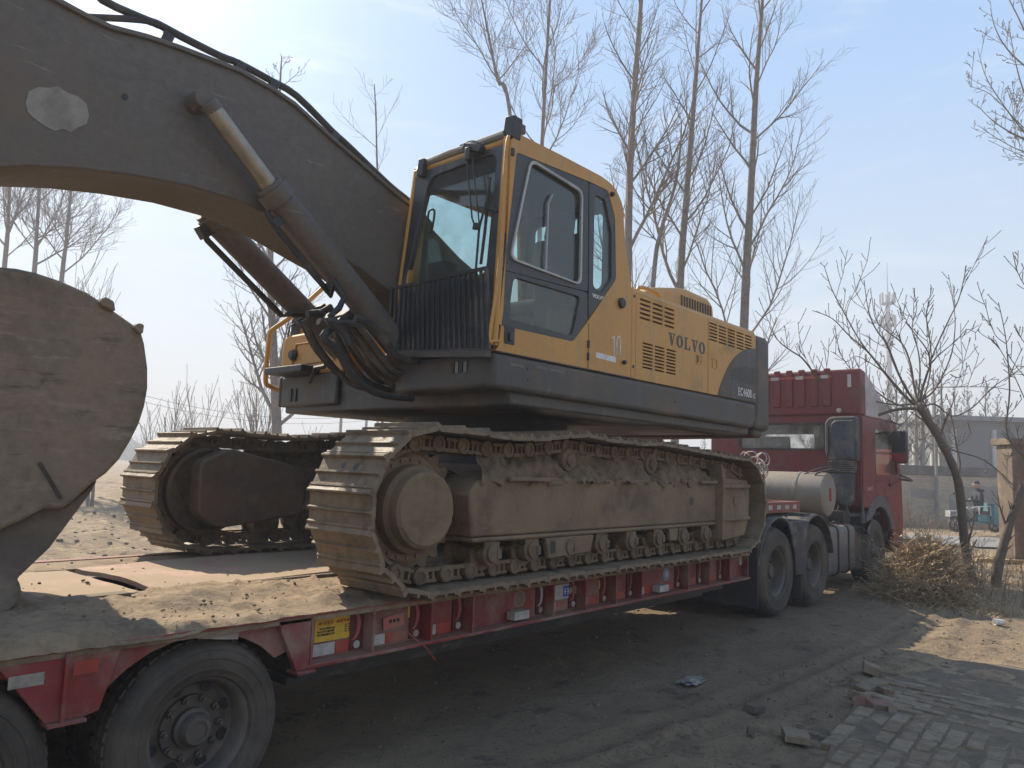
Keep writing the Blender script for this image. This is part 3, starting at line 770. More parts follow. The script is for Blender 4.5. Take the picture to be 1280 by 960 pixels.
# gooseneck over the drive wheels
q = MB(); q.box(8.06, 8.6, 4.1, 6.0, .95, 1.22); q.prism([(8.0,.86),(8.1,.60),(8.75,1.15),(8.75,1.36),(8.2,1.2)], 4.1, 4.25); q.prism([(8.0,.86),(8.1,.60),(8.75,1.15),(8.75,1.36),(8.2,1.2)], 5.9, 6.05)
build('gooseneck_riser', q, REDT, trailer, bevel=.008)
q = MB(); q.box(8.5, 10.33, 3.90, 3.98, 1.235, 1.375); q.box(8.5, 10.33, 6.14, 6.22, 1.235, 1.375); q.box(10.25, 10.33, 3.98, 6.14, 1.235, 1.372); q.box(8.5, 8.6, 3.98, 6.14, 1.235, 1.372)
goose = build('gooseneck_frame', q, REDT, trailer, bevel=.006)
q = MB(); q.box(8.6, 10.25, 3.98, 6.14, 1.25, 1.30); build('gooseneck_plate', q, REDT, trailer)
for k in range(6):
    q = MB(); q.box(8.78+.26*k, 8.90+.26*k, 3.896, 3.8995, 1.28, 1.335); build('reflective_tape', q, WHITE, goose)
q = MB(); q.box(9.6, 10.1, 4.35, 4.6, 1.30, 1.55); build('gooseneck_box', q, REDT, trailer, bevel=.01)
# caked soil on the deck
sm = MB(); n1_, n2_ = 190, 26
for i in range(n1_+1):
    for j in range(n2_+1):
        x = -1.4+i*(4.6/n1_); y = 3.56+j*(1.10/n2_)
        e = max(0, .62*fbm(x*1.0, y*1.6, 1.5)+.28+.35*math.exp(-((x-.9)/.8)**2))
        ed = min(1, j/2.0)*min(1, (n2_-j)/3)
        z = .8875+(.060*e+.034*max(0, fbm(x+4, y, 6.5))+.013*fbm(x, y, 21))*min(1, .35+ed)-(0 if j else .03*min(1, max(0, e-.15)*4)+.004)
        if j == 0: y -= .012*max(0, noise.noise(Vector((x*3, 0, 4))))
        sm.v.append((x, y, z))
for i in range(n1_):
    for j in range(n2_):
        a = i*(n2_+1)+j; sm.f.append((a, a+n2_+1, a+n2_+2, a+1))
tag(build('soil_layer', sm, DIRTDECK, sharp=0), kind='stuff')
cl = MB(); rs = random.Random(9)
for k in range(600):
    x = rs.uniform(-.3, 3.6); y = rs.uniform(3.62, 4.6) if rs.random() < .7 else rs.uniform(4.7, 6.3)
    r = rs.choice((.003,.004,.005,.007,.010))*rs.uniform(.7,1.4)
    b_ = blob((x, y, .905+.02*rs.random()*(y < 4.6)), r, k, (1,.85,.7), .6, 1); cl.add(b_.v, b_.f)
tag(build('soil_crumbs', cl, mat('dark_soil', (.21,.152,.098), .95, (.27,.20,.125), 15, bump=.5, bscale=60), sharp=0), kind='stuff')
# ------------------------------------------------------------------ excavator
YC = 5.06
ex = thing('excavator', 'dusty yellow and grey tracked excavator standing on the low-bed trailer', 'excavator', (5.4, YC, DZ))
# ---- crawler tracks
def track_path():
    P = []
    def arc(cx, cz, r, a0, a1, n):
        for i in range(n+1):
            an = R(a0+(a1-a0)*i/n); P.append((cx+r*math.cos(an), cz+r*math.sin(an)))
    arc(3.24, 1.425, .50, 270, 95, 22)              # sprocket end, bottom -> front -> top
    P += [(3.6,1.915),(4.0,1.895),(4.35,1.92),(4.76,1.965),(5.2,1.94),(5.6,1.93),(5.97,1.95),(6.5,1.915),(7.1,1.88),(7.5,1.863)]
    arc(7.64, 1.395, .47, 82, -90, 22)
    return P
TP = track_path()
def loop_samples(P, n):
    L = [0]; Q = P+[P[0]]
    for a, b_ in zip(Q, Q[1:]): L.append(L[-1]+math.hypot(b_[0]-a[0], b_[1]-a[1]))
    out = []
    def at(s):
        s %= L[-1]
        for i in range(len(L)-1):
            if L[i] <= s <= L[i+1]:
                t = (s-L[i])/max(1e-9, L[i+1]-L[i]); return Vector((Q[i][0]+(Q[i+1][0]-Q[i][0])*t, Q[i][1]+(Q[i+1][1]-Q[i][1])*t))
    pitch = L[-1]/n
    for k in range(n):
        a, b_ = at(k*pitch), at((k+1)*pitch); out.append(((a+b_)/2, b_-a))
    return out, pitch
LOOP, PITCH = loop_samples(TP, 53)
# shoe: x along the run, z outward (away from the loop) is -z here
hp = PITCH/2
prof = [(-hp+.004,.0),(-hp+.004,.016),(-hp+.03,.020),(hp-.03,.020),(hp-.002,.012),(hp+.018,.006),(hp+.018,-.012),
        (hp-.002,-.036),(hp-.012,-.036),(hp-.022,-.008),(.012,-.006),(.006,-.026),(-.006,-.026),(-.012,-.006),(-hp+.040,-.006),(-hp+.032,-.020),(-hp+.020,-.020),(-hp+.010,-.004)]
shoe = MB(); shoe.prism(prof, -.30, .30)
shoe_me = shoe.mesh('track_shoe', 25); shoe_me.materials.append(SHOE)
lk = MB()
for y in (-.10, .10):
    lk.box(-hp*.98, hp*.98, y-.022, y+.022, .088, .112)              # rail
    lk.box(-hp*.80, hp*.80, y-.016, y+.016, .020, .040)              # foot
    for x in (-.062, -.012): lk.box(x-.009, x+.009, y-.015, y+.015, .039, .089)
    lk.lathe([(.050,-.034),(.056,-.028),(.056,.028),(.050,.034),(.030,.034),(.028,.026),(.001,.026)], (hp*.52, y, .064), 'y', 14)
    lk.lathe([(.001,.030),(.028,.030),(.030,.034)], (hp*.52, y, .064), 'y', 14, -1)
lk.tube([(hp*.52,-.1,.064),(hp*.52,.1,.064)], .03, 8)
link_me = lk.mesh('track_link', 30); link_me.materials.append(TRACK)
def crawler(yc, s, near):
    """s=+1: outer face looks to -Y"""
    Y = lambda t: yc-s*t                      # t>0 outward
    f = MB()
    fr = [(3.70,1.60),(3.62,1.52),(3.66,1.235),(7.15,1.235),(7.15,1.62),(3.85,1.64)]
    f.prism(fr, Y(.20), Y(-.22))
    f.prism([(3.66,1.232),(7.2,1.232),(7.2,1.20),(3.66,1.20)], Y(.215), Y(-.20))
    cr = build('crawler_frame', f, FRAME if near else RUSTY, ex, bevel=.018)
    for q, (p, dv) in enumerate(LOOP):
        an = math.atan2(dv.y, dv.x)
        # local x along the run, local z towards the inside of the loop
        M = Matrix.Translation((p.x, yc, p.y)) @ Matrix.Rotation(-an, 4, 'Y')
        M = M @ Matrix.Rotation(math.pi, 4, 'X')
        jig = random.Random(q*7+near)
        build('track_shoe', shoe_me, None, cr, M=M @ Matrix.Translation((0,0,jig.uniform(-.004,.004))) @ Matrix.Rotation(jig.uniform(-.02,.02), 4, 'Y'))
        if q % 3 == 1 and near:
            for hx in (-.07, .05):
                hb_ = MB(); hb_.box(-.018, .014, hx-.016, hx+.016, -.0088, -.0075); build('clean_out_hole', hb_, BLACK, cr, M=M @ Matrix.Translation((.045,0,0)))
        build('track_link', link_me, None, cr, M=M @ Matrix.Translation((0, s*.0, .02)))
    # sprocket
    sp = MB(); tp = []
    for k in range(21*4):
        an = 2*math.pi*k/(21*4); r = .415 if k % 4 in (0, 1) else .37
        tp.append((3.24+r*math.cos(an), 1.425+r*math.sin(an)))
    sp.prism(tp, Y(.03), Y(-.03))
    build('sprocket', sp, TRACK, cr)
    fd = MB()
    if near:
        fd.lathe([(.345,-.02),(.345,.05),(.32,.06),(.32,.09),(.275,.10),(.268,.17),(.255,.185),(.245,.195),(.232,.25),(.21,.268),(.001,.272)], (3.20, yc, 1.425), 'y', 44, -s)
        for k in range(24):
            an = 2*math.pi*k/24
            fd.lathe([(.014,.088),(.014,.105),(.001,.105)], (3.20+.298*math.cos(an), yc, 1.425+.298*math.sin(an)), 'y', 6, -s)
        build('final_drive', fd, FRAME, cr, sharp=30)
    # inner travel-motor guard, seen on the far crawler
    mg = MB()
    mg.lathe([(.36,.02),(.36,.20),(.33,.21),(.33,.05)], (3.24, yc, 1.425), 'y', 40, s, cap='open')
    build('motor_ring', mg, RUSTY, cr, sharp=30)
    mg = MB()
    gp = [(3.05,1.66),(3.30,1.78),(3.9,1.66),(4.05,1.60),(4.05,1.22),(3.6,1.16),(3.25,1.12),(3.06,1.24)]
    mg.prism(rpoly(gp, .06, 3), Y(-.22), Y(-.40))
    mg2 = build('motor_guard', mg, RUSTY, cr, bevel=.02)
    # idler
    idl = MB(); idl.lathe([(.30,-.11),(.40,-.09),(.40,-.05),(.43,-.045),(.43,.045),(.40,.05),(.40,.09),(.30,.11),(.12,.12),(.001,.13)], (7.64, yc, 1.39), 'y', 40)
    build('idler', idl, TRACK, cr, sharp=30)
    yk = MB(); yk.prism(rpoly([(7.13,1.72),(7.20,1.66),(7.78,1.64),(7.84,1.55),(7.82,1.25),(7.72,1.08),(7.22,1.05),(7.15,1.15)], .03, 2), Y(.155), Y(.225))
    yk.prism(rpoly([(7.06,1.80),(7.17,1.74),(7.17,1.06),(7.10,1.06),(7.12,1.6)], .01, 2), Y(.14), Y(.28))
    yk.box(7.20, 7.78, *sorted((Y(.226), Y(.265))), 1.565, 1.60); yk.box(7.20, 7.78, *sorted((Y(.226), Y(.265))), 1.24, 1.275)
    yk.lathe([(.05,.226),(.05,.235),(.035,.236),(.001,.236)], (7.5, yc, 1.43), 'y', 18, -s)
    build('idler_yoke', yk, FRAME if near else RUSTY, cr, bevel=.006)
    hq = MB(); hq.lathe([(.042,.2),(.042,.2025),(.001,.2025)], (6.62, yc, 1.44), 'y', 18, -s); build('frame_hole', hq, BLACK, cr)
    # rollers
    for x in (3.86, 4.28, 4.72, 5.15, 5.58, 6.02, 6.46, 6.9):
        r_ = MB(); r_.lathe([(.05,-.19),(.085,-.17),(.085,-.12),(.125,-.115),(.125,-.085),(.10,-.08),(.10,.08),(.125,.085),(.125,.115),(.085,.12),(.085,.20),(.06,.205),(.06,.225),(.001,.23)], (x, yc, 1.125), 'y', 20, -s)
        r_.box(x-.075, x+.075, *sorted((Y(.13), Y(.20))), 1.135, 1.198)
        r_.box(x+.02, x+.06, *sorted((Y(.19), Y(.235))), 1.09, 1.15)
        build('track_roller', r_, TRACK, cr, sharp=30)
    for x in (4.76, 5.97):
        r_ = MB(); r_.lathe([(.06,-.16),(.085,-.15),(.085,.10),(.095,.105),(.095,.13),(.085,.15),(.05,.155),(.045,.17),(.001,.172)], (x, yc, 1.77), 'y', 22, -s)
        build('carrier_roller', r_, TRACK, cr, sharp=30)
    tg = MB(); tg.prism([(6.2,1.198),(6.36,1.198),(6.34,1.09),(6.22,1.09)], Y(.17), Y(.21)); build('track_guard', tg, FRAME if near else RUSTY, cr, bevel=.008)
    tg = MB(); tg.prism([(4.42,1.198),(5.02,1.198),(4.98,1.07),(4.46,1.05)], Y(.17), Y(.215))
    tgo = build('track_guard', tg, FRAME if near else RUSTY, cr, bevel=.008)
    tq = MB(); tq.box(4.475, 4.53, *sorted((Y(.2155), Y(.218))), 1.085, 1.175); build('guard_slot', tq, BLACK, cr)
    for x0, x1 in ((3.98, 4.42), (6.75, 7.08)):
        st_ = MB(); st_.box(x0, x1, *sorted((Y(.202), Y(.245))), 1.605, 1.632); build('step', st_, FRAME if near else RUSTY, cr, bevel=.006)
    # caked mud on the frame
    mm = MB(); nu, nv = 170, 18
    for i in range(nu+1):
        x = 3.72+3.42*i/nu
        for j in range(nv+1):
            t = j/nv
            h = (.25+.07*fbm(x*1.3, yc, 2.6)+.05*abs(noise.noise(Vector((x*7, yc, 3))))+.02*math.sin(x*9))*(1-.55*max(0, (x-6.5)/.65))
            for cxr in (4.76, 5.97):
                h *= 1-.45*math.exp(-((x-cxr)/.11)**2)
            yy = yc-s*(.215-.30*t) + .05*noise.noise(Vector((x*5, t*4, 2)))+.045*noise.noise(Vector((x*14, t*8, 5)))
            z = 1.585+h*math.sin(min(1, t*1.7)*math.pi/2)+.03*fbm(x*2, t*2+yc, 5.5)+.04*abs(noise.noise(Vector((x*13, t*6, yc))))+.016*noise.noise(Vector((x*27, t*14, yc)))
            mm.v.append((x, yy, z))
    for i in range(nu):
        for j in range(nv):
            a = i*(nv+1)+j; mm.f.append((a, a+nv+1, a+nv+2, a+1))
    tag(build('caked_mud', mm, MUD, cr, sharp=0), kind='stuff')
    mm = MB(); nu, nv = 170, 8
    for i in range(nu+1):
        x = 3.70+3.42*i/nu
        for j in range(nv+1):
            t = j/nv; e = max(0, .55+fbm(x*2.2, yc+4, 2.0)+.5*noise.noise(Vector((x*9, 1, yc))))
            z = 1.20-(.02+.085*min(1.2, e))*math.sin(math.pi*min(1, .15+t*.85))+.012*noise.noise(Vector((x*25, t*9, yc)))
            mm.v.append((x, yc-s*(.205-.22*t)+.012*noise.noise(Vector((x*15, t*5, 2))), z))
    for i in range(nu):
        for j in range(nv):
            a = i*(nv+1)+j; mm.f.append((a, a+nv+1, a+nv+2, a+1))
    tag(build('caked_mud', mm, MUD, cr, sharp=0), kind='stuff')
    return cr
crawler(3.72, 1, True)
crawler(6.40, -1, False)
# centre frame and slewing ring
q = MB(); q.box(4.4, 6.5, 4.05, 6.08, 1.35, 1.72); q.prism([(4.0,1.25),(4.3,1.66),(6.6,1.66),(6.9,1.25)], 3.95, 4.5); q.prism([(4.0,1.25),(4.3,1.66),(6.6,1.66),(6.9,1.25)], 5.62, 6.2)
build('centre_frame', q, RUSTY, ex, bevel=.03)
q = MB(); q.lathe([(.80,0),(.80,.13),(.86,.14),(.86,.30),(.78,.31),(.78,.46),(.001,.46)], (5.4, YC, 1.70), 'z', 56)
build('slewing_ring', q, BLACK, ex, sharp=30)

# ---- revolving upper: deck skirt
YA, YB = 3.565, 6.555
q = MB()
sk = rpoly([(3.86,2.235),(3.86,2.492),(8.17,2.492),(8.17,2.30),(8.10,2.21)], [0,0,0,.02,.05], 4)
sk = [(x, z) for x, z in sk]
lower = [(x, (z if z > 2.4 else 2.11+.5*(z-2.11))) for x, z in sk]
q.prism(sk, YA, YA+.09)
q.box(3.862, 3.94, YA+.05, 4.62, 2.238, 2.488)
skirt = build('deck_skirt', q, GREY, ex, bevel=.045, seg=4)
q = MB(); q.prism([(4.0,2.28),(8.15,2.28),(8.10,2.13),(7.6,2.10),(6.4,2.13),(5.6,2.10),(4.6,2.11),(4.2,2.16)], YA+.07, YA+.22); build('belly_rail', q, mat('rusty_grey', (.10,.07,.048), .85, (.065,.055,.045), 3, bump=.4, dust=.3, dustc=(.17,.125,.085)), ex, bevel=.04, seg=3)
q = MB(); q.box(4.1, 8.12, YA+.06, YB-.06, 2.14, 2.486); q.box(3.95, 4.3, YA+.06, 4.6, 2.24, 2.48)
build('revolving_frame', q, GREY, ex, bevel=.02)
q = MB(); q.box(4.05, 8.17, YB-.05, YB, 2.20, 2.492); q.box(4.05, 4.10, 5.62, YB-.05, 2.20, 2.488); build('deck_skirt', q, GREY, ex, bevel=.02)
# light slots in the step under the cab
for k in range(4):
    p = U(566+5.2*k, 466, 0, 3.862)
    q = MB(); q.prism(rpoly([(p.y-.018,2.36),(p.y+.012,2.36),(p.y+.012,2.44),(p.y-.018,2.44)], .01, 3), 3.852, 3.8605, 'x'); build('vent_slot', q, BLACK if k % 2 == 0 else mat('slot_lens', (.16,.16,.155), .3), skirt)
for px_, py_ in ((660, 461), (660, 475), (795, 508), (880, 522), (843, 502)):
    p = U(px_, py_, 1, YA)
    q = MB(); q.lathe([(.010,0),(.010,.004),(.001,.004)], (p.x, YA-.0005, p.z), 'y', 10, -1); build('bolt', q, BLACK, skirt)
for a, b_ in (((637,454),(655,460)),((668,457),(712,469))):
    p1, p2 = U(*a, 1, YA), U(*b_, 1, YA)
    q = MB(); q.box(p1.x, p2.x, YA-.002, YA-.0005, p1.z-.018, p1.z+.004); build('faded_strip', q, mat('faded_grip', (.16,.145,.125), .9, (.09,.085,.08), 18), skirt)

# ---- engine side panels with louvres
def grid_panel(nm, x0, x1, z0, z1, holes, y, depth, m_, parent, back=True, top=None):
    xs = sorted(set([x0, x1]+[h[0] for h in holes]+[h[1] for h in holes])); zs = sorted(set([z0, z1]+[h[2] for h in holes]+[h[3] for h in holes]))
    q = MB()
    def inh(xm, zm): return any(a < xm < b_ and c < zm < d_ for a, b_, c, d_ in holes)
    for i in range(len(xs)-1):
        for j in range(len(zs)-1):
            if not inh((xs[i]+xs[i+1])/2, (zs[j]+zs[j+1])/2):
                q.add([(xs[i],y,zs[j]),(xs[i+1],y,zs[j]),(xs[i+1],y,zs[j+1]),(xs[i],y,zs[j+1])], [(0,1,2,3)])
    for a, b_, c, d_ in holes:
        for p1, p2 in (((a,c),(b_,c)),((b_,c),(b_,d_)),((b_,d_),(a,d_)),((a,d_),(a,c))):
            q.add([(p1[0],y,p1[1]),(p2[0],y,p2[1]),(p2[0],y+depth,p2[1]),(p1[0],y+depth,p1[1])], [(0,1,2,3)])
    for p1, p2 in (((x0,z0),(x1,z0)),((x1,z0),(x1,z1)),((x1,z1),(x0,z1)),((x0,z1),(x0,z0))):
        q.add([(p1[0],y,p1[1]),(p2[0],y,p2[1]),(p2[0],y+depth,p2[1]),(p1[0],y+depth,p1[1])], [(0,1,2,3)])
    o = build(nm, q, m_, parent, sharp=30, recalc=False)
    return o
def slots(x0, x1, z0, z1, nc, nr, gapx, h, lean=0):
    out = []; cw = (x1-x0-gapx*(nc-1))/nc
    for i in range(nc):
        for j in range(nr):
            a = x0+i*(cw+gapx); zc = z0+(z1-z0)*(j+.5)/nr; out.append((a, a+cw, zc-h/2, zc+h/2))
    return out
PZ1 = 3.255
hA = slots(5.735, 6.34, 3.03, 3.235, 3, 5, .035, .019) + slots(5.79, 6.375, 2.60, 2.845, 3, 8, .035, .016)
pA = grid_panel('engine_door', 5.675, 7.02, 2.498, PZ1, hA, YA, .03, YEL, ex)
hB = slots(7.05, 8.06, 3.035, 3.235, 5, 6, .035, .017)
pB = grid_panel('engine_door', 7.032, 8.165, 2.498, PZ1, hB, YA, .03, YEL, ex)
q = MB(); q.box(5.66, 8.16, YA+.032, YA+.04, 2.49, 3.25); build('radiator_backing', q, BLACK, ex)
# gap seams and the strip behind the cab
q = MB(); q.box(5.60, 5.668, YA-.004, YA+.03, 2.498, 3.262); pil = build('door_pillar', q, YEL, ex, bevel=.006)
for z in (2.60, 3.22):
    q = MB(); q.lathe([(.014,0),(.014,.004),(.001,.004)], (5.632, YA-.0045, z), 'y', 12, -1); build('bolt', q, BLACK, pil)
q = MB(); q.box(7.0205, 7.0315, YA+.012, YA+.03, 2.498, PZ1); build('door_seam', q, BLACK, ex)
q = MB(); q.box(5.6685, 5.6745, YA+.012, YA+.03, 2.498, PZ1); build('door_seam', q, BLACK, ex)
# grey swoosh with grille and model lettering
cv = smooth_path([(7.23,2.4985,0),(7.34,2.66,0),(7.50,2.84,0),(7.68,2.97,0),(7.90,3.06,0),(8.163,3.11,0)], 5)
q = MB(); q.prism([(p.x, p.y) for p in cv]+[(8.163,2.4985)], YA-.005, YA-.001); sw = build('grey_corner_panel', q, GREY, pB)
q = MB()
for i in range(22):
    for j in range(9):
        x = 7.53+.028*i+(.014 if j % 2 else 0); z = 2.70+.021*j
        if z > 2.72+.24*(x-7.45)+.06 or x > 8.13: continue
        q.prism([(x-.010,z),(x,z-.0065),(x+.010,z),(x,z+.0065)], YA-.0068, YA-.0052)
build('grille_hole', q, BLACK, sw)
def text(s, x, z, h, m_, parent, nm, xs=1.0, y=YA-.0075, ext=.0012, off=.0, rotz=0):
    cu = bpy.data.curves.new(nm, 'FONT'); cu.body = s; cu.size = h/.70; cu.extrude = ext; cu.offset = off
    t = bpy.data.objects.new(nm, cu); col.objects.link(t)
    dg = bpy.context.evaluated_depsgraph_get()
    me = bpy.data.meshes.new_from_object(t.evaluated_get(dg)); bpy.data.objects.remove(t)
    M = Matrix.Translation((x, y, z)) @ Matrix.Rotation(rotz, 4, 'Z') @ Matrix.Rotation(R(90), 4, 'X') @ Matrix.Diagonal((xs, 1, 1, 1))
    me.transform(M); me.materials.clear()
    return build(nm, me, m_, parent)
text('EC460B', 7.70, 2.545, .085, WHITEPAINT, sw, 'model_lettering', .86, off=.0012)
text('LC', 8.07, 2.545, .05, WHITEPAINT, sw, 'model_lettering', .8, off=.001)
# VOLVO in slab letters
def slab(word, x, z, h, w, gap, m_, parent, nm):
    q = MB(); y0, y1 = YA-.003, YA-.0005
    def pr(pts): q.prism([(x+a*w, z+b_*h) for a, b_ in pts], y0, y1)
    for ch in word:
        if ch == 'V':
            pr([(.16,.9),(.42,.9),(.60,.30),(.50,0),(.40,0)]); pr([(.60,.301),(.76,.9),(.86,.9),(.56,0),(.501,0)])
            q2 = [(0,.9),(0,1),(.52,1),(.52,.9)]; pr([(a, b_+.0005) for a, b_ in q2]); pr([(.64,.9005),(.64,1),(1,1),(1,.9005)])
        elif ch == 'L':
            pr([(.16,.10),(.16,.90),(.40,.90),(.40,.10)]); pr([(.02,.9005),(.02,1),(.54,1),(.54,.9005)]); pr([(.02,0),(.02,.0995),(.78,.0995),(.78,0)]); pr([(.80,0),(.92,0),(.92,.36),(.82,.36),(.72,.10),(.79,.0998)])
        else:
            out = [(x+w*(.5+.5*math.cos(2*math.pi*k/28)), z+h*(.5+.52*math.sin(2*math.pi*k/28))) for k in range(28)]
            inn = [(x+w*(.5+.20*math.cos(2*math.pi*k/28)), z+h*(.5+.40*math.sin(2*math.pi*k/28))) for k in range(28)]
            q.ring(out, inn, y0, y1, 28)
        x += w+gap
    return build(nm, q, m_, parent)
slab('VOLVO', 6.235, 2.878, .118, .128, .021, GREY, pA, 'maker_lettering')
# latches
for x, pan in ((6.83, pA), (7.17, pB)):
    q = MB(); q.ring(rpoly([(x-.055,2.765),(x+.055,2.765),(x+.055,2.865),(x-.055,2.865)], .012, 2), rpoly([(x-.044,2.776),(x+.044,2.776),(x+.044,2.854),(x-.044,2.854)], .008, 2), YA-.006, YA-.0005, 16); lt = build('door_latch', q, YEL, pan)
    if x < 7: q = MB(); q.box(x-.035, x-.008, YA-.004, YA-.001, 2.782, 2.85); build('latch_opening', q, BLACK, lt)
# roof of the engine bay, hump, grab rail
q = MB()
rf = [(YA+.0,PZ1-.002),(YA+.02,PZ1+.045),(YA+.10,PZ1+.075),(YB-.10,PZ1+.075),(YB,PZ1-.002)]
q.prism(rf, 5.62, 8.165, 'x'); build('engine_roof', q, YEL, ex, bevel=.01)
q = MB(); q.box(4.25, 8.165, YB-.04, YB, 2.5, 3.25); q.box(5.65, 5.70, 4.7, YB-.05, 2.5, 3.25); build('far_side_panel', q, YEL, ex, bevel=.01)
hum = [(6.62,3.33),(6.66,3.50),(6.85,3.62),(7.50,3.745),(8.10,3.735),(8.22,3.66),(8.26,3.33)]
q = MB(); q.prism(rpoly(hum, [.0,.05,.1,.1,.06,.05,0], 4), 4.10, 5.5)
hump = build('engine_hood', q, YEL, ex, bevel=.05, seg=3)
for k in range(12):
    x = 7.44+.062*k
    q = MB(); q.prism([(x,3.44),(x+.026,3.44),(x+.018,3.645),(x-.008,3.645)], 4.092, 4.0995); build('hood_slot', q, BLACK, hump)
q = MB(); q.tube(smooth_path([(6.0,3.75,3.31),(6.0,3.75,3.39),(6.15,3.75,3.415),(6.35,3.75,3.40),(6.42,3.75,3.31)], 4), .018, 8); build('grab_rail', q, YEL, ex)
# counterweight
cwp = []
ys = [YA+.005, YA+.03, 3.8, 4.3, YC, 5.8, 6.3, YB-.03, YB-.005]
xr = [8.50, 8.60, 8.72, 8.86, 8.92, 8.86, 8.72, 8.60, 8.50]
q = MB(); q.prism(list(zip([8.176]+xr+[8.176], [YA+.005]+ys+[YB-.005])), 2.20, 3.285, 'z')
cw = build('counterweight', q, CWGREY, ex, bevel=.07, seg=4)
q = MB(); q.prism([(8.172,YA+.02),(8.45,YA+.05),(8.82,YC),(8.45,YB-.05),(8.172,YB-.02)], 2.12, 2.21, 'z'); build('counterweight_base', q, MATS['rusty_grey'], ex, bevel=.04, seg=3)
# ---- cab: a shell with real openings
CY0, CY1 = YA, 4.62
cabo = XZ([(623,433),(629,390),(640,173),(648,167),(700,193),(755,222),(770,235),(779,258),(781,300),(790,364)], YA)
cabo += [(5.598,3.20),(5.598,2.5)]
cabo += [(3.87,2.5)]
ol = rpoly(cabo, [0,0,.03,.05,0,.08,.08,.05,0,0,.02,0,0], 4)
dark = XZ([(646,190),(737,227),(760,238),(769,272),(770,349),(737,399),(716,427),(623,406)], YA)
q = MB(); q.ring(ol, rpoly(dark, .03, 3), YA, YA+.05, 72); cab = build('cab', q, YEL, ex, bevel=.012)
def pxring(o_px, i_px, r_, y0, y1, m_, nm, par, ro=.03, bev=.004):
    q = MB(); q.ring(rpoly(XZ(o_px, YA), ro, 3), rpoly(XZ(i_px, YA), r_, 5), y0, y1, 56); return build(nm, q, m_, par, bevel=bev)
DG = mat('door_black', (.040,.042,.045), .45, dust=.2, up=.4, dustc=(.16,.14,.115), vary=.1)
MW = [(663,200),(727,239),(725,356),(637,323)]
LP = [(643,346),(726,371),(716,420),(636,398)]
QW = [(744,243),(757,249),(765,290),(765,349),(753,366),(742,358)]
pxring([(646,190),(736.4,227),(735.4,365),(628.5,337)], MW, .07, YA+.004, YA+.04, DG, 'door_frame', cab)
pxring([(628.4,337.4),(735.3,365.6),(735,400),(716,427),(623,406)], LP, .05, YA+.0045, YA+.04, DG, 'door_frame', cab)
pxring([(737.2,227.5),(760,238),(769,272),(770,349),(736.4,398)], QW, .035, YA+.0035, YA+.04, DG, 'quarter_frame', cab)
# bright window frame with its sliding divider
q = MB(); o_ = rpoly(XZ([(662.3,198),(728,238),(726,357.5),(636,324)], YA), .075, 5); i_ = rpoly(XZ([(664,202.5),(726,241),(724,354.5),(638.8,321.8)], YA), .068, 5)
q.ring(o_, i_, YA-.012, YA+.01, 56); wf = build('window_frame', q, ALU, cab, bevel=.003)
dv = XZ([(691,243),(686,254),(682.5,342)], YA)
q = MB(); q.tube([(x, YA+.004, z) for x, z in dv], .009, 6); build('window_divider', q, ALU, cab)
def pane(px, nm, y, m_=GLASS):
    q = MB(); q.prism(rpoly(XZ(px, YA), .05, 4), y, y+.006); return build(nm, q, m_, cab)
pane([(661,198),(729,237),(727,358),(635,324)], 'window_pane', YA+.022)
pane([(641,343),(728,369),(718,423),(634,400)], 'lower_pane', YA+.020, GLASSD)
pane([(742,240),(759,247),(767,290),(767,351),(753,370),(740,360)], 'quarter_pane', YA+.020)
p = U(636.5, 419, 1, YA)
q = MB(); q.box(p.x-.055, p.x+.055, YA-.004, YA-.0005, p.z-.065, p.z+.065); hd = build('door_handle', q, BLACK, cab, bevel=.003)
q = MB(); q.box(p.x-.01, p.x+.03, YA-.018, YA-.005, p.z-.04, p.z+.02); build('handle_grip', q, DG, hd, bevel=.004)
# seams of the door and cab rear, hinges
a, b_ = U(736, 405, 1, YA), U(734.5, 461, 1, YA)
q = MB(); q.box(a.x-.004, a.x+.004, YA-.0015, YA+.01, 2.505, a.z); build('door_gap', q, BLACK, cab)
for z in (2.60, 2.70):
    q = MB(); q.lathe([(.011,-.03),(.011,.03)], (a.x-.006, YA-.006, z), 'z', 10); build('hinge', q, BLACK, cab)
q = MB(); q.box(3.885, 5.6, YA-.0015, YA+.01, 2.494, 2.503); build('sill_gap', q, BLACK, cab)
for px_, py_, r_ in ((776,379,.045),(779,453,.018),(764,243,.02)):
    p = U(px_, py_, 1, YA); q = MB(); q.lathe([(r_,0),(r_,.02),(r_*.8,.03),(.001,.03)], (p.x, YA-.001, p.z), 'y', 20, -1); build('rubber_stop', q, BLACK, cab)
text('VOLVO', U(741,372,1,YA).x, U(741,371,1,YA).z, .028, WHITEPAINT, cab, 'maker_lettering', 1.25, y=YA+.002, ext=.001, off=.002)
# hand-painted figures and the paper strip on the yellow panel
a, b_ = U(745,441,1,YA), U(769,451,1,YA)
q = MB(); q.prism(XZ([(745,440),(769.5,446.5),(769.5,453.5),(745,447)], YA), YA-.0025, YA-.0006); build('paper_strip', q, WHITEPAINT, cab)
q = MB(); pts = XZ([(763.5,424),(767,420),(767.5,446)], YA); q.tube([(x, YA-.001, z) for x, z in pts], .007, 6)
pts = XZ([(771,424),(774,421),(775.5,430),(774.5,444)], YA); q.tube([(v.x, YA-.001, v.z) for v in smooth_path([(x,0,z) for x, z in pts], 4)], .006, 6)
pts = XZ([(771,424),(770.5,436),(771,443)], YA); q.tube([(x, YA-.001, z) for x, z in pts], .006, 6)
build('painted_figures', q, WHITEPAINT, cab)
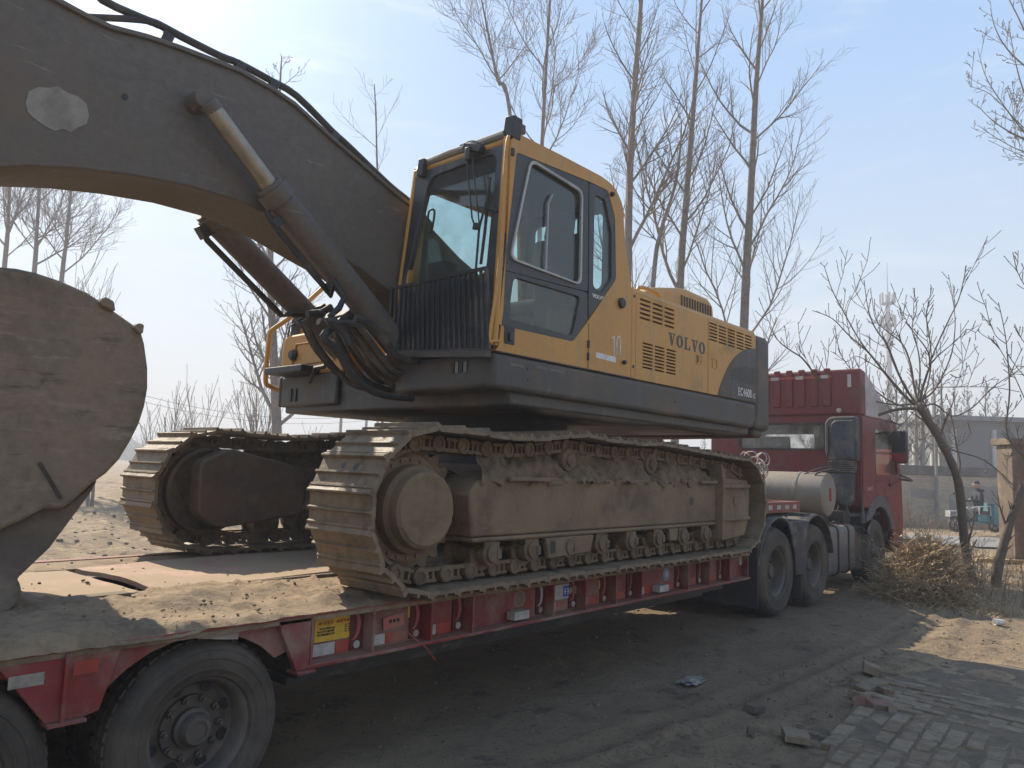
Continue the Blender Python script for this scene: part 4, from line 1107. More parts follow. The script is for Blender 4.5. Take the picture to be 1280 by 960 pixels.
# roof, rear, far side, floor
q = MB(); rz = [(3.955,4.06),(3.985,4.115),(4.6,4.125),(5.2,4.12),(5.36,4.05),(5.36,4.03),(3.97,4.03)]
q.prism(rz, YA+.051, CY1-.051); q.prism([(x, z) for x, z in rz[:5]]+[(5.36,4.0),(3.96,4.0)], CY1-.05, CY1)
build('cab_roof', q, YEL, cab, bevel=.02)
q = MB(); q.ring(rpoly([(3.87,2.5),(3.97,4.03),(5.36,4.03),(5.45,3.3),(5.59,3.2),(5.59,2.5)], .03, 3), rpoly([(4.02,2.9),(4.09,3.93),(5.25,3.93),(5.32,2.9)], .08, 4), CY1-.045, CY1, 48); build('cab_far_side', q, YEL, cab, bevel=.01)
q = MB(); q.prism(rpoly([(4.01,2.89),(4.08,3.94),(5.26,3.94),(5.33,2.89)], .08, 4), CY1-.03, CY1-.024); build('far_pane', q, GLASS, cab)
rm_ = Matrix.Translation((5.40,0,0))
q = MB(); q.ring([(YA+.052,2.5),(CY1-.052,2.5),(CY1-.052,4.02),(YA+.052,4.02)], rpoly([(YA+.14,3.25),(CY1-.14,3.25),(CY1-.14,3.92),(YA+.14,3.92)], .06, 4), 5.33, 5.37, 40, 'x'); build('cab_rear', q, DG, cab, bevel=.008)
q = MB(); q.prism(rpoly([(YA+.13,3.24),(CY1-.13,3.24),(CY1-.13,3.93),(YA+.13,3.93)], .06, 4), 5.345, 5.351, 'x'); build('rear_pane', q, GLASS, cab)
q = MB(); q.box(3.9, 5.32, YA+.055, CY1-.055, 2.5, 2.56); q.box(5.38, 5.59, YA+.06, CY1-.06, 2.5, 3.24); build('cab_floor', q, INTER, cab)
# windscreen frame (leans back)
def WS(px, off=0):
    """photograph pixel on the windscreen's leaning plane"""
    d = ray(*px); n = Vector((1, 0, -.066)); p0 = Vector((3.868+off, 4, 2.5)); return CPOS+d*((p0-CPOS).dot(n)/d.dot(n))
def ws_ring(o_px, i_px, r_, t0, t1, m_, nm, par):
    f = lambda px: (lambda v: (v.y, v.z))(WS(px))
    q = MB(); q.ring(rpoly([f(p) for p in o_px], .05, 4), rpoly([f(p) for p in i_px], r_, 5), 0, 1, 56, 'x')
    q.v = [(3.868+.066*(v[2]-2.5)+(t0 if v[0] < .5 else t1), v[1], v[2]) for v in q.v]
    return build(nm, q, m_, par, bevel=.006)
ws_ring([(522,213),(632,176),(612,437),(489,446)], [(537,222),(622,190),(607,345),(505,360)], .10, -.005, .05, DG, 'windscreen_frame', cab)
f = lambda px: (lambda v: (v.y, v.z))(WS(px))
q = MB(); q.prism(rpoly([f(p) for p in [(534,219),(625,187),(609,430),(497,440)]], .08, 4), 0, 1, 'x'); q.v = [(3.868+.066*(v[2]-2.5)+(.024 if v[0] < .5 else .03), v[1], v[2]) for v in q.v]; build('windscreen', q, GLASS, cab)
# A pillars (the near one runs up the front corner), roof front beam, lamps, brackets
q = MB(); q.tube([WS((617,432)), WS((634,172))], .028, 10); build('corner_pillar', q, YEL, cab)
q = MB(); q.tube([WS((489,440), .01), WS((521,212), .01)], .022, 10); build('corner_pillar', q, YEL, cab)
q = MB(); q.tube([WS((527,207)), WS((565,192)), WS((632,168))], .034, 10); build('roof_beam', q, mat('roof_beam_grey', (.22,.22,.20), .5, dust=.3, up=.6), cab)
def wbox(px, d, m_, nm, rot=0, off=-.03, bev=.006):
    p = WS(px, off); q = MB(); q.obox(p, d, Euler((rot, 0, 0))); return build(nm, q, m_, cab, bevel=bev)
wbox((528,210), (.05,.07,.14), BLACK, 'lamp_bracket', .15)
wbox((641,161), (.10,.09,.16), BLACK, 'lamp_bracket', .1, .03)
wbox((651,162), (.06,.05,.07), mat('brown_lens', (.10,.05,.04), .3), 'marker_lamp', 0, .12)
wbox((545,199), (.05,.05,.04), MATS['brown_lens'], 'marker_lamp', 0, .06)
wbox((594,186), (.09,.20,.055), BLACK, 'wiper_motor', .36, -.02)
wbox((587,193), (.06,.05,.10), BLACK, 'wiper_motor', .0, -.05)
wbox((641,190), (.03,.02,.06), BLACK, 'mirror_clamp', 0, -.02)
q = MB()
q.tube([WS((583,192),-.06), WS((586,230),-.07), WS((590,272),-.06), WS((594,284),-.05)], .007, 6); q.tube([WS((590,190),-.05), WS((594,235),-.06), WS((598,268),-.05), WS((599,280),-.05)], .006, 6)
q.tube([WS((613,222),-.05), WS((607,255),-.06), WS((599,285),-.05), WS((595,335),-.04)], .010, 6)
q.tube([WS((612,228),-.035), WS((606,290),-.035), WS((601,330),-.03)], .012, 5)
q.tube([WS((605,260),-.04), WS((622,264),-.02)], .012, 6)
wip = build('wiper', q, BLACK, cab)
q = MB(); q.obox(WS((596,283), -.055), (.03,.06,.05), Euler((.2,0,0))); build('wiper_pivot', q, BLACK, wip, bevel=.005)
q = MB(); q.tube(smooth_path([WS((535,283),-.02), WS((536,265),-.05), WS((543,263),-.05), WS((541,282),-.05), WS((538,292),-.02)], 4), .009, 6); build('grab_handle', q, BLACK, cab)
q = MB(); q.tube(smooth_path([WS((575,182),-.02), WS((590,176),-.03), WS((600,180),-.03), WS((606,186),-.02)], 4), .005, 6); build('wire', q, HOSE, cab)
# lower window guard: frame and upright bars
G0 = -.10
def GP(px): return WS(px, G0)
q = MB(); gf_ = [GP((490,361)), GP((608,335)), GP((611,437)), GP((487,440))]
for i in range(4): q.tube([gf_[i], gf_[(i+1) % 4]], .016, 4)
ga = WS((607,340)); gb = WS((611,430))
q.tube([gf_[1], ga], .012, 4); q.tube([gf_[2], gb], .012, 4); q.tube([gf_[0], WS((494,358))], .012, 4); q.tube([gf_[3], WS((491,440))], .012, 4)
gd = build('window_guard', q, BLACK, ex, bevel=0)
q = MB(); q.tube([gf_[3]+Vector((0,0,-.02)), gf_[2]+Vector((0,0,-.03))], .03, 4); build('guard_sill', q, GREY, gd)
NB = 19
for k in range(1, NB):
    t = k/NB; a = gf_[0].lerp(gf_[1], t); b_ = gf_[3].lerp(gf_[2], t)
    q = MB(); q.tube([a, b_], .0115, 4); build('guard_bar', q, BLACK, gd)
# side pipes of the front corner
q = MB(); q.tube(smooth_path([U(636,170,1,YA-.03), U(632,195,1,YA-.03), U(624,330,1,YA-.03), U(612,420,1,YA-.03), U(616,426,1,YA-.03), U(622,426,1,YA-.02)], 4), .012, 8); build('hand_rail', q, YEL, cab)
# seat and controls inside
q = MB(); q.prism(rpoly([(4.70,2.95),(5.15,2.93),(5.18,3.05),(4.72,3.08)], .04, 3), 3.85, 4.35); q.prism(rpoly([(5.05,3.02),(5.20,3.02),(5.30,3.72),(5.18,3.74)], .05, 3), 3.87, 4.33); q.prism(rpoly([(5.17,3.72),(5.28,3.72),(5.31,3.93),(5.22,3.93)], .04, 3), 3.97, 4.23)
build('seat', q, SEAT, cab, bevel=.03)
q = MB(); q.box(4.55, 5.2, 3.66, 3.80, 2.56, 3.15); q.box(4.55, 5.2, 4.40, 4.55, 2.56, 3.12); q.tube([(4.62,3.73,3.15),(4.55,3.74,3.36)], .02, 8); q.tube([(4.62,4.47,3.12),(4.55,4.46,3.36)], .02, 8); q.tube([(4.25,4.0,2.56),(4.15,4.0,3.0)], .015, 6); q.tube([(4.25,4.15,2.56),(4.15,4.15,3.0)], .015, 6); q.box(4.05, 4.2, 4.3, 4.5, 2.56, 3.3)
build('control_console', q, INTER, cab, bevel=.02)
q = MB(); q.box(3.98, 4.05, 3.62, 4.56, 3.86, 4.0); q.box(4.02, 5.2, 3.63, 4.55, 3.96, 4.01); build('roof_lining', q, INTER, cab)

# ---- boom
BY0, BY1 = 4.72, 5.26
bt = [(-2.3,3.62),(-1.2,4.12),(0.2,4.40)]+XZ([(30,-22),(70,0),(105,19),(137,34),(183,46),(225,60),(298,88),(339,111),(367,130),(413,172),(455,208),(495,243),(515,258),(545,290),(575,322),(605,348),(622,372)], BY0)+[(4.92,2.8)]
bb = [(4.80,2.62),(4.55,2.52)]+XZ([(480,402),(440,378),(400,348),(360,326),(310,297),(250,270),(190,254),(125,243),(60,236),(0,234),(-40,237)], BY1)+[(.3,3.30),(-.8,3.20),(-1.8,3.15),(-2.35,3.25)]
q = MB(); q.prism(bt+bb, BY0, BY1); boom = build('boom', q, BOOM, ex, bevel=.012)
q = MB(); q.prism([(x, z+.012) for x, z in bt[:16]]+[(x, z-.02) for x, z in reversed(bt[:16])], BY0-.025, BY1+.025); build('boom_top_plate', q, BOOM, ex, bevel=.006)
pat = XZ([(32,128),(36,114),(48,109),(62,110),(72,108),(84,116),(98,121),(108,130),(111,145),(108,155),(98,159),(88,166),(78,161),(68,164),(56,158),(42,148),(34,140)], BY0)
q = MB(); q.prism(pat, BY0-.004, BY0-.0005); build('label_patch', q, PATCH, boom)  # pale beige shape in place of an obscured label
p = U(156, 121, 1, BY0); q = MB(); q.lathe([(.02,0),(.02,.006),(.001,.006)], (p.x, BY0, p.z), 'y', 12, -1); build('grease_nipple', q, BLACK, boom)
# boom foot brackets
q = MB(); q.prism([(4.2,2.5),(5.3,2.5),(5.1,2.95),(4.8,3.0),(4.45,2.8)], BY0-.09, BY0-.03); q.prism([(4.2,2.5),(5.3,2.5),(5.1,2.95),(4.8,3.0),(4.45,2.8)], BY1+.03, BY1+.09); build('boom_bracket', q, YEL, ex, bevel=.01)
# pipes along the top
def boomtop(px, Y): return U(px[0], px[1], 1, Y)
pl1 = [(112,-22),(128,0),(183,25),(197,30),(229,47),(275,70),(298,79),(339,101),(371,120),(415,164),(436,183),(486,231),(514,254),(540,283)]
pl2 = [(60,18),(105,21),(150,23),(183,26),(198,32)]
q = MB(); q.tube(smooth_path([boomtop(p, 4.86) for p in pl1], 3), .026, 8); build('boom_pipe', q, BLACK, ex)
q = MB(); q.tube(smooth_path([boomtop(p, 4.86) for p in pl2], 3), .022, 8); build('boom_pipe', q, BLACK, ex)
for px_ in ((299,82),(341,105),(417,169)):
    p = U(*px_, 1, 4.86); q = MB(); q.obox(p+Vector((0,.04,-.02)), (.07,.14,.09), Euler((0,.35,0))); build('pipe_clamp', q, BLACK, ex, bevel=.008)
q = MB(); p = U(206, 47, 1, 4.86); q.obox(p+Vector((0,.04,-.03)), (.07,.16,.12), Euler((0,.3,0))); build('pipe_clamp', q, BLACK, ex, bevel=.008)
# arm and linkage behind the frame's edge
q = MB(); q.prism([(-2.75,3.85),(-2.2,3.75),(-1.9,3.2),(-.4,2.2),(.5,1.9),(.5,1.62),(-.5,1.75),(-2.4,2.75),(-2.8,3.3)], 4.80, 5.32); build('arm', q, BOOM, ex, bevel=.02)
q = MB(); q.tube([(.4,YC,4.62),(-1.2,YC,4.5)], .13, 20); q.tube([(-1.2,YC,4.5),(-2.5,YC,3.9)], .06, 14); q.box(.2, .5, YC-.12, YC+.12, 4.33, 4.65); build('arm_cylinder', q, BOOM, ex)
q = MB(); q.tube([(.1,YC,1.75),(.75,YC,2.35)], .09, 14); q.prism([(.3,1.6),(.6,1.65),(1.0,2.4),(.7,2.45)], 4.7, 5.42); build('bucket_link', q, BOOM, ex, bevel=.02)
# boom cylinders
def cyl(yc, pts, parent, hosepts, lab=None):
    """pts: rod eye, rod foot (gland), tube end in pixels on the plane y=yc"""
    e, g, t = [U(p[0], p[1], 1, yc) for p in pts]
    ax = (t-g).normalized()
    q = MB(); q.tube([g-ax*.02, t], .104, 26); c = build('boom_cylinder', q, BOOM, ex, bevel=.006)
    q = MB(); q.tube([g-ax*.06, g+ax*.05], .114, 26); q.tube([g-ax*.09, g-ax*.058], .10, 20); build('gland', q, BOOM, c, bevel=.006)
    q = MB(); q.tube([e, g], .062, 22); rod = build('rod', q, CHROME, c)
    q = MB(); q.tube([e-ax*.05+Vector((0,-.02,0)), e-ax*.05+Vector((0,.16,0))], .066, 24); q.tube([e-ax*.02, e+ax*.05], .064, 16); build('rod_eye', q, BOOM, c, bevel=.01)
    q = MB(); q.tube([t, t+ax*.16], .10, 20); q.tube([t+ax*.15+Vector((0,-.12,0)), t+ax*.15+Vector((0,.12,0))], .12, 24); build('cylinder_foot', q, BLACK, c, bevel=.01)
    return c, e, g, t, ax
c1, e, g, t, ax = cyl(4.585, [(262,132),(346,245),(512,452)], ex, None)
nrm = Vector((-ax.z, 0, ax.x))
if nrm.z > 0: nrm = -nrm
q = MB(); q.tube(smooth_path([g+nrm*.14+ax*.02, g+nrm*.17+ax*.15, g+nrm*.17+ax*.75], 3)+[U(v[0], v[1], 1, 4.44) for v in ((418,352),(430,372),(424,385),(413,395),(420,405))], .024, 8); build('cylinder_pipe', q, BLACK, c1)
for k in (.12, .7):
    q = MB(); p = g+ax*k+nrm*.13; q.obox(p, (.06,.06,.09), Euler((0,.9,0))); build('pipe_bracket', q, BLACK, c1)
c2, e, g, t, ax = cyl(5.68, [(205,195),(268,275),(462,475)], ex, None)
nrm = Vector((-ax.z, 0, ax.x)); nrm = -nrm if nrm.z > 0 else nrm
q = MB(); q.tube([g+nrm*.13-ax*.02, g+nrm*.17+ax*.06, g+nrm*.175+ax*.9]+[U(v[0], v[1], 1, 5.6) for v in ((365,392),(390,393),(402,398),(412,412))], .026, 8); q.obox(g+nrm*.13, (.10,.08,.10), Euler((0,.9,0))); build('cylinder_pipe', q, BLACK, c2)
q = MB(); p = U(402, 386, 1, 5.55); q.obox(p, (.07,.09,.06), Euler((0,.9,0))); build('pipe_bracket', q, BLACK, c2, bevel=.006)
# hoses drooping between the cylinders and the frame
hs = [[(384,393),(400,392),(416,405),(430,420),(440,440)], [(374,398),(382,412),(392,432),(404,448),(426,470),(452,484),(485,492)], [(380,400),(392,425),(402,440),(420,462),(440,480),(470,488)],
      [(398,402),(414,412),(424,440),(440,470),(460,485),(492,486)], [(425,403),(433,396),(444,394),(452,398),(448,408)], [(428,412),(438,420),(452,436),(468,462),(488,478)], [(436,410),(448,418),(462,440),(476,458),(490,470)],
      [(445,405),(455,416),(470,436),(484,454),(492,462)], [(404,420),(420,436),(432,456),(446,476),(468,490)], [(412,402),(424,410),(430,416),(436,430)], [(444,398),(458,402),(470,412),(486,432),(495,445)]]
hs += [[(424,404),(434,424),(448,448),(466,470),(486,480)], [(416,400),(424,428),(436,452),(456,476),(480,486)], [(430,402),(446,420),(458,444),(472,460),(490,466)], [(420,404),(428,416),(442,432),(458,452),(480,470)]]
for i, h in enumerate(hs):
    y = 5.35-.09*i if i < 4 else (4.95-.06*i if i < 11 else 5.05-.1*(i-11))
    h = ([(424, 405)] if i in (5, 6, 7, 8, 9) else [])+h
    h = h+([(h[-1][0]+22, h[-1][1]+6), (h[-1][0]+48, h[-1][1]+8)] if i not in (0, 4, 9) else [])
    q = MB(); q.tube(smooth_path([U(a, b_, 1, y) for a, b_ in h], 4), .026 if i % 3 else .032, 8); build('hydraulic_hose', q, HOSE, ex)
q = MB(); q.obox(U(428,408,1,5.15), (.24,.34,.13), Euler((0,.9,0))); build('hose_manifold', q, BLACK, ex, bevel=.02)
q = MB(); q.obox(U(408,398,1,5.55), (.22,.2,.12), Euler((0,.9,0))); build('hose_manifold', q, BLACK, ex, bevel=.02)
for px_, y in (((430,404),5.0),((418,408),5.1),((441,412),4.8),((432,418),4.9),((424,428),5.0),((448,420),4.75)):
    q = MB(); p = U(*px_, 1, y); q.obox(p, (.10,.08,.085), Euler((.3,.9,0))); build('hose_fitting', q, BLACK if px_[0] % 2 else mat('brass_fitting', (.20,.16,.10), .5), ex, bevel=.01)
# ---- far front corner: tool box, lamp, step, rail, mirror
tb = [U(*p, 1, 6.53) for p in ((356,462),(361,427),(372,421),(407,416))]
q = MB(); q.prism(rpoly([(5.52,2.494),(5.52,2.80),(5.62,2.90),(6.50,2.885),(6.545,2.80),(6.55,2.494)], [.0,.05,.05,.06,.05,0], 4), 4.06, 5.62, 'x', taper=rpoly([(5.52,2.494),(5.52,2.93),(5.62,3.05),(6.50,3.03),(6.545,2.95),(6.55,2.494)], [.0,.05,.05,.06,.05,0], 4))
tbx = build('tool_box', q, YEL, ex, bevel=.02)
p0 = [(lambda v: (v.y, v.z))(U(*p, 0, 4.05)) for p in ((368,430),(408,424),(418,450),(362,458))]
q = MB(); q.ring(p0, [( (a*7+sum(x[0] for x in p0)/4)/8, (b_*7+sum(x[1] for x in p0)/4)/8) for a, b_ in p0], 4.045, 4.058, 24, 'x'); build('tool_box_lid', q, YEL, tbx, bevel=.004)
p = U(367, 444, 0, 4.05); q = MB(); q.lathe([(.055,0),(.055,.02),(.035,.045),(.001,.045)], (4.055, p.y, p.z), 'x', 20, -1); build('corner_lamp', q, BLACK, tbx)
a = U(342, 466, 0, 3.95); b_ = U(388, 466, 0, 3.95)
q = MB(); q.box(3.85, 4.05, b_.y, a.y, a.z-.03, a.z+.035); stp = build('step', q, BLACK, ex, bevel=.01)
for x_ in (392, 402):
    pass
q = MB(); q.tube([U(387,478,0,3.98), U(394,460,0,3.95), U(406,458,0,3.98)], .022, 6); build('step_bracket', q, BLACK, ex)
for k in range(2):
    p = U(363+6*k, 494, 0, 4.045); q = MB(); q.prism([(p.y-.02,p.z-.06),(p.y+.016,p.z-.06),(p.y+.016,p.z+.06),(p.y-.02,p.z+.06)], 4.036, 4.0495, 'x'); build('vent_slot', q, BLACK, ex)
q = MB(); q.tube(smooth_path([U(348,487,1,6.62), U(338,483,1,6.62), U(332,474,1,6.62), U(337,420,1,6.62), U(341,412,1,6.62), U(366,394,1,6.62), U(410,355,1,6.62), U(430,345,1,6.62)], 5), .024, 8); build('hand_rail', q, YEL, ex)
q = MB(); q.tube([U(359,428,1,6.5), U(362,408,1,6.5), U(368,405,1,6.5)], .010, 6); q.obox(U(370,411,1,6.5), (.04,.10,.20), Euler((0,0,.1))); build('rear_mirror', q, BLACK, ex, bevel=.01)

# ---- bucket
BK = mat('bucket_earth', (.215,.163,.115), .9, (.165,.125,.088), 2.0, streak=[((.9,.9,5,0,.7,0),3,.55,.66,(.27,.21,.15)),((.9,.9,7,0,-.5,0),4,.58,.66,(.125,.095,.067)),((1,1,1),5,.64,.72,(.15,.10,.065))], dust=.4, dustscale=3, dustc=(.265,.192,.126), bump=.6, bscale=18, vary=.18)
BY = 4.33
bs = XZ([(-70,348),(-35,336),(0,333),(22,335),(45,340),(75,350),(110,365),(128,377),(143,388),(160,400),(177,412),(182,430),(186,460),(186,485),(182,508),(175,530),(164,552),(150,575),(134,592),(117,604),(100,620),(79,637),(55,637),(27,652),(0,664),(-70,664)], BY)
q = MB(); q.prism(bs, BY, BY+.05); buck = build('bucket', q, BK, ex, bevel=.035, seg=4)
q = MB(); rim_ = bs[2:21]
n_ = len(rim_)
for i, (x, z) in enumerate(rim_):
    q.v += [(x, BY+.051, z), (x-.02 if False else x, 5.78, z)]
    # inner skin
cx_, cz_ = 1.0, 1.9
for i, (x, z) in enumerate(rim_):
    xx, zz = x+(cx_-x)*.04, z+(cz_-z)*.04
    q.v += [(xx, BY+.051, zz), (xx, 5.78, zz)]
for i in range(n_-1):
    a = 2*i; q.f += [(a, a+2, a+3, a+1), (2*n_+a, 2*n_+a+1, 2*n_+a+3, 2*n_+a+2)]
q.f += [(0,1,2*n_+1,2*n_), (2*n_-2, 4*n_-2, 4*n_-1, 2*n_-1)]
build('bucket_back', q, BK, ex, sharp=40)
q = MB(); q.prism(bs, 5.781, 5.83); build('bucket_far_side', q, BK, ex, bevel=.012)
lipf = XZ([(79,634),(100,617),(119,600),(112,614),(60,684),(20,722),(22,740),(18,756),(6,764),(-25,772),(-60,772),(-60,690),(0,660),(27,648),(55,633)], BY+.10)
q = MB(); q.prism(lipf, BY+.07, BY+.12); build('bucket_cheek', q, mat('bucket_shade_steel', (.12,.095,.075), .85, (.16,.125,.095), 4, dust=.25, bump=.3), ex, bevel=.008)  # cheek coloured darker to carry the shade under the bucket
q = MB(); q.box(-.15, 1.25, BY+.13, 5.77, 1.02, 1.08, Matrix.Translation((.05,0,.22)) @ Matrix.Rotation(R(16), 4, 'Y')); build('bucket_lip', q, BK, ex, bevel=.01)
for k in range(5):
    yk_ = BY+.16+.33*k
    if k == 0: tp_ = XZ([(18,722),(22,735),(21,750),(10,762),(-14,770),(-30,740),(0,715)], yk_)
    q = MB(); q.prism(rpoly(tp_, .03, 3), yk_-.08, yk_+.08); build('bucket_tooth', q, BK, ex, bevel=.03)
q = MB()
q.prism(rpoly(XZ([(122,378),(130,371),(141,377),(143,390),(128,384)], BY-.01), .01, 2), BY-.03, BY+.09); build('side_cutter', q, BK, buck, bevel=.006); q = MB(); q.prism(rpoly(XZ([(165,409),(172,404),(179,406),(177,418),(172,417)], BY-.01), .01, 2), BY-.03, BY+.09); build('side_cutter', q, BK, buck, bevel=.006)
q = MB(); a, b_ = U(49,578,1,BY), U(76,623,1,BY); q.tube([a, b_], .012, 4); build('weld_gouge', q, mat('dark_gouge', (.07,.055,.045), .9), buck)
# ------------------------------------------------------------------ tractor unit
tr = thing('tractor_truck', 'red three-axle tractor unit with tall ribbed roof fairing, seen from behind', 'truck', (12, 5.06, 0))
TY0, TY1 = 3.79, 6.33
for x in (9.42, 10.69):
    wheel(tr, x, 3.83, .53, .29, .285, 1, dish=.17)
    wheel(tr, x, 4.17, .53, .28, .285, 1)
    wheel(tr, x, 6.29, .53, .29, .285, -1, dish=.17)
    a_ = MB(); a_.tube([(x, 4.0, .53), (x, 6.2, .53)], .10, 12); a_.lathe([(.22,-.2),(.26,0),(.22,.2)], (x, 5.06, .53), 'x', 20); build('axle', a_, BLACK, tr)
wheel(tr, 13.5, 3.86, .53, .30, .285, 1, dish=.06)
wheel(tr, 13.5, 6.26, .53, .30, .285, -1, dish=.06)
q = MB()
for y in (4.62, 5.42): q.box(8.95, 14.4, y, y+.09, .72, 1.0)
for x in (9.1, 10.05, 11.3, 12.3): q.box(x, x+.12, 4.71, 5.42, .76, .96)
q.lathe([(.45,0),(.45,.08),(.3,.1),(.001,.1)], (10.05, 5.06, 1.10), 'z', 28)
build('chassis', q, BLACK, tr, bevel=.006)
# mudguards over the pair
def arcshell(cx, cz, ro, ri, a0, a1, y0, y1, n=18):
    pts = [(cx+ro*math.cos(R(a0+(a1-a0)*k/n)), cz+ro*math.sin(R(a0+(a1-a0)*k/n))) for k in range(n+1)]
    pts += [(cx+ri*math.cos(R(a1+(a0-a1)*k/n)), cz+ri*math.sin(R(a1+(a0-a1)*k/n))) for k in range(n+1)]
    q = MB(); q.prism(pts, y0, y1); return q
for y0, y1 in ((3.80, 4.50), (5.65, 6.32)):
    for x, a0, a1 in ((9.42, 62, 172), (10.69, 8, 118)):
        build('mudguard', arcshell(x, .56, .64, .615, a0, a1, y0, y1), RUBBER, tr, bevel=.008)
    q = MB(); q.prism([(9.70,1.128),(10.41,1.128),(10.34,1.02),(10.22,.70),(10.20,.45),(9.93,.45),(9.91,.70),(9.77,1.02)], y0, y0+.03)
    q.prism([(9.70,1.13),(10.41,1.13),(10.36,1.10),(9.75,1.10)], y0+.031, y1)
    mg = build('mudguard_centre', q, RUBBER, tr, bevel=.01)
    q = MB()
    for k in range(9): q.box(9.2+.19*k-.02, 9.2+.19*k+.02, y0+.04, y1-.04, 1.13+.065*math.cos((9.2+.19*k-10.05)*.3), 1.215-.09*max(0, abs(9.2+.19*k-10.05)-.55)**1.3)
    build('mudguard_rib', q, RUBBER, mg, bevel=.008)
    for zz in (1.05, 1.10):
        q = MB(); q.box(9.98, 10.05, y0-.006, y0-.0005, zz-.02, zz); q.box(10.02, 10.10, y0-.006, y0-.0005, zz-.045, zz-.03); build('guard_clip', q, BLACK, mg)
q = MB(); q.box(8.74, 8.765, 3.80, 4.85, .17, 1.0); q.box(8.74, 8.765, 5.35, 6.32, .17, 1.0); mf = build('mud_flap', q, mat('flap_rubber', (.032,.033,.036), .7, dust=.3, dustc=(.09,.08,.07)), tr, bevel=.004)
q = MB(); q.box(8.73, 8.739, 3.80, 4.85, .30, .315); build('flap_bar', q, BLACK, mf)
q = MB(); q.box(10.135, 10.155, 3.82, 4.45, .14, .46); build('mud_flap', q, MATS['flap_rubber'], tr)
# big steel tank across the frame
q = MB(); tk = [(.29,3.97),(.312,3.985),(.317,4.01),(.317,6.15),(.312,6.175),(.25,6.21),(.001,6.22)]
q.lathe([(.001,3.945),(.15,3.95),(.25,3.96)]+tk, (11.66, 0, 1.455), 'y', 44); tank = build('steel_tank', q, STEELTANK, tr, sharp=25)
for y in (4.35, 5.7):
    q = MB(); q.lathe([(.319,y),(.325,y+.005),(.325,y+.045),(.319,y+.05)], (11.66, 0, 1.455), 'y', 44, cap='open'); build('tank_strap', q, mat('strap_steel', (.2,.19,.17), .6, dust=.4), tank, sharp=25)
q = MB(); q.box(11.60, 11.66, 3.93, 3.944, 1.36, 1.55); build('red_label', q, REDTAPE, tank)
q = MB(); q.box(11.40, 12.0, 4.1, 6.1, 1.0, 1.14); build('tank_cradle', q, BLACK, tr)
q = MB(); q.tube(smooth_path([(11.55,4.15,1.62),(11.5,4.1,1.75),(11.55,3.98,1.80),(11.7,3.93,1.83),(11.95,3.9,1.80)], 5), .014, 7); q.tube(smooth_path([(11.50,4.75,1.3),(11.42,4.6,1.5),(11.5,4.4,1.68),(11.6,4.1,1.83),(11.75,3.95,1.86)], 5), .010, 6); build('tank_pipe', q, HOSE, tank)
# coiled wires
q = MB(); rc = random.Random(4)
for k in range(16):
    c = Vector((10.6+rc.uniform(-.1,.1), 4.70+rc.uniform(-.2,.22), 1.83+rc.uniform(-.12,.14))); r = rc.uniform(.05,.12); tl = rc.uniform(0, 3)
    q.tube([c+Vector((r*math.cos(a)*math.cos(tl), r*math.cos(a)*math.sin(tl), r*math.sin(a)*rc.uniform(.9,1.1))) for a in [j*.45 for j in range(13)]], .008, 5)
build('coiled_lines', q, mat('pale_wire', (.40,.37,.32), .5), tr)
q = MB(); q.box(10.55, 10.62, 4.5, 5.6, 1.0, 1.72); build('line_stand', q, REDT, tr, bevel=.01)
# fuel tank
q = MB(); q.prism(rpoly([(3.86,.30),(4.48,.30),(4.48,1.0),(3.86,1.0)], .10, 5), 11.33, 12.46, 'x'); ft = build('fuel_tank', q, mat('fuel_tank_alloy', (.20,.19,.175), .5, (.16,.15,.14), 2, dust=.35, up=.8, dustc=(.26,.22,.17), metal=.3), tr, bevel=.015)
for x in (11.66, 12.12):
    q = MB(); q.ring(rpoly([(3.846,.286),(4.49,.286),(4.49,1.014),(3.846,1.014)], .11, 5), rpoly([(3.859,.299),(4.481,.299),(4.481,1.001),(3.859,1.001)], .10, 5), x, x+.05, 40, 'x'); build('tank_strap', q, BLACK, ft)
q = MB(); q.lathe([(.055,0),(.055,.04),(.02,.06),(.001,.06)], (11.75, 4.0, 1.0), 'z', 16); build('filler_cap', q, mat('brown_cap', (.14,.10,.075), .7), ft)
q = MB(); q.box(12.5, 12.85, 3.88, 4.5, .30, .92); q.box(12.48, 12.88, 3.86, 4.4, .92, .97); build('side_box', q, BLACK, tr, bevel=.02)
q = MB(); q.box(12.86, 12.90, 3.86, 4.45, .42, 1.12); q.box(12.62, 14.0, 3.92, 4.4, 1.10, 1.16); build('wheel_guard', q, RUBBER, tr, bevel=.02)
# cab: rear wall with window
RY = lambda pts: pts
rw_o = rpoly([(TY0,1.28),(TY0,2.69),(TY1,2.69),(TY1,1.28)], .03, 3)
rw_i = rpoly([(4.345,2.155),(4.345,2.565),(5.78,2.565),(5.78,2.155)], .07, 5)
q = MB(); q.ring(rw_o, rw_i, 12.6, 12.66, 64, 'x'); cabt = build('cab', q, REDTRUCK, tr, bevel=.015)
q = MB(); q.ring(rpoly([(4.325,2.135),(4.325,2.585),(5.80,2.585),(5.80,2.135)], .08, 5), rpoly([(4.355,2.165),(4.355,2.555),(5.77,2.555),(5.77,2.165)], .06, 5), 12.588, 12.6005, 56, 'x'); build('window_seal', q, BLACK, cabt)
q = MB(); q.prism(rpoly([(4.34,2.15),(4.34,2.57),(5.785,2.57),(5.785,2.15)], .07, 5), 12.62, 12.626, 'x'); build('rear_window', q, glass_mat('cab_rear_glass', (.88,.88,.86), .05, .22), cabt)  # heavy pale film stands in for the bright reflection in this pane
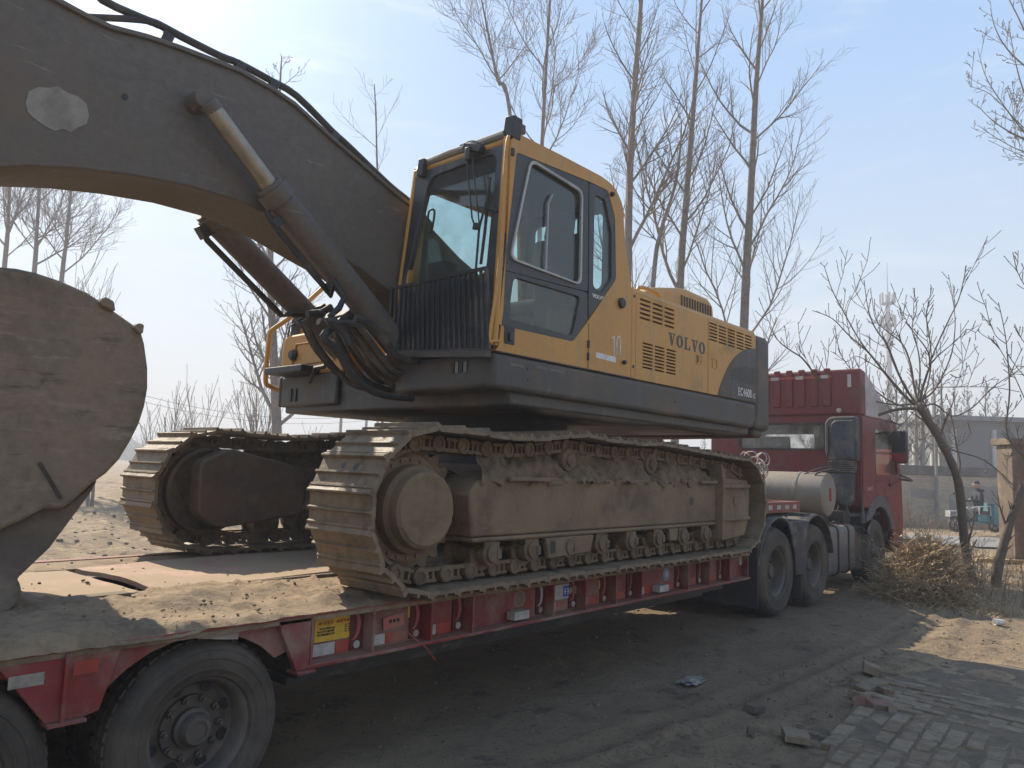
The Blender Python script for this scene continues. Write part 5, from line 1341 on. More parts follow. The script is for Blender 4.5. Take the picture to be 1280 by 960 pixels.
# side walls with arch and door window
def side_o():
    pts = [(12.61,2.69),(12.61,1.28),(12.9,1.22)]
    for k in range(11):
        an = R(160-14.5*k); pts.append((13.5+.66*math.cos(an), .62+.66*math.sin(an)))
    pts += [(14.25,.62),(14.78,.55),(14.84,1.0),(14.80,1.62),(14.52,2.69)]
    return pts
so = side_o()
swi = rpoly([(13.35,1.78),(13.30,2.52),(14.38,2.52),(14.60,1.78)], .07, 4)
for y0, y1, s in ((TY0, TY0+.05, 1), (TY1-.05, TY1, -1)):
    yq = (y0, y1)
    q = MB()
    up_ = [(12.61,2.69),(12.61,1.66),(14.80,1.66),(14.52,2.69)]
    q.ring(up_, swi, y0, y1, 48)
    q.prism([(12.61,1.6595),(12.61,1.28),(12.86,1.25),(13.5,1.30),(14.1,1.22),(14.2,.95),(14.25,.62),(14.78,.55),(14.84,1.0),(14.80,1.6595)], y0, y1)
    sw_ = build('cab_side', q, REDTRUCK, cabt, bevel=.012)
    q = MB(); q.prism(swi, y0+.02, y0+.026); build('door_window', q, MATS.get('dark_tint') or glass_mat('dark_tint', (.45,.47,.47), .03, .05), cabt)
    yo_ = y0-.012 if s > 0 else y1+.012
    q = MB(); ao = [(12.62,1.42),(12.62,1.05)]
    ap_ = [(13.5+.66*math.cos(R(160-12.5*k)), .60+.66*math.sin(R(160-12.5*k))) for k in range(12)]
    oo_ = [(13.5+.84*math.cos(R(22+12.5*k)), .60+.84*math.sin(R(22+12.5*k))) for k in range(12)]
    q.prism([(12.62,1.46),(12.62,1.02)]+ap_+oo_+[], *sorted((yo_, y0+.03 if s > 0 else y1-.03)))
    build('arch_trim', q, mat('grey_plastic', (.11,.11,.11), .6, dust=.35, up=.5, dustc=(.2,.17,.14)), cabt, bevel=.01)
    if s > 0:
        q = MB(); q.box(14.02, 14.16, y0-.03, y0-.001, 1.60, 1.64); build('door_handle', q, BLACK, cabt, bevel=.006)
        q = MB(); q.box(13.30, 13.312, y0-.002, y0+.01, 1.30, 2.6); build('door_gap', q, BLACK, cabt)
        text('tianlong' if False else '300', 12.95, 1.50, .07, mat('dull_badge', (.42,.30,.28), .5), cabt, 'side_badge', 1.0, y=y0-.003) if False else None
        q = MB()
        for k in range(4): q.box(12.86+.07*k, 12.90+.07*k, y0-.003, y0-.0005, 1.52, 1.57+.02*(k % 2))
        build('side_badge', q, mat('dull_badge', (.42,.26,.24), .5), cabt)
q = MB(); q.box(12.66, 14.6, TY0+.05, TY1-.05, 1.28, 1.33); q.box(12.70, 14.5, TY0+.06, TY1-.06, 2.62, 2.688); build('cab_floor', q, INTER, cabt)
q = MB(); q.ring([(TY0+.05,1.30),(TY0+.05,2.66),(TY1-.05,2.66),(TY1-.05,1.30)], rpoly([(TY0+.15,1.75),(TY0+.15,2.5),(TY1-.15,2.5),(TY1-.15,1.75)], .08, 4), 0, 1, 48, 'x')
q.v = [(14.80-.26*(v[2]-1.62)/1.07-(.06 if v[0] > .5 else 0.005), v[1], v[2]) for v in q.v]; build('windscreen_surround', q, REDTRUCK, cabt)
q = MB(); q.box(14.70, 14.84, TY0+.01, TY1-.01, .55, 1.30); build('front_panel', q, REDTRUCK, cabt, bevel=.03)
q = MB(); q.box(14.82, 14.90, TY0+.02, TY1-.02, .42, .9); build('bumper', q, REDTRUCK, cabt, bevel=.03)
q = MB()
for y in (4.2, 5.5):
    q.prism(rpoly([(13.5,1.7),(14.0,1.7),(14.0,1.85),(13.5,1.85)], .04, 3), y-.25, y+.25); q.prism(rpoly([(13.45,1.8),(13.6,1.8),(13.5,2.40),(13.38,2.40)], .04, 3), y-.24, y+.24)
q.box(14.2, 14.6, TY0+.1, TY1-.1, 1.4, 1.75)
build('cab_seats', q, SEAT, cabt, bevel=.03)
q = MB()
for k in range(6): q.tube([(12.70,4.36+.035*k,2.60),(12.70,4.38+.03*k,2.12)], .018, 6)
for k in range(7): q.tube([(12.70,5.60+.03*k,2.60),(12.70,5.60+.03*k,2.12)], .02, 6)
build('curtain', q, mat('curtain_cloth', (.30,.27,.22), .9), cabt)
# ribbed roof fairing
q = MB(); fz = [(12.6,2.70),(12.6,3.43),(12.70,3.445),(13.3,3.27),(13.75,3.02),(14.45,2.70)]
q.prism([(12.601,2.695),(12.601,3.425),(12.70,3.44),(12.90,3.42),(12.90,2.695)], TY0+.01, TY1-.01); rf_ = build('roof_fairing', q, REDTRUCK, tr, bevel=.04, seg=3)
q = MB(); q.prism([(12.902,2.70),(12.902,3.41),(13.3,3.26),(13.78,3.02),(14.45,2.70)], TY0+.015, TY0+.06); build('fairing_side', q, mat('faded_fairing', (.50,.46,.45), .5, (.42,.36,.35), 2, dust=.2), rf_, bevel=.015)
q = MB(); q.prism([(12.902,2.70),(12.902,3.41),(13.3,3.26),(13.78,3.02),(14.45,2.70)], TY1-.06, TY1-.015); build('fairing_side', q, mat('faded_fairing', (.50,.46,.45), .5, (.42,.36,.35), 2, dust=.2), rf_, bevel=.015)
q = MB(); q.prism([(12.902,3.40),(13.3,3.255),(13.78,3.01),(14.45,2.695),(14.4,2.66),(13.7,2.97),(13.25,3.2),(12.902,3.36)], TY0+.061, TY1-.061); build('fairing_top', q, REDTRUCK, rf_)
for k in range(10):
    y = 4.30+.205*k
    if y > 6.2: continue
    q = MB(); q.prism(rpoly([(y-.055,2.84),(y+.055,2.84),(y+.055,3.455),(y-.055,3.455)], .02, 3), 12.572, 12.603, 'x'); build('fairing_rib', q, REDTRUCK, rf_, bevel=.012)
q = MB(); q.box(12.566, 12.5705, 4.22, 6.25, 3.30, 3.338); build('red_strip', q, REDTAPE, rf_)
for k in range(5):
    y = 4.33+.41*k
    q = MB(); q.box(12.560, 12.5655, y-.06, y+.06, 3.292, 3.346); build('reflective_tape', q, WHITE, rf_)
q = MB(); q.box(12.592, 12.5995, 3.93, 3.985, 3.14, 3.34); build('reflective_tape', q, WHITE, rf_)
q = MB(); q.box(12.592, 12.6, TY0+.02, TY1-.02, 2.685, 2.70); build('fairing_seam', q, mat('dark_red', (.12,.01,.012), .5), rf_)
q = MB(); q.lathe([(.04,0),(.04,.02),(.03,.03),(.001,.03)], (12.599, 4.12, 2.77), 'x', 20, -1); build('rear_lamp', q, mat('pale_lens', (.45,.38,.30), .3), rf_)
# air intake behind the cab
q = MB(); q.prism(rpoly([(3.80,1.97),(3.80,2.66),(4.20,2.66),(4.28,2.58),(4.28,2.05),(4.22,1.97)], [.03,.05,.06,.06,.06,.05], 4), 12.40, 12.585, 'x'); it = build('air_intake', q, RUBBER, tr, bevel=.03, seg=3)
q = MB(); q.prism(rpoly([(3.83,2.0),(3.83,2.60),(4.12,2.60),(4.18,2.54),(4.18,2.22),(4.12,2.12),(4.12,2.0)], .03, 3), 12.375, 12.402, 'x'); build('intake_cover', q, mat('intake_blue_grey', (.05,.055,.065), .55, dust=.25, dustc=(.14,.125,.11)), it, bevel=.012)
q = MB(); q.tube([(12.385,4.225,2.50),(12.385,4.225,2.12),(12.385,4.25,2.03)], .012, 6); q.tube([(12.372,3.98,2.08),(12.372,3.86,2.0)], .016, 6)
for z in (2.12, 2.32, 2.52): q.lathe([(.02,0),(.02,.01),(.001,.01)], (12.372, 3.98, z), 'x', 12, -1)
build('intake_slot', q, BLACK, it)
q = MB()
for k in range(6): q.box(12.37+.0, 12.55, 3.84, 4.23, 1.79+.03*k, 1.81+.03*k)
q.box(12.39, 12.53, 3.86, 4.21, 1.78, 1.97); build('intake_bellows', q, mat('bellows', (.06,.055,.05), .8, dust=.4, up=.6), it, bevel=.006)
q = MB(); q.prism([(3.86,1.775),(4.21,1.775),(4.13,1.36),(4.05,1.27),(3.95,1.27),(3.88,1.36)], 12.38, 12.56, 'x'); build('intake_duct', q, RUBBER, it, bevel=.03, seg=3)
q = MB(); q.tube(smooth_path([(12.35,3.95,1.28),(12.3,3.9,1.1),(12.2,3.95,1.0),(12.05,4.05,1.05)], 5), .012, 6); q.tube(smooth_path([(12.33,4.05,1.28),(12.25,4.1,1.12),(12.1,4.2,1.1)], 5), .012, 6); q.box(12.2, 12.5, 3.95, 4.6, 1.0, 1.2); build('cab_mount', q, BLACK, tr)
# mirrors
p = U(1125, 559, 1, 3.42)
q = MB(); q.prism(rpoly([(3.32,p.z-.26),(3.32,p.z+.26),(3.55,p.z+.26),(3.55,p.z-.26)], .05, 4), p.x-.02, p.x+.10, 'x'); mr_ = build('side_mirror', q, BLACK, tr, bevel=.03, seg=3)
q = MB(); q.prism(rpoly([(3.335,p.z-.24),(3.335,p.z-.10),(3.535,p.z-.10),(3.535,p.z-.24)], .03, 4), p.x-.026, p.x-.0205, 'x'); build('lower_glass', q, mat('mirror_glass_red', (.25,.03,.03), .1), mr_)
q = MB(); q.prism(rpoly([(3.335,p.z-.08),(3.335,p.z+.24),(3.535,p.z+.24),(3.535,p.z-.08)], .03, 4), p.x-.026, p.x-.0205, 'x'); build('upper_glass', q, mat('mirror_glass', (.06,.065,.07), .08, metal=.6), mr_)
q = MB(); q.tube(smooth_path([(14.5,3.80,2.45),(14.6,3.65,2.48),(p.x+.05,3.45,2.46),(p.x+.05,3.43,2.3)], 4), .022, 8); q.tube(smooth_path([(14.65,3.80,1.72),(14.7,3.6,1.70),(p.x+.05,3.44,1.78)], 4), .022, 8); q.obox((14.45,3.70,2.42), (.30,.16,.14), Euler((0,.3,.3))); build('mirror_arm', q, BLACK, mr_, bevel=.01)
# ------------------------------------------------------------------ bare trees
BARK = mat('grey_bark', (.235,.205,.185), .9, (.18,.155,.14), 6, bump=.5, bscale=25, vary=.2)
BARKF = mat('dark_bark', (.12,.09,.066), .9, (.14,.11,.086), 8, bump=.6, bscale=40, vary=.2)
TWIG = mat('twig_bark', (.27,.235,.21), .9, vary=.1)
TWIGF = mat('fruit_twig', (.15,.115,.09), .9, vary=.15)
def seg(mb, p0, p1, r0, r1, n):
    d = p1-p0; L = d.length
    if L < 1e-6: return
    t = d/L; a = t.orthogonal().normalized(); b = t.cross(a); o = len(mb.v)
    for p, r in ((p0, r0), (p1, r1)):
        for k in range(n):
            an = 2*math.pi*k/n; mb.v.append(tuple(p+(a*math.cos(an)+b*math.sin(an))*r))
    for k in range(n):
        k2 = (k+1) % n; mb.f.append((o+k, o+k2, o+n+k2, o+n+k))
def twig(mb, p, d, L, r, rn, lev, maxlev, upb, minr, buds=True, spread=.75):
    n = max(2, int(3+L*1.2)) if lev < 2 else 3
    st = L/n; pts = [p.copy()]; rr = [r]
    for i in range(n):
        d = (d+Vector((rn.uniform(-1,1), rn.uniform(-1,1), rn.uniform(-.6,1)))*.13+Vector((0,0,upb))*.12).normalized()
        p = p+d*st; pts.append(p.copy()); rr.append(max(minr, r*(1-.75*(i+1)/n)))
    ns = 5 if r > .03 else (4 if r > .012 else 3)
    for i in range(n): seg(mb, pts[i], pts[i+1], rr[i], rr[i+1], ns)
    if lev < maxlev:
        k = max(2, int(L*(4.4 if lev == 0 else 5.5)+1))
        for j in range(k):
            t = .18+.80*(j+rn.random())/k
            i = min(n-1, int(t*n)); q = pts[i].lerp(pts[i+1], t*n-i)
            dd = (pts[i+1]-pts[i]).normalized(); ax_ = dd.orthogonal().normalized(); ax_.rotate(Matrix.Rotation(rn.uniform(0, 6.28), 3, dd))
            nd = (dd*(1-.35*spread)+ax_*spread*rn.uniform(.6,1.1)).normalized()
            twig(mb, q, nd, L*rn.uniform(.25,.5)*(1.1-.5*t), max(minr, rr[i]*.55), rn, lev+1, maxlev, upb, minr, buds, spread)
    elif buds:
        for j in range(2):
            q = pts[-1-j]; b_ = minr*2.2; o = len(mb.v)
            u = d*b_*2.0
            mb.v += [tuple(q-u*.3), tuple(q+Vector((b_,0,0))), tuple(q+Vector((0,b_,0))), tuple(q-Vector((b_,b_,0))*.7), tuple(q+u)]
            mb.f += [(o,o+2,o+1),(o,o+3,o+2),(o,o+1,o+3),(o+4,o+1,o+2),(o+4,o+2,o+3),(o+4,o+3,o+1)]
def poplar(label, path, r0, seed, limbs=26, first=.22, maxlev=2, minr=.006, group=None, top=.012, limb_len=.29, name='bare_poplar', droop=.9, ends=None, mats=None, cat='tree'):
    rn = random.Random(seed); path = smooth_path(path, 5)
    n = len(path)-1; tot = sum((path[i+1]-path[i]).length for i in range(n))
    rad = [r0*(1-i/n)**.85+top for i in range(n+1)]
    rad[0] *= 1.25
    mb = MB(); mb.tube(path, rad, 9)
    cr = MB()
    for j in range(limbs):
        t = first+(1-first)*((j+rn.random()*.8)/limbs)
        i = min(n-1, int(t*n)); q = path[i].lerp(path[i+1], t*n-i)
        an = j*2.4+rn.uniform(-.5,.5)
        L = tot*limb_len*(1.08-t)**.8*rn.uniform(.55,1.1)
        up_ = rn.uniform(.75,1.35)
        twig(cr, q, Vector((math.cos(an), math.sin(an), up_)).normalized(), max(.5, L), max(minr*1.4, rad[i]*rn.uniform(.3,.5)), rn, 0, maxlev, droop, minr)
    o = thing(name, label, cat, tuple(path[0]), group)
    m_ = mats or (BARK, TWIG)
    build('trunk', mb, m_[0], o, sharp=0, recalc=False); build('crown', cr, m_[1], o, sharp=0, recalc=False)
    return o
def trunkpath(px, D, ext_top=None, ground=True):
    """trunk through photograph points at forward depth D, run down to the ground"""
    P = [RD(x, y, D) for x, y in px]
    if ground:
        a, b_ = P[0], P[1]; t = a.z/(b_.z-a.z) if b_.z > a.z else 0
        f = Vector((a.x-(b_.x-a.x)*t*.4, a.y-(b_.y-a.y)*t*.4, -.15)); P = [f]+P
    return P
G1 = 'tall bare poplars standing behind the excavator'
poplar('bare poplar with a straight trunk rising just behind the cab roof', trunkpath([(784,360),(788,200),(797,60),(806,-60),(812,-150)], 20), .12, 1, 20, .12, 2, .0038, G1)
poplar('bare poplar rising over the near end of the engine hood', trunkpath([(850,360),(857,260),(868,120),(874,40),(886,-110)], 20.5), .11, 2, 19, .12, 2, .0038, G1)
poplar('bare poplar standing over the rear end of the excavator, furthest from the cab', trunkpath([(930,410),(938,250),(945,110),(953,0),(960,-120)], 19), .115, 3, 24, .10, 2, .0038, G1)
poplar('thin crooked sapling between two tall poplar trunks behind the engine hood', trunkpath([(816,360),(826,290),(843,235),(850,190),(852,150)], 19.5), .06, 4, 10, .3, 2, .0055, G1)
poplar('bare poplar forked low behind the cab roof, nearest to the boom', trunkpath([(676,240),(678,170),(684,60),(690,-40),(694,-120)], 23), .07, 5, 15, .22, 2, .005, G1)
poplar('slender bare poplar leaning away behind the cab roof front corner', trunkpath([(640,160),(622,100),(608,30),(596,-30)], 23), .06, 6, 11, .35, 2, .005, G1)
poplar('poplar with a thick dark trunk seen through the gap under the boom', trunkpath([(346,548),(342,440),(338,320),(346,180),(352,70)], 22), .16, 7, 30, .22, 2, .006, 'bare trees beyond the trailer')
poplar('thin sapling sticking up above the boom in front of the cab', trunkpath([(478,300),(472,220),(470,150),(468,105)], 21), .028, 8, 7, .5, 1, .004, 'bare trees beyond the trailer')
G2 = 'row of bare poplars above the bucket'
poplar('bare poplar above the bucket at the frame edge', trunkpath([(6,330),(10,280),(14,180),(20,80)], 38), .13, 9, 17, .25, 2, .007, G2)
poplar('bare poplar above the bucket between its two row neighbours', trunkpath([(43,340),(46,290),(53,180),(58,80)], 38), .13, 10, 18, .25, 2, .007, G2)
poplar('bare poplar above the bucket, closest to the open sky', trunkpath([(77,350),(83,300),(90,220),(96,120)], 37), .12, 11, 16, .25, 2, .007, G2)
def shoots(label, px, D, h, seed, k=9, spread=.3, group=None):
    rn = random.Random(seed); b0 = RD(px[0], px[1], D); b0.z = -.1
    o = thing('bare_sapling', label, 'sapling', tuple(b0), group); mb = MB()
    for j in range(k):
        an = rn.uniform(0, 6.28); s_ = rn.uniform(.1, spread)
        twig(mb, b0+Vector((rn.uniform(-.1,.1), rn.uniform(-.1,.1), 0)), Vector((math.cos(an)*s_, math.sin(an)*s_, 1)).normalized(), h*rn.uniform(.65,1.05), .03, rn, 0, 1, .9, .009, False, .5)
    build('stems', mb, TWIG, o, sharp=0, recalc=False); return o
G3 = 'bare saplings on the rough ground beyond the trailer'
shoots('clump of upright bare shoots just over the bucket shoulder', (118,560), 26, 7.4, 21, 9, .22, G3)
shoots('bare sapling fanning out between the bucket and the far crawler', (205,560), 30, 4.6, 22, 7, .45, G3)
shoots('bare sapling with spread shoots beside the bucket, nearer the thick trunk', (236,560), 32, 4.8, 23, 7, .4, G3)
shoots('bare sapling with long shoots close beside the thick dark trunk', (322,560), 26, 4.6, 24, 8, .5, G3)
shoots('low thin sapling right of the thick dark trunk under the tool box', (390,560), 36, 3.0, 25, 5, .4, G3)
shoots('tiny sapling far off between bucket sapling and thick trunk', (283,560), 44, 2.8, 26, 5, .45, G3)
# far right: big tree reaching in at the frame's edge
def limbs_tree(label, limbs, D, seed, minr, m_, group, name, maxlev=2, dens=1.0, r_scale=1, cat='tree', upb=.6, dz=.8, tw=.35):
    """main limbs traced on the photograph: list of (pixels, r0, r1, depth shift at the tip)"""
    rn = random.Random(seed); tr_, cr = MB(), MB(); first = None
    for li, (px, r0, r1, sh) in enumerate(limbs):
        k = len(px)
        P = [RD(x, y, D+sh*(i/max(1, k-1))) for i, (x, y) in enumerate(px)]
        if li == 0:
            if P[0].z > 0 or True: P = [Vector((P[0].x, P[0].y, min(P[0].z, -.05)))]+P if P[0].z > .05 else P
            first = P[0]
        P = smooth_path(P, 4); n = len(P)
        rad = [max(minr, (1 if li == 0 else .72)*(r0+(r1-r0)*i/(n-1))*(1+.10*rn.uniform(-1,1))) for i in range(n)]
        (tr_ if li == 0 or r0 > .03 else cr).tube(P, rad, 9 if li == 0 else 6)
        if li == 0 and tw > .3: continue
        tot = sum((P[i+1]-P[i]).length for i in range(n-1))
        for j in range(int(tot*5.0*dens)+1):
            t = .12+.86*rn.random(); i = min(n-2, int(t*(n-1))); q = P[i].lerp(P[i+1], t*(n-1)-i)
            dd = (P[i+1]-P[i]).normalized(); ax_ = dd.orthogonal().normalized(); ax_.rotate(Matrix.Rotation(rn.uniform(0, 6.28), 3, dd))
            nd = (dd*.55+ax_*.8+Vector((0,0,.35))).normalized()
            ru = rn.random(); L = rn.uniform(.08,.22) if ru < .5 else rn.uniform(.25, .75)*tw*2
            if ru > .86 and name == 'fruit_tree': L = rn.uniform(.5, 1.0); nd = (nd*.5+Vector((rn.uniform(-.25,.25), rn.uniform(-.25,.25), .9))).normalized()
            twig(cr, q, nd, L, max(minr, rad[i]*.4), rn, 1 if L < .3 else 0, maxlev if L > .3 else 1, upb, minr, True, .8)
    o = thing(name, label, cat, (first.x, first.y, 0), group)
    build('trunk', tr_, m_[0], o, sharp=0, recalc=False); build('crown', cr, m_[1], o, sharp=0, recalc=False); return o
limbs_tree('tall bare tree whose branches reach in at the upper frame corner', [([(1330,640),(1325,400),(1318,200),(1300,60),(1284,-60)], .16, .06, 0),
    ([(1318,215),(1285,178),(1262,165),(1240,150),(1222,132)], .035, .008, 0), ([(1312,200),(1280,165),(1252,128),(1232,95),(1222,60)], .03, .007, .5), ([(1310,180),(1290,140),(1275,100),(1266,60),(1262,35)], .03, .007, -.5),
    ([(1300,95),(1278,80),(1258,60),(1244,35),(1238,10)], .035, .008, .5), ([(1305,60),(1285,45),(1272,20),(1262,0),(1255,-20)], .03, .008, -.4), ([(1300,30),(1282,20),(1276,0)], .03, .01, 0),
    ([(1315,200),(1275,188),(1245,172),(1225,158)], .02, .006, .3), ([(1310,190),(1270,150),(1238,118),(1212,108)], .02, .006, -.3), ([(1312,215),(1290,200),(1260,187),(1235,175)], .018, .006, .4)], 17, 31, .006, (BARK, TWIG), None, 'bare_tree', 2, 1.1, tw=.5)
# trees behind the photographer, mirrored in the cab glass
GB = 'bare poplars behind the camera, mirrored in the cab windows'
for k, (x, y, h) in enumerate(((9.5,-13,13),(12.5,-15,14),(15.5,-12.5,12),(19,-17,15),(7,-17,14),(23,-14,13))):
    poplar('bare poplar standing behind the camera, mirrored in the cab glass', [Vector((x,y,-.1)), Vector((x+.1,y,h*.4)), Vector((x-.1,y+.1,h))], .14, 120+k, 26, .15, 2, .008, GB)
# two pruned fruit trees by the gate
LF = [
 ([(1217,728),(1207,690),(1203,650),(1199,610),(1190,580),(1172,545),(1158,522),(1148,506)], .072, .058, -.6),
 ([(1150,510),(1120,512),(1090,520),(1065,512),(1040,494),(1020,470),(1003,448),(988,438),(972,425),(962,408)], .040, .007, -.8),
 ([(1146,508),(1126,490),(1105,465),(1085,440),(1062,420),(1040,398),(1015,388)], .036, .007, .8),
 ([(1085,440),(1070,418),(1052,385),(1040,362),(1032,338),(1030,332)], .018, .006, .3),
 ([(1062,418),(1058,392),(1065,370)], .011, .005, .2),
 ([(1146,506),(1132,485),(1120,460),(1108,430),(1094,410),(1085,385),(1080,350)], .034, .006, -.6),
 ([(1108,432),(1116,415),(1125,402),(1132,398)], .012, .005, .3),
 ([(1148,506),(1142,480),(1138,455),(1128,430),(1110,415),(1095,400),(1090,372)], .03, .006, .9),
 ([(1150,506),(1152,490),(1158,470),(1162,458),(1160,440),(1146,420),(1131,402)], .034, .006, 0),
 ([(1161,456),(1172,430),(1186,400),(1198,375),(1204,352),(1208,332)], .020, .006, -.5),
 ([(1161,456),(1178,440),(1196,425),(1208,412),(1220,416)], .016, .005, .4),
 ([(1152,500),(1166,490),(1178,470),(1190,440),(1194,405),(1192,380)], .026, .006, .5),
 ([(1188,468),(1198,472),(1210,466)], .012, .006, 0),
 ([(1150,512),(1168,505),(1190,520),(1215,510),(1240,485),(1262,470),(1285,455)], .022, .008, .5),
 ([(1150,505),(1165,486),(1195,484),(1240,484),(1275,490)], .012, .006, .3),
 ([(1158,520),(1178,540),(1186,558),(1200,556),(1215,540)], .014, .006, -.3),
 ([(1196,598),(1200,580),(1196,560),(1192,535),(1188,515)], .03, .012, .2),
 ([(1140,505),(1118,506),(1090,500),(1070,488),(1058,470)], .022, .006, -.5),
 ([(1140,512),(1110,500),(1085,480),(1064,462),(1050,440),(1044,410)], .02, .006, .4),
 ([(1136,500),(1110,470),(1090,455),(1070,445),(1058,452),(1042,440)], .014, .005, .6),
 ([(1144,518),(1165,535),(1185,560),(1230,575),(1268,608),(1272,612)], .020, .012, -.4),
 ([(1146,506),(1150,470),(1148,440),(1140,410),(1146,385),(1142,365)], .02, .005, .3),
 ([(1152,502),(1160,480),(1164,450),(1162,420),(1158,395),(1163,375)], .018, .005, -.5),
 ([(1148,508),(1130,528),(1110,545),(1098,560)], .012, .005, .2),
]
limbs_tree('pruned fruit tree with a slanting dark trunk between the truck and the gate pillar', LF, 12.9, 41, .0058, (BARKF, TWIGF), None, 'fruit_tree', 1, 1.15, tw=.29, upb=.9)
LF2 = [
 ([(1245,738),(1246,715),(1252,690),(1262,655),(1272,630),(1290,600)], .085, .06, .0),
 ([(1268,640),(1276,610),(1300,590)], .05, .04, .0),
 ([(1300,600),(1282,572),(1268,558),(1258,536),(1262,490),(1259,440),(1255,410),(1248,378)], .03, .006, -.2),
 ([(1258,430),(1245,420),(1236,402),(1228,400)], .010, .005, .3), ([(1258,440),(1268,455),(1280,470)], .012, .006, .3),
 ([(1290,520),(1268,470),(1252,440),(1240,424)], .012, .005, .4), ([(1296,380),(1284,362),(1272,340),(1266,315)], .012, .006, 0),
 ([(1300,590),(1282,572),(1270,566),(1262,572)], .02, .008, 0), ([(1292,440),(1278,425),(1268,405)], .012, .005, 0)]
limbs_tree('pruned fruit tree with a crooked trunk in front of the red gate', LF2, 12.6, 42, .0065, (BARKF, TWIGF), None, 'fruit_tree', 1, 1.1, tw=.25, upb=.9)

# ------------------------------------------------------------------ dry grass and straw
STRAW = mat('dry_straw', (.47,.345,.20), .85, (.27,.185,.10), 9, vary=.3)
STRAWD = mat('dry_stalk', (.22,.16,.095), .9, (.14,.10,.06), 9, vary=.3)
def blades(mb, c, r, h, n, rn, lean=.5, w=.004, curl=.5):
    for k in range(n):
        a = rn.uniform(0, 6.28); rr = r*math.sqrt(rn.random())
        p = Vector((c[0]+rr*math.cos(a), c[1]+rr*math.sin(a), gz(c[0], c[1])+c[2])); an = rn.uniform(0, 6.28)
        d = Vector((math.cos(an)*lean*rn.random(), math.sin(an)*lean*rn.random(), 1)).normalized(); L = h*rn.uniform(.4,1.1)
        sdv = Vector((-math.sin(an+1), math.cos(an+1), 0))*w*rn.uniform(.6,1.5); o = len(mb.v); m_ = 3
        for i in range(m_+1):
            q = p+d*(L*i/m_); d = (d+Vector((math.cos(an), math.sin(an), -.5))*curl*rn.random()*.6).normalized()
            s_ = sdv*(1-.8*i/m_); mb.v += [tuple(q-s_), tuple(q+s_)]
        for i in range(m_): mb.f.append((o+2*i, o+2*i+1, o+2*i+3, o+2*i+2))
rg = random.Random(77)
# heap of cut stalks beside the truck
hp_ = MB(); hc = U(1150, 742, 2, 0.0)
hc = U(1152, 752, 2, 0.0); hc.z = 0
for k in range(7500):
    a = rg.uniform(0, 6.28); u = rg.random()**.5; zz = rg.random()**1.15
    r = (1-zz*.72)*u
    lob = 1+.30*noise.noise(Vector((math.cos(a)*1.3, math.sin(a)*1.3, zz*1.5)))
    p = hc+Vector((math.cos(a)*r*.55*lob+.1*zz, math.sin(a)*r*.66*lob-.05*zz, .03+zz*.76*(1+.25*noise.noise(Vector((a*1.7, 3, 1))))))
    an = rg.uniform(0, 6.28); el = rg.gauss(.1, .55)
    d = Vector((math.cos(an)*math.cos(el), math.sin(an)*math.cos(el), math.sin(el)))
    tw_ = rg.choice((.0025,.004,.006)); L = rg.choice((.1,.18,.3,.45,.7))*rg.uniform(.7,1.2); pts = [p-d*L*.5]; 
    for i in range(3):
        d = (d+Vector((rg.uniform(-1,1), rg.uniform(-1,1), rg.uniform(-1,.4)))*.35).normalized(); pts.append(pts[-1]+d*L/3)
    for i in range(3): seg(hp_, pts[i], pts[i+1], tw_, tw_*.8, 3)
    if rg.random() < .55:
        q = pts[-1]; o = len(hp_.v); s_ = rg.uniform(.02,.045); e1 = Vector((rg.uniform(-1,1), rg.uniform(-1,1), rg.uniform(-1,1))).normalized()*s_; e2 = Vector((rg.uniform(-1,1), rg.uniform(-1,1), rg.uniform(-1,1))).normalized()*s_*.6
        hp_.v += [tuple(q), tuple(q+e1), tuple(q+e1+e2), tuple(q+e2)]; hp_.f.append((o,o+1,o+2,o+3))
core = blob((hc.x, hc.y, .12), .36, 3, (1.1,1.4,.9), .5, 3)
heap = thing('straw_heap', 'heap of dry tangled stalks piled beside the truck front wheel', 'straw heap', tuple(hc))
tag(build('stalks', hp_, STRAW, heap, sharp=0, recalc=False), kind='stuff')
build('heap_core', core, mat('dark_thatch', (.10,.07,.04), .95, (.16,.115,.06), 12, bump=.8), heap, sharp=0)
gr = MB()
for k in range(900):
    x = rg.uniform(12.0, 16.2); y = rg.uniform(1.2, 3.9)
    if rg.random() < .3+.5*max(0, (1.9-y)): continue
    blades(gr, (x, y, 0), .12, rg.uniform(.10,.32), 7, rg, .8, .0035, .7)
for k in range(260):
    x = rg.uniform(11.4, 12.6); y = rg.uniform(1.9, 3.3); blades(gr, (x, y, 0), .15, rg.uniform(.06,.2), 6, rg, 1.0, .0035, .8)
for k in range(400):
    x = rg.uniform(16, 21); y = rg.uniform(-.5, 5.0); blades(gr, (x, y, 0), .2, rg.uniform(.06,.2), 5, rg, .9, .006, .7)
tag(build('dry_grass', gr, STRAW, sharp=0, recalc=False), kind='stuff')
sw_ = MB()
for k in range(90):
    a = rg.uniform(0, 6.28); p = hc+Vector((math.cos(a)*.42, math.sin(a)*.5, .2+rg.random()*.4))
    twig(sw_, p, Vector((math.cos(a), math.sin(a), rg.uniform(.1,1.2))).normalized(), rg.uniform(.25,.6), .004, rg, 1, 2, -.1, .0026, True, .9)
for k in range(110):
    x = rg.uniform(12.4, 15.8); y = rg.uniform(1.4, 3.6); p = Vector((x, y, 0))
    twig(sw_, p, Vector((rg.uniform(-.5,.5), rg.uniform(-.5,.5), 1)).normalized(), rg.uniform(.35,.8), .005, rg, 1, 2, .1, .0026, True, .9)
tag(build('dry_weeds', sw_, STRAWD, sharp=0, recalc=False), kind='stuff')
wd = MB()
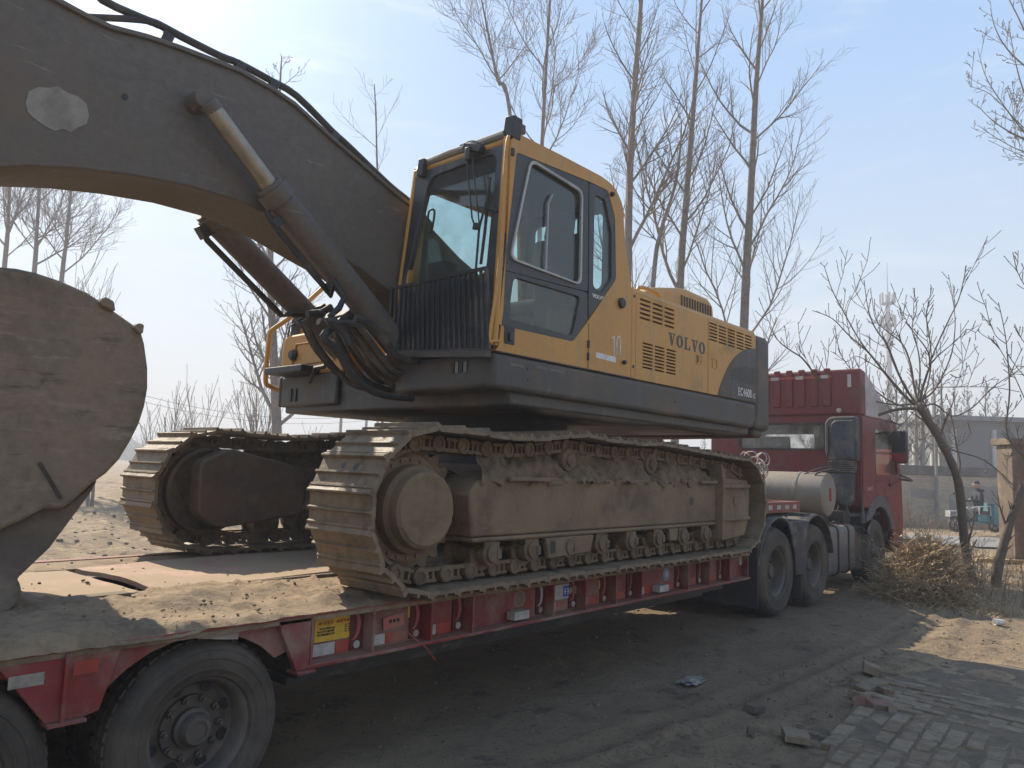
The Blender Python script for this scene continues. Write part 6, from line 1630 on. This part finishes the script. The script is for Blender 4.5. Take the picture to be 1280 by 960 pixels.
for k in range(420):
    u = rg.uniform(8, 17.2); dd = rg.uniform(26.4, 28.8); p = lane(u, dd)
    twig(wd, Vector((p.x, p.y, 0)), Vector((rg.uniform(-.7,.7), rg.uniform(-.7,.7), 1)).normalized(), rg.uniform(.3,1.1)*(1 if u < 14.6 else .4), .009, rg, 1, 2, .1, .006, True, .9)
tag(build('dry_brush', wd, STRAWD, sharp=0, recalc=False), kind='stuff')

# ------------------------------------------------------------------ beyond the lane
WALLM = mat('old_brick_wall', (.52,.43,.325), .95, (.44,.36,.275), 1.2, dust=.3, dustscale=1.0, dustc=(.50,.43,.33), bump=.3, bscale=30)
def wall_mat():
    ma = WALLM; nt = ma.node_tree; N = nt.nodes; L = nt.links; b = N['Principled BSDF']
    bt_ = N.new('ShaderNodeTexBrick'); bt_.inputs['Scale'].default_value = 1.0
    bt_.inputs['Brick Width'].default_value = .25; bt_.inputs['Row Height'].default_value = .07; bt_.inputs['Mortar Size'].default_value = .008
    bt_.inputs['Color1'].default_value = (1,1,1,1); bt_.inputs['Color2'].default_value = (.82,.80,.78,1); bt_.inputs['Mortar'].default_value = (.6,.58,.55,1)
    g = N.new('ShaderNodeNewGeometry'); mp = N.new('ShaderNodeMapping'); mp.inputs['Rotation'].default_value = (0, 0, -math.atan2(LD.y, LD.x))
    L.new(g.outputs['Position'], mp.inputs['Vector'])
    sp_ = N.new('ShaderNodeSeparateXYZ'); cb_ = N.new('ShaderNodeCombineXYZ'); L.new(mp.outputs[0], sp_.inputs[0]); L.new(sp_.outputs['X'], cb_.inputs['X']); L.new(sp_.outputs['Z'], cb_.inputs['Y'])
    L.new(cb_.outputs[0], bt_.inputs['Vector'])
    src = b.inputs['Base Color'].links[0].from_socket
    mx = N.new('ShaderNodeMix'); mx.data_type = 'RGBA'; mx.blend_type = 'MULTIPLY'; mx.inputs['Factor'].default_value = 1
    A = [i for i in mx.inputs if i.name == 'A' and i.type == 'RGBA'][0]; B = [i for i in mx.inputs if i.name == 'B' and i.type == 'RGBA'][0]
    L.new(src, A); L.new(bt_.outputs['Color'], B); L.new([o for o in mx.outputs if o.type == 'RGBA'][0], b.inputs['Base Color'])
wall_mat()
def lbox(mb, u0, u1, d0, d1, z0, z1):
    vs = [lane(u, d, z) for u in (u0, u1) for d in (d0, d1) for z in (z0, z1)]
    return mb.add(vs, [(0,1,3,2),(4,6,7,5),(0,4,5,1),(2,3,7,6),(0,2,6,4),(1,5,7,3)])
wl_ = thing('brick_wall', 'long weathered brick wall with a dark coping across the lane', 'wall', tuple(lane(15, 30)))
q = MB(); lbox(q, -8, 40, 30, 30.3, -.1, 1.92); build('brickwork', q, WALLM, wl_)
q = MB(); lbox(q, -8, 40, 29.95, 30.35, 1.925, 2.30); build('coping', q, mat('dark_coping', (.12,.11,.10), .9, (.17,.155,.14), 2, bump=.4), wl_, bevel=.02)
for u in (10.4, 16.55, 22.5):
    q = MB(); lbox(q, u, u+.45, 29.88, 29.999, -.1, 1.92); build('wall_pier', q, WALLM, wl_)
q = MB(); pts = [(15.75,1.0),(15.9,.95),(16.1,1.25),(16.4,1.3),(16.45,.2),(19.6,.1),(19.8,1.62),(18.6,1.65),(17.9,1.55),(17.3,1.62),(17.1,1.5),(16.7,1.55),(16.2,1.35),(15.8,1.3)]
pts = [(17.02,.05),(19.9,.05),(19.9,1.62),(19.2,1.66),(18.6,1.55),(18.2,1.62),(17.8,1.5),(17.5,1.60),(17.2,1.25),(17.02,1.2)]
o_ = [tuple(lane(u, 29.985, z)) for u, z in pts]+[tuple(lane(u, 29.998, z)) for u, z in pts]
k = len(pts); q.add(o_, [tuple(range(k)), tuple(range(2*k-1, k-1, -1))]+[(i, (i+1) % k, (i+1) % k+k, i+k) for i in range(k)]); build('bare_render', q, mat('grey_render', (.27,.24,.205), .95, (.31,.275,.235), 3, bump=.3), wl_)
q = MB(); pts = [(15.6,1.05),(16.5,1.0),(16.5,1.34),(15.9,1.42),(15.6,1.3)]
o_ = [tuple(lane(u, 29.985, z)) for u, z in pts]+[tuple(lane(u, 29.998, z)) for u, z in pts]; k = len(pts)
q.add(o_, [tuple(range(k)), tuple(range(2*k-1, k-1, -1))]+[(i, (i+1) % k, (i+1) % k+k, i+k) for i in range(k)]); build('bare_render', q, MATS['grey_render'], wl_)
# lamp-thin pole in front of the wall
pb = RD(1172, 655, 29.3); q = MB(); q.tube([(pb.x, pb.y, -.1), (pb.x+.02, pb.y, 5.1)], [.055, .045], 10); tag(build('utility_pole', q, mat('concrete_pole', (.26,.25,.235), .9, bump=.2), sharp=40), 'thin grey pole standing in front of the brick wall', 'pole')
# grey shed behind
bd = thing('factory_shed', 'long grey shed with pale posts behind the brick wall', 'building', tuple(lane(24, 42)))
SH = mat('shed_grey', (.145,.15,.155), .9, (.175,.178,.18), .5, bump=.1)
q = MB(); lbox(q, 23.2, 60, 42, 54, 0, 5.05); build('wall', q, SH, bd)
q = MB(); lbox(q, 23.0, 60.2, 41.6, 54.4, 5.055, 5.30); build('roof', q, mat('shed_roof', (.20,.21,.22), .7), bd)
for u in (24.2, 26.4, 30.2, 35, 40, 45):
    q = MB(); lbox(q, u-.11, u+.11, 41.85, 41.995, 0, 4.6); build('post', q, mat('pale_post', (.42,.43,.43), .8), bd)
for u, z in ((27.4, 2.6), (32.5, 2.6), (37.2, 2.6)):
    w_ = MB(); lbox(w_, u-.55, u+.55, 41.93, 41.996, z, z+1.3); wf_ = build('window', w_, mat('pale_frame', (.33,.34,.34), .8), bd)
    w_ = MB(); lbox(w_, u-.45, u-.03, 41.90, 41.929, z+.1, z+1.2); lbox(w_, u+.03, u+.45, 41.90, 41.929, z+.1, z+1.2); build('pane', w_, mat('shed_pane', (.05,.055,.06), .15), wf_)
# row of whitewashed trunks left of the shed
rn = random.Random(50)
LIMEB = (mat('limed_trunk', (.20,.19,.175), .9), mat('far_twig', (.15,.132,.118), .95, vary=.05))
labs = ['slim whitewashed poplar immediately beside the truck mirror behind the wall', 'whitewashed poplar second from the truck mirror behind the wall', 'whitewashed poplar midway between truck mirror and grey shed', 'whitewashed poplar one trunk before the grey shed', 'whitewashed poplar against the end of the grey shed', 'whitewashed poplar in front of the grey shed end wall']
for i, x in enumerate((1122, 1133, 1146, 1155, 1168, 1178)):
    D = 36+rn.uniform(-1, 3); b_ = RD(x, 640, D); tp_ = RD(x+rn.uniform(-4,4), 470+rn.uniform(-15,15), D)
    o = poplar(labs[i], [Vector((b_.x, b_.y, -.1)), b_.lerp(tp_, .5), tp_], .12, 60+i, 12, .35, 1, .016, 'whitewashed poplars behind the wall', .02, .3, mats=LIMEB)
    q = MB(); q.tube([(b_.x, b_.y, 0), (b_.x, b_.y, 3.4)], [.155, .135], 9); build('limewash', q, mat('limewash', (.55,.55,.53), .9, (.42,.41,.38), 3), o, sharp=40)
# hazy rows of bare poplars behind the shed
protos = []
for k in range(3):
    rn2 = random.Random(90+k)
    protos.append(poplar('proto', [Vector((0,0,-.1)), Vector((.1,0,4)), Vector((.05,.1,8)), Vector((0,0,11))], .12, 80+k, 34, .15, 2, .020, None, .02, .30, mats=(mat('far_bark', (.14,.125,.112), .95), LIMEB[1])))
far_px = [(985,545,75),(1002,548,70),(1020,500,68),(1040,505,80),(1062,500,72),(1090,490,60),(1112,478,64),(1132,470,58),(1150,480,66),(1178,488,60),(1196,470,70),(1212,478,62),(1236,470,60),(1250,480,66),(1268,520,95),(1300,500,70),(880,540,80),(660,545,85)]
FL = ['over the ribbed truck roof, farthest from the mast', 'over the middle ribs of the truck roof', 'rising tall above the truck roof ribs', 'above the truck roof beside the round rear lamp', 'above the truck roof corner', 'just beside the phone mast on the truck side', 'directly behind the phone mast', 'just beside the phone mast on the fruit tree side', 'behind the head of the slanting fruit tree', 'behind the upper limbs of the slanting fruit tree', 'above the end wall of the grey shed', 'above the first pale post of the grey shed', 'above the shed roof between fruit tree and gate pillar', 'above the shed roof over the gate pillar', 'faint and low above the gate pillar', 'above the red gate', 'low behind the counterweight and truck roof', 'low behind the tracks of the excavator']
WH = ['over the truck roof', 'behind the cell tower', 'above the fruit tree', 'above the grey shed']
G4 = 'hazy row of bare poplars beyond the wall and shed'
for i, (x, ty, D) in enumerate(far_px):
    base_ = RD(x, 600, D); hgt = (600-ty)*D/CF*1.12
    s_ = hgt/11*random.Random(i).uniform(.95,1.1)
    src = protos[i % 3]
    o = src.copy(); col.objects.link(o); o.location = (base_.x, base_.y, -.1); o.scale = (s_*.9, s_*.9, s_); o.rotation_euler = (0, 0, i*2.1)
    o['label'] = 'hazy far poplar '+FL[i]; o['group'] = G4; o['category'] = 'tree'
    for ch in src.children:
        c = ch.copy(); col.objects.link(c); c.parent = o; c.matrix_parent_inverse = Matrix.Translation((0,0,.1))
for p_ in protos:
    for ch in list(p_.children): bpy.data.objects.remove(ch)
    bpy.data.objects.remove(p_)
# distant wood on the left horizon
wm = MB(); rw = random.Random(12)
for k in range(2200):
    a = R(rw.uniform(48, 86)); r = rw.uniform(240, 330); x, y = r*math.cos(a), r*math.sin(a); h = rw.uniform(2.5, 6.0)*(1+.35*math.sin(a*60))
    wm.add([(x-.35, y+.2, -1), (x+.35, y-.2, -1), (x+rw.uniform(-.8,.8), y, h)], [(0,1,2)])
    for j in range(4):
        zz = h*rw.uniform(.3,.9); wm.add([(x, y, zz), (x+rw.uniform(-2,2), y+rw.uniform(-2,2), zz+rw.uniform(.6,2)), (x+.2, y, zz+.35)], [(0,1,2)])
tag(build('distant_wood', wm, mat('wood_mass', (.12,.115,.11), .95), sharp=0, recalc=False), kind='stuff')
# far poles and wires left
PG = 'far power poles across the fields'
plabs = ['far power pole just right of the thick dark tree trunk', 'far power pole seen under the tool box of the excavator', 'far power pole seen under the excavator close to the slewing ring', 'far power pole nearest the slewing ring, under the excavator']
for i, (x, D) in enumerate(((424, 60), (456, 66), (470, 72))):
    b_ = RD(x, 565, D); q = MB(); q.tube([(b_.x, b_.y, -.3), (b_.x, b_.y, 9)], [.14, .09], 8); q.obox((b_.x, b_.y, 8.5), (1.6,.1,.1), Euler((0,0,.8))); tag(build('power_pole', q, MATS['concrete_pole'], sharp=40), plabs[i+1], 'pole', PG)
for i, dz_ in enumerate((0, .55)):
    q = MB(); a, b_ = RD(150, 486+8*i, 62), RD(470, 518+6*i, 75)
    q.tube([a.lerp(b_, t/12)+Vector((0,0,-1.2*4*(t/12)*(1-t/12))) for t in range(13)], .02, 4); tag(build('power_line', q, BLACK, sharp=0), 'thin power line sagging over the fields, %s of the pair' % ('upper' if i == 0 else 'lower'), 'power line', 'pair of power lines')
# phone mast
mb_ = RD(1114, 600, 120); mast = thing('phone_mast', 'slim phone mast with antenna panels rising behind the truck cab', 'mast', (mb_.x, mb_.y, 0))
q = MB(); q.tube([(mb_.x, mb_.y, 0), (mb_.x, mb_.y, 31)], [.65, .32], 12); q.tube([(mb_.x, mb_.y, 31), (mb_.x, mb_.y, 36.5)], [.10, .04], 6); build('pole', q, mat('mast_grey', (.40,.41,.42), .7), mast)
for z in (23.0, 26.0, 29.6):
    q = MB(); q.lathe([(.35,0),(1.0,.02),(1.0,.16),(.35,.18)], (mb_.x, mb_.y, z), 'z', 16); build('platform', q, mat('mast_dark', (.18,.19,.20), .8), mast)
for z in (26.2, 29.8):
    for k in range(6):
        an = k*1.047+z; q = MB(); q.obox((mb_.x+1.05*math.cos(an), mb_.y+1.05*math.sin(an), z+.75), (.3,.3,1.7), Euler((0,0,an))); build('antenna', q, mat('antenna_grey', (.33,.34,.35), .7), mast)
# gate pillar, red gate
gp_ = thing('gate_pillar', 'square plastered gate pillar beside the red gate', 'pillar', tuple(lane(11.0, 17.3)))
PL = mat('pillar_plaster', (.14,.105,.078), .95, (.11,.083,.062), 2.5, dust=.3, bump=.4, bscale=25)
q = MB(); lbox(q, 11.22, 11.76, 17.2, 17.75, -.1, 2.56); build('shaft', q, PL, gp_, bevel=.015)
q = MB(); lbox(q, 11.14, 11.84, 17.12, 17.83, 2.563, 2.72); build('cap', q, PL, gp_, bevel=.02)
gt = thing('red_gate', 'faded red sheet-metal gate leaf standing open beside the pillar', 'gate', tuple(lane(11.4, 16.8)))
GM = mat('gate_red', (.42,.12,.085), .6, (.36,.15,.11), 1.5, dust=.35, dustscale=1.5, dustc=(.40,.27,.20), bump=.1)
g0, g1 = (11.82, 17.1), (11.36, 14.2)
def gpt(t, off, z):
    du, dd = g1[0]-g0[0], g1[1]-g0[1]; L = math.hypot(du, dd); return lane(g0[0]+du*t+off*dd/L, g0[1]+dd*t-off*du/L, z)
def gbox(mb, t0, t1, o0, o1, z0, z1):
    vs = [gpt(t, o, z) for t in (t0, t1) for o in (o0, o1) for z in (z0, z1)]
    return mb.add(vs, [(0,1,3,2),(4,6,7,5),(0,4,5,1),(2,3,7,6),(0,2,6,4),(1,5,7,3)])
for k in range(14):
    q = MB(); gbox(q, .015+k*.07, .075+k*.07, -.02, .02, .08, 2.42); build('sheet_panel', q, GM, gt, bevel=.004)
q = MB(); gbox(q, 0, 1, -.012, .012, .07, 2.43); build('backing_sheet', q, GM, gt)
q = MB()
for t in (0, .5, .97): gbox(q, t, t+.03, .021, .07, .05, 2.45)
for z in (.12, 1.2, 2.36): gbox(q, .03, .97, .024, .065, z, z+.07)
build('gate_frame', q, GM, gt)
q = MB(); gbox(q, .30, .34, .07, .085, 1.5, 2.1); gbox(q, .30, .42, .07, .085, 1.5, 1.53); build('gate_mark', q, mat('pale_mark', (.50,.36,.30), .8), gt)
# yellow timber on the ground by the gate
p = U(1268, 703, 2, .04); q = MB(); q.obox((p.x, p.y, .06), (1.6,.1,.07), Euler((0,0,-.9))); tag(build('timber', q, mat('pale_timber', (.42,.30,.14), .8, bump=.2)), 'yellowish timber lying on the ground below the red gate', 'timber')
# ------------------------------------------------------------------ cargo tricycle and its rider
TD = 25.6
def TL(u, d, z): return lane(u, TD+d, z)
u0 = (RD(1186, 655, TD)).dot(LD)
TQ = mat('turquoise_paint', (.075,.26,.30), .5, (.06,.20,.235), 3, dust=.3, dustscale=4)
TZ = .06
tri = thing('cargo_tricycle', 'turquoise motor cargo tricycle on the lane by the brick wall', 'tricycle', tuple(TL(u0+.8, 0, TZ)))
def tbox(mb, a, b_, c, d, e, f):
    vs = [TL(u0+u, dd, z+TZ) for u in (a, b_) for dd in (c, d) for z in (e, f)]
    return mb.add(vs, [(0,1,3,2),(4,6,7,5),(0,4,5,1),(2,3,7,6),(0,2,6,4),(1,5,7,3)])
def twheel(u, d, r, w=.09):
    q = MB(); q.lathe([(r*.72,-w/2),(r*.95,-w/2),(r,-w/4),(r,w/4),(r*.95,w/2),(r*.72,w/2)], (0,0,0), 'y', 24, cap='open')
    M = Matrix.Translation(TL(u0+u, d, r+TZ)) @ Matrix.Rotation(math.atan2(LD.y, LD.x), 4, 'Z')
    o = build('wheel', q, TYRE, tri, M=M)
    q = MB(); q.lathe([(r*.72,-.02),(r*.72,.02),(r*.60,.02),(r*.60,-.02)], (0,0,0), 'y', 24, cap='open')
    for k in range(6): q.obox((r*.36*math.cos(k*1.047), 0, r*.36*math.sin(k*1.047)), (r*.68,.025,.03), Euler((0,-k*1.047,0)))
    q.lathe([(.05,-.05),(.05,.05)], (0,0,0), 'y', 12)
    build('rim', q, RIM, o, M=M); 
twheel(.06, 0, .26); twheel(1.62, -.42, .26); twheel(1.62, .42, .26)
def tt(pts, r, m_, nm, n=7):
    q = MB(); q.tube([TL(u0+a, b_, c+TZ) for a, b_, c in pts], r, n); return build(nm, q, m_, tri)
tt([(.06,-.09,.26),(.20,-.09,.62),(.30,0,.95)], .028, mat('fork_grey', (.35,.34,.32), .5), 'fork'); tt([(.06,.09,.26),(.20,.09,.62),(.30,0,.95)], .028, MATS['fork_grey'], 'fork')
tt([(.40,-.36,1.08),(.32,-.22,1.06),(.30,0,1.0),(.32,.22,1.06),(.40,.36,1.08)], .02, BLACK, 'handlebar')
tt([(.30,.28,1.06),(.24,.34,1.22)], .01, BLACK, 'mirror_stem'); q = MB(); c = TL(u0+.23, .35, 1.27+TZ); b_ = blob(c, .06, 1, (1,.5,1), .05, 2); build('mirror', b_, BLACK, tri)
c = TL(u0+.20, 0, .92+TZ); build('headlamp', blob(c, .09, 2, (1,1,1), .05, 2), mat('lamp_white', (.7,.7,.68), .3), tri)
q = MB(); tbox(q, -.20, .14, -.14, .14, .66, .70); tbox(q, -.20, -.17, -.14, .14, .50, .66); build('front_basket', q, mat('basket_grey', (.42,.41,.39), .6), tri)
q = MB(); tbox(q, -.12, .26, -.08, .08, .52, .56); build('front_mudguard', q, MATS['fork_grey'], tri)
tt([(.26,0,.75),(.42,0,.36),(.80,0,.34)], .04, TQ, 'frame_tube'); q = MB(); tbox(q, .40, .86, -.22, .22, .30, .36); build('footboard', q, TQ, tri)
q = MB(); tbox(q, .70, 1.05, -.24, .24, .36, .62); build('seat_box', q, TQ, tri, bevel=.02)
q = MB(); tbox(q, .66, 1.02, -.25, .25, .622, .72); build('seat', q, mat('seat_red', (.16,.05,.045), .7), tri, bevel=.03)
tt([(.68,-.27,.60),(.68,-.27,.86),(1.06,-.27,.88),(1.06,-.27,.58)], .02, WHITEPAINT, 'seat_rail')
q = MB(); tbox(q, 1.10, 1.95, -.48, -.45, .34, .72); tbox(q, 1.10, 1.95, .45, .48, .34, .72); tbox(q, 1.10, 1.13, -.45, .45, .34, .98); tbox(q, 1.92, 1.95, -.45, .45, .34, .72); tbox(q, 1.10, 1.95, -.45, .45, .30, .34); build('cargo_box', q, TQ, tri, bevel=.01)
for u in (1.17, 1.38):
    q = MB(); q.prism([(0,0),(.14,0),(.14,.5),(.02,.5)], -.02, .02); 
    q.v = [tuple(TL(u0+u+v[0], -.50+v[1], .55+v[2]+TZ)) for v in q.v]; build('box_post', q, mat('pale_turquoise', (.13,.33,.36), .5), tri, bevel=.01)
for k in range(3):
    q = MB(); tbox(q, 1.14+.27*k, 1.38+.27*k, -.496, -.4805, .40, .66); build('box_rib', q, TQ, tri, bevel=.01)
q = MB(); tbox(q, 1.5, 1.9, -.52, -.2, .73, .90); tag(build('blue_bundle', q, mat('dark_blue_cloth', (.025,.03,.10), .8), None, bevel=.04), 'dark blue bundle lying in the tricycle cargo box', 'bundle')
# rider
def skin_body(nm, joints, edges, m_, parent, sub=2):
    me = bpy.data.meshes.new(nm); me.from_pydata([tuple(j[0]) for j in joints], edges, [])
    o = bpy.data.objects.new(nm, me); place(o, parent); me.materials.append(m_)
    sk_ = o.modifiers.new('skin', 'SKIN'); sk_.use_smooth_shade = True
    if not me.skin_vertices: bpy.context.view_layer.update()
    lay = me.skin_vertices[0].data if me.skin_vertices else None
    if lay is None:
        raise RuntimeError('no skin layer')
    for i, j in enumerate(joints):
        r = j[1]; lay[i].radius = r if isinstance(r, tuple) else (r, r)
    lay[0].use_root = True
    s_ = o.modifiers.new('sub', 'SUBSURF'); s_.levels = sub; s_.render_levels = sub
    return o
H = lambda u, d, z: tuple(TL(u0+u, d, z+TZ))
rid = thing('person', 'rider in a dark padded jacket and pale trousers seated on the turquoise tricycle', 'person', H(.86, 0, .72))
JK = mat('navy_jacket', (.018,.022,.032), .8, bump=.2, bscale=30); TRS = mat('pale_trousers', (.30,.28,.26), .85); HAIR = mat('black_hair', (.012,.011,.010), .6)
body_j = [(H(.86,0,.80), .15), (H(.86,0,.98), .155), (H(.84,0,1.18), .165), (H(.82,0,1.32), .10), (H(.80,0,1.40), .055), (H(.79,0,1.46), .06),
          (H(.82,-.17,1.27), .085), (H(.72,-.25,1.04), .062), (H(.50,-.24,1.06), .045), (H(.44,-.25,1.08), .035),
          (H(.82,.17,1.27), .085), (H(.72,.25,1.04), .062), (H(.50,.24,1.06), .045), (H(.44,.25,1.08), .035),
          (H(.80,-.11,.76), .11), (H(.46,-.13,.74), .085), (H(.52,-.13,.40), .055), (H(.50,-.13,.37), .05),
          (H(.80,.11,.76), .11), (H(.46,.13,.74), .085), (H(.52,.13,.40), .055), (H(.50,.13,.37), .05)]
body = skin_body('body', body_j, [(0,1),(1,2),(2,3),(3,4),(4,5),(2,6),(6,7),(7,8),(8,9),(2,10),(10,11),(11,12),(12,13),(0,14),(14,15),(15,16),(16,17),(0,18),(18,19),(19,20),(20,21)], JK, rid)
for s in (-1, 1):
    skin_body('trousers', [(H(.84,s*.11,.78), .125), (H(.46,s*.13,.745), .097), (H(.52,s*.13,.43), .072)], [(0,1),(1,2)], TRS, rid)
    q = MB(); q.obox(H(.47, s*.13, .385), (.26,.10,.08), Euler((0,0,math.atan2(LD.y, LD.x)))); build('shoe', q, BLACK, rid, bevel=.03)
    q = MB()
    cpt = H(.42, s*.25, 1.085)
    b_ = blob(cpt, .045, 3, (1.1,.9,.7), .1, 2); hnd = build('hand', b_, SKIN, rid)
    fm = MB()
    for k in range(4): fm.tube([H(.41,s*(.215+.022*k),1.10), H(.375,s*(.215+.022*k),1.095), H(.365,s*(.215+.022*k),1.065), H(.385,s*(.215+.022*k),1.05)], [.011,.0105,.010,.008], 6)
    fm.tube([H(.43,s*.205,1.085), H(.40,s*.195,1.06), H(.385,s*.205,1.05)], [.012,.011,.009], 6); build('fingers', fm, SKIN, hnd)
hd_ = MB(); hcen = Vector(H(.77, 0, 1.56))
b_ = blob((0,0,0), .105, 6, (1.0,.80,1.22), .04, 3); 
fwd = -LD
for v in b_.v: hd_.v.append(tuple(hcen+fwd*v[0]+CD*v[1]+Vector((0,0,v[2]))))
hd_.f = b_.f
for a, z, r in ((.105,-.01,.022),(.10,-.055,.018)):
    n_ = blob((0,0,0), r, 2, (1,.8,1), .05, 2); off = len(hd_.v); hd_.add([tuple(hcen+fwd*(v[0]+a)+CD*v[1]+Vector((0,0,v[2]+z))) for v in n_.v], n_.f)
for s in (-1, 1):
    n_ = blob((0,0,0), .025, 2, (.7,.4,1.2), .05, 2); hd_.add([tuple(hcen+fwd*(v[0]-.01)+CD*(v[1]+s*.085)+Vector((0,0,v[2]))) for v in n_.v], n_.f)
head = build('head', hd_, SKIN, rid, sharp=0)
q = MB()
for s in (-1, 1):
    n_ = blob((0,0,0), .010, 2, (.6,1,.7), 0, 1); q.add([tuple(hcen+fwd*(v[0]+.094)+CD*(v[1]+s*.035)+Vector((0,0,v[2]+.02))) for v in n_.v], n_.f)
build('eyes', q, BLACK, head)
b_ = blob((0,0,0), .112, 8, (1.0,.85,1.0), .12, 3); q = MB(); keep = {}
for i, v in enumerate(b_.v): q.v.append(tuple(hcen+fwd*(v[0]-.015)+CD*v[1]+Vector((0,0,v[2]+.045))))
q.f = [f for f in b_.f if all(b_.v[i][2] > -.01-.25*max(0, -b_.v[i][0]) for i in f)]
build('hair', q, HAIR, head, sharp=0)
b_ = blob((0,0,0), .13, 5, (1.0,1.15,.55), .25, 3); q = MB(); q.v = [tuple(Vector(H(.88,0,1.38))+fwd*v[0]+CD*v[1]+Vector((0,0,v[2]))) for v in b_.v]; q.f = b_.f; build('hood', q, JK, rid, sharp=0)
# ------------------------------------------------------------------ haze in the air
hm = bpy.data.materials.new('haze'); hm.use_nodes = True
hn = hm.node_tree.nodes; hl = hm.node_tree.links
hn.remove(hn['Principled BSDF'])
pv = hn.new('ShaderNodeVolumePrincipled')
pv.inputs['Color'].default_value = (.93, .95, 1.0, 1); pv.inputs['Density'].default_value = 0.0036; pv.inputs['Anisotropy'].default_value = .12
hl.new(pv.outputs[0], hn['Material Output'].inputs['Volume'])
q = MB(); q.box(-455, 555, -455, 555, -1.6, 38)
tag(build('haze', q, hm, sharp=0), kind='stuff')
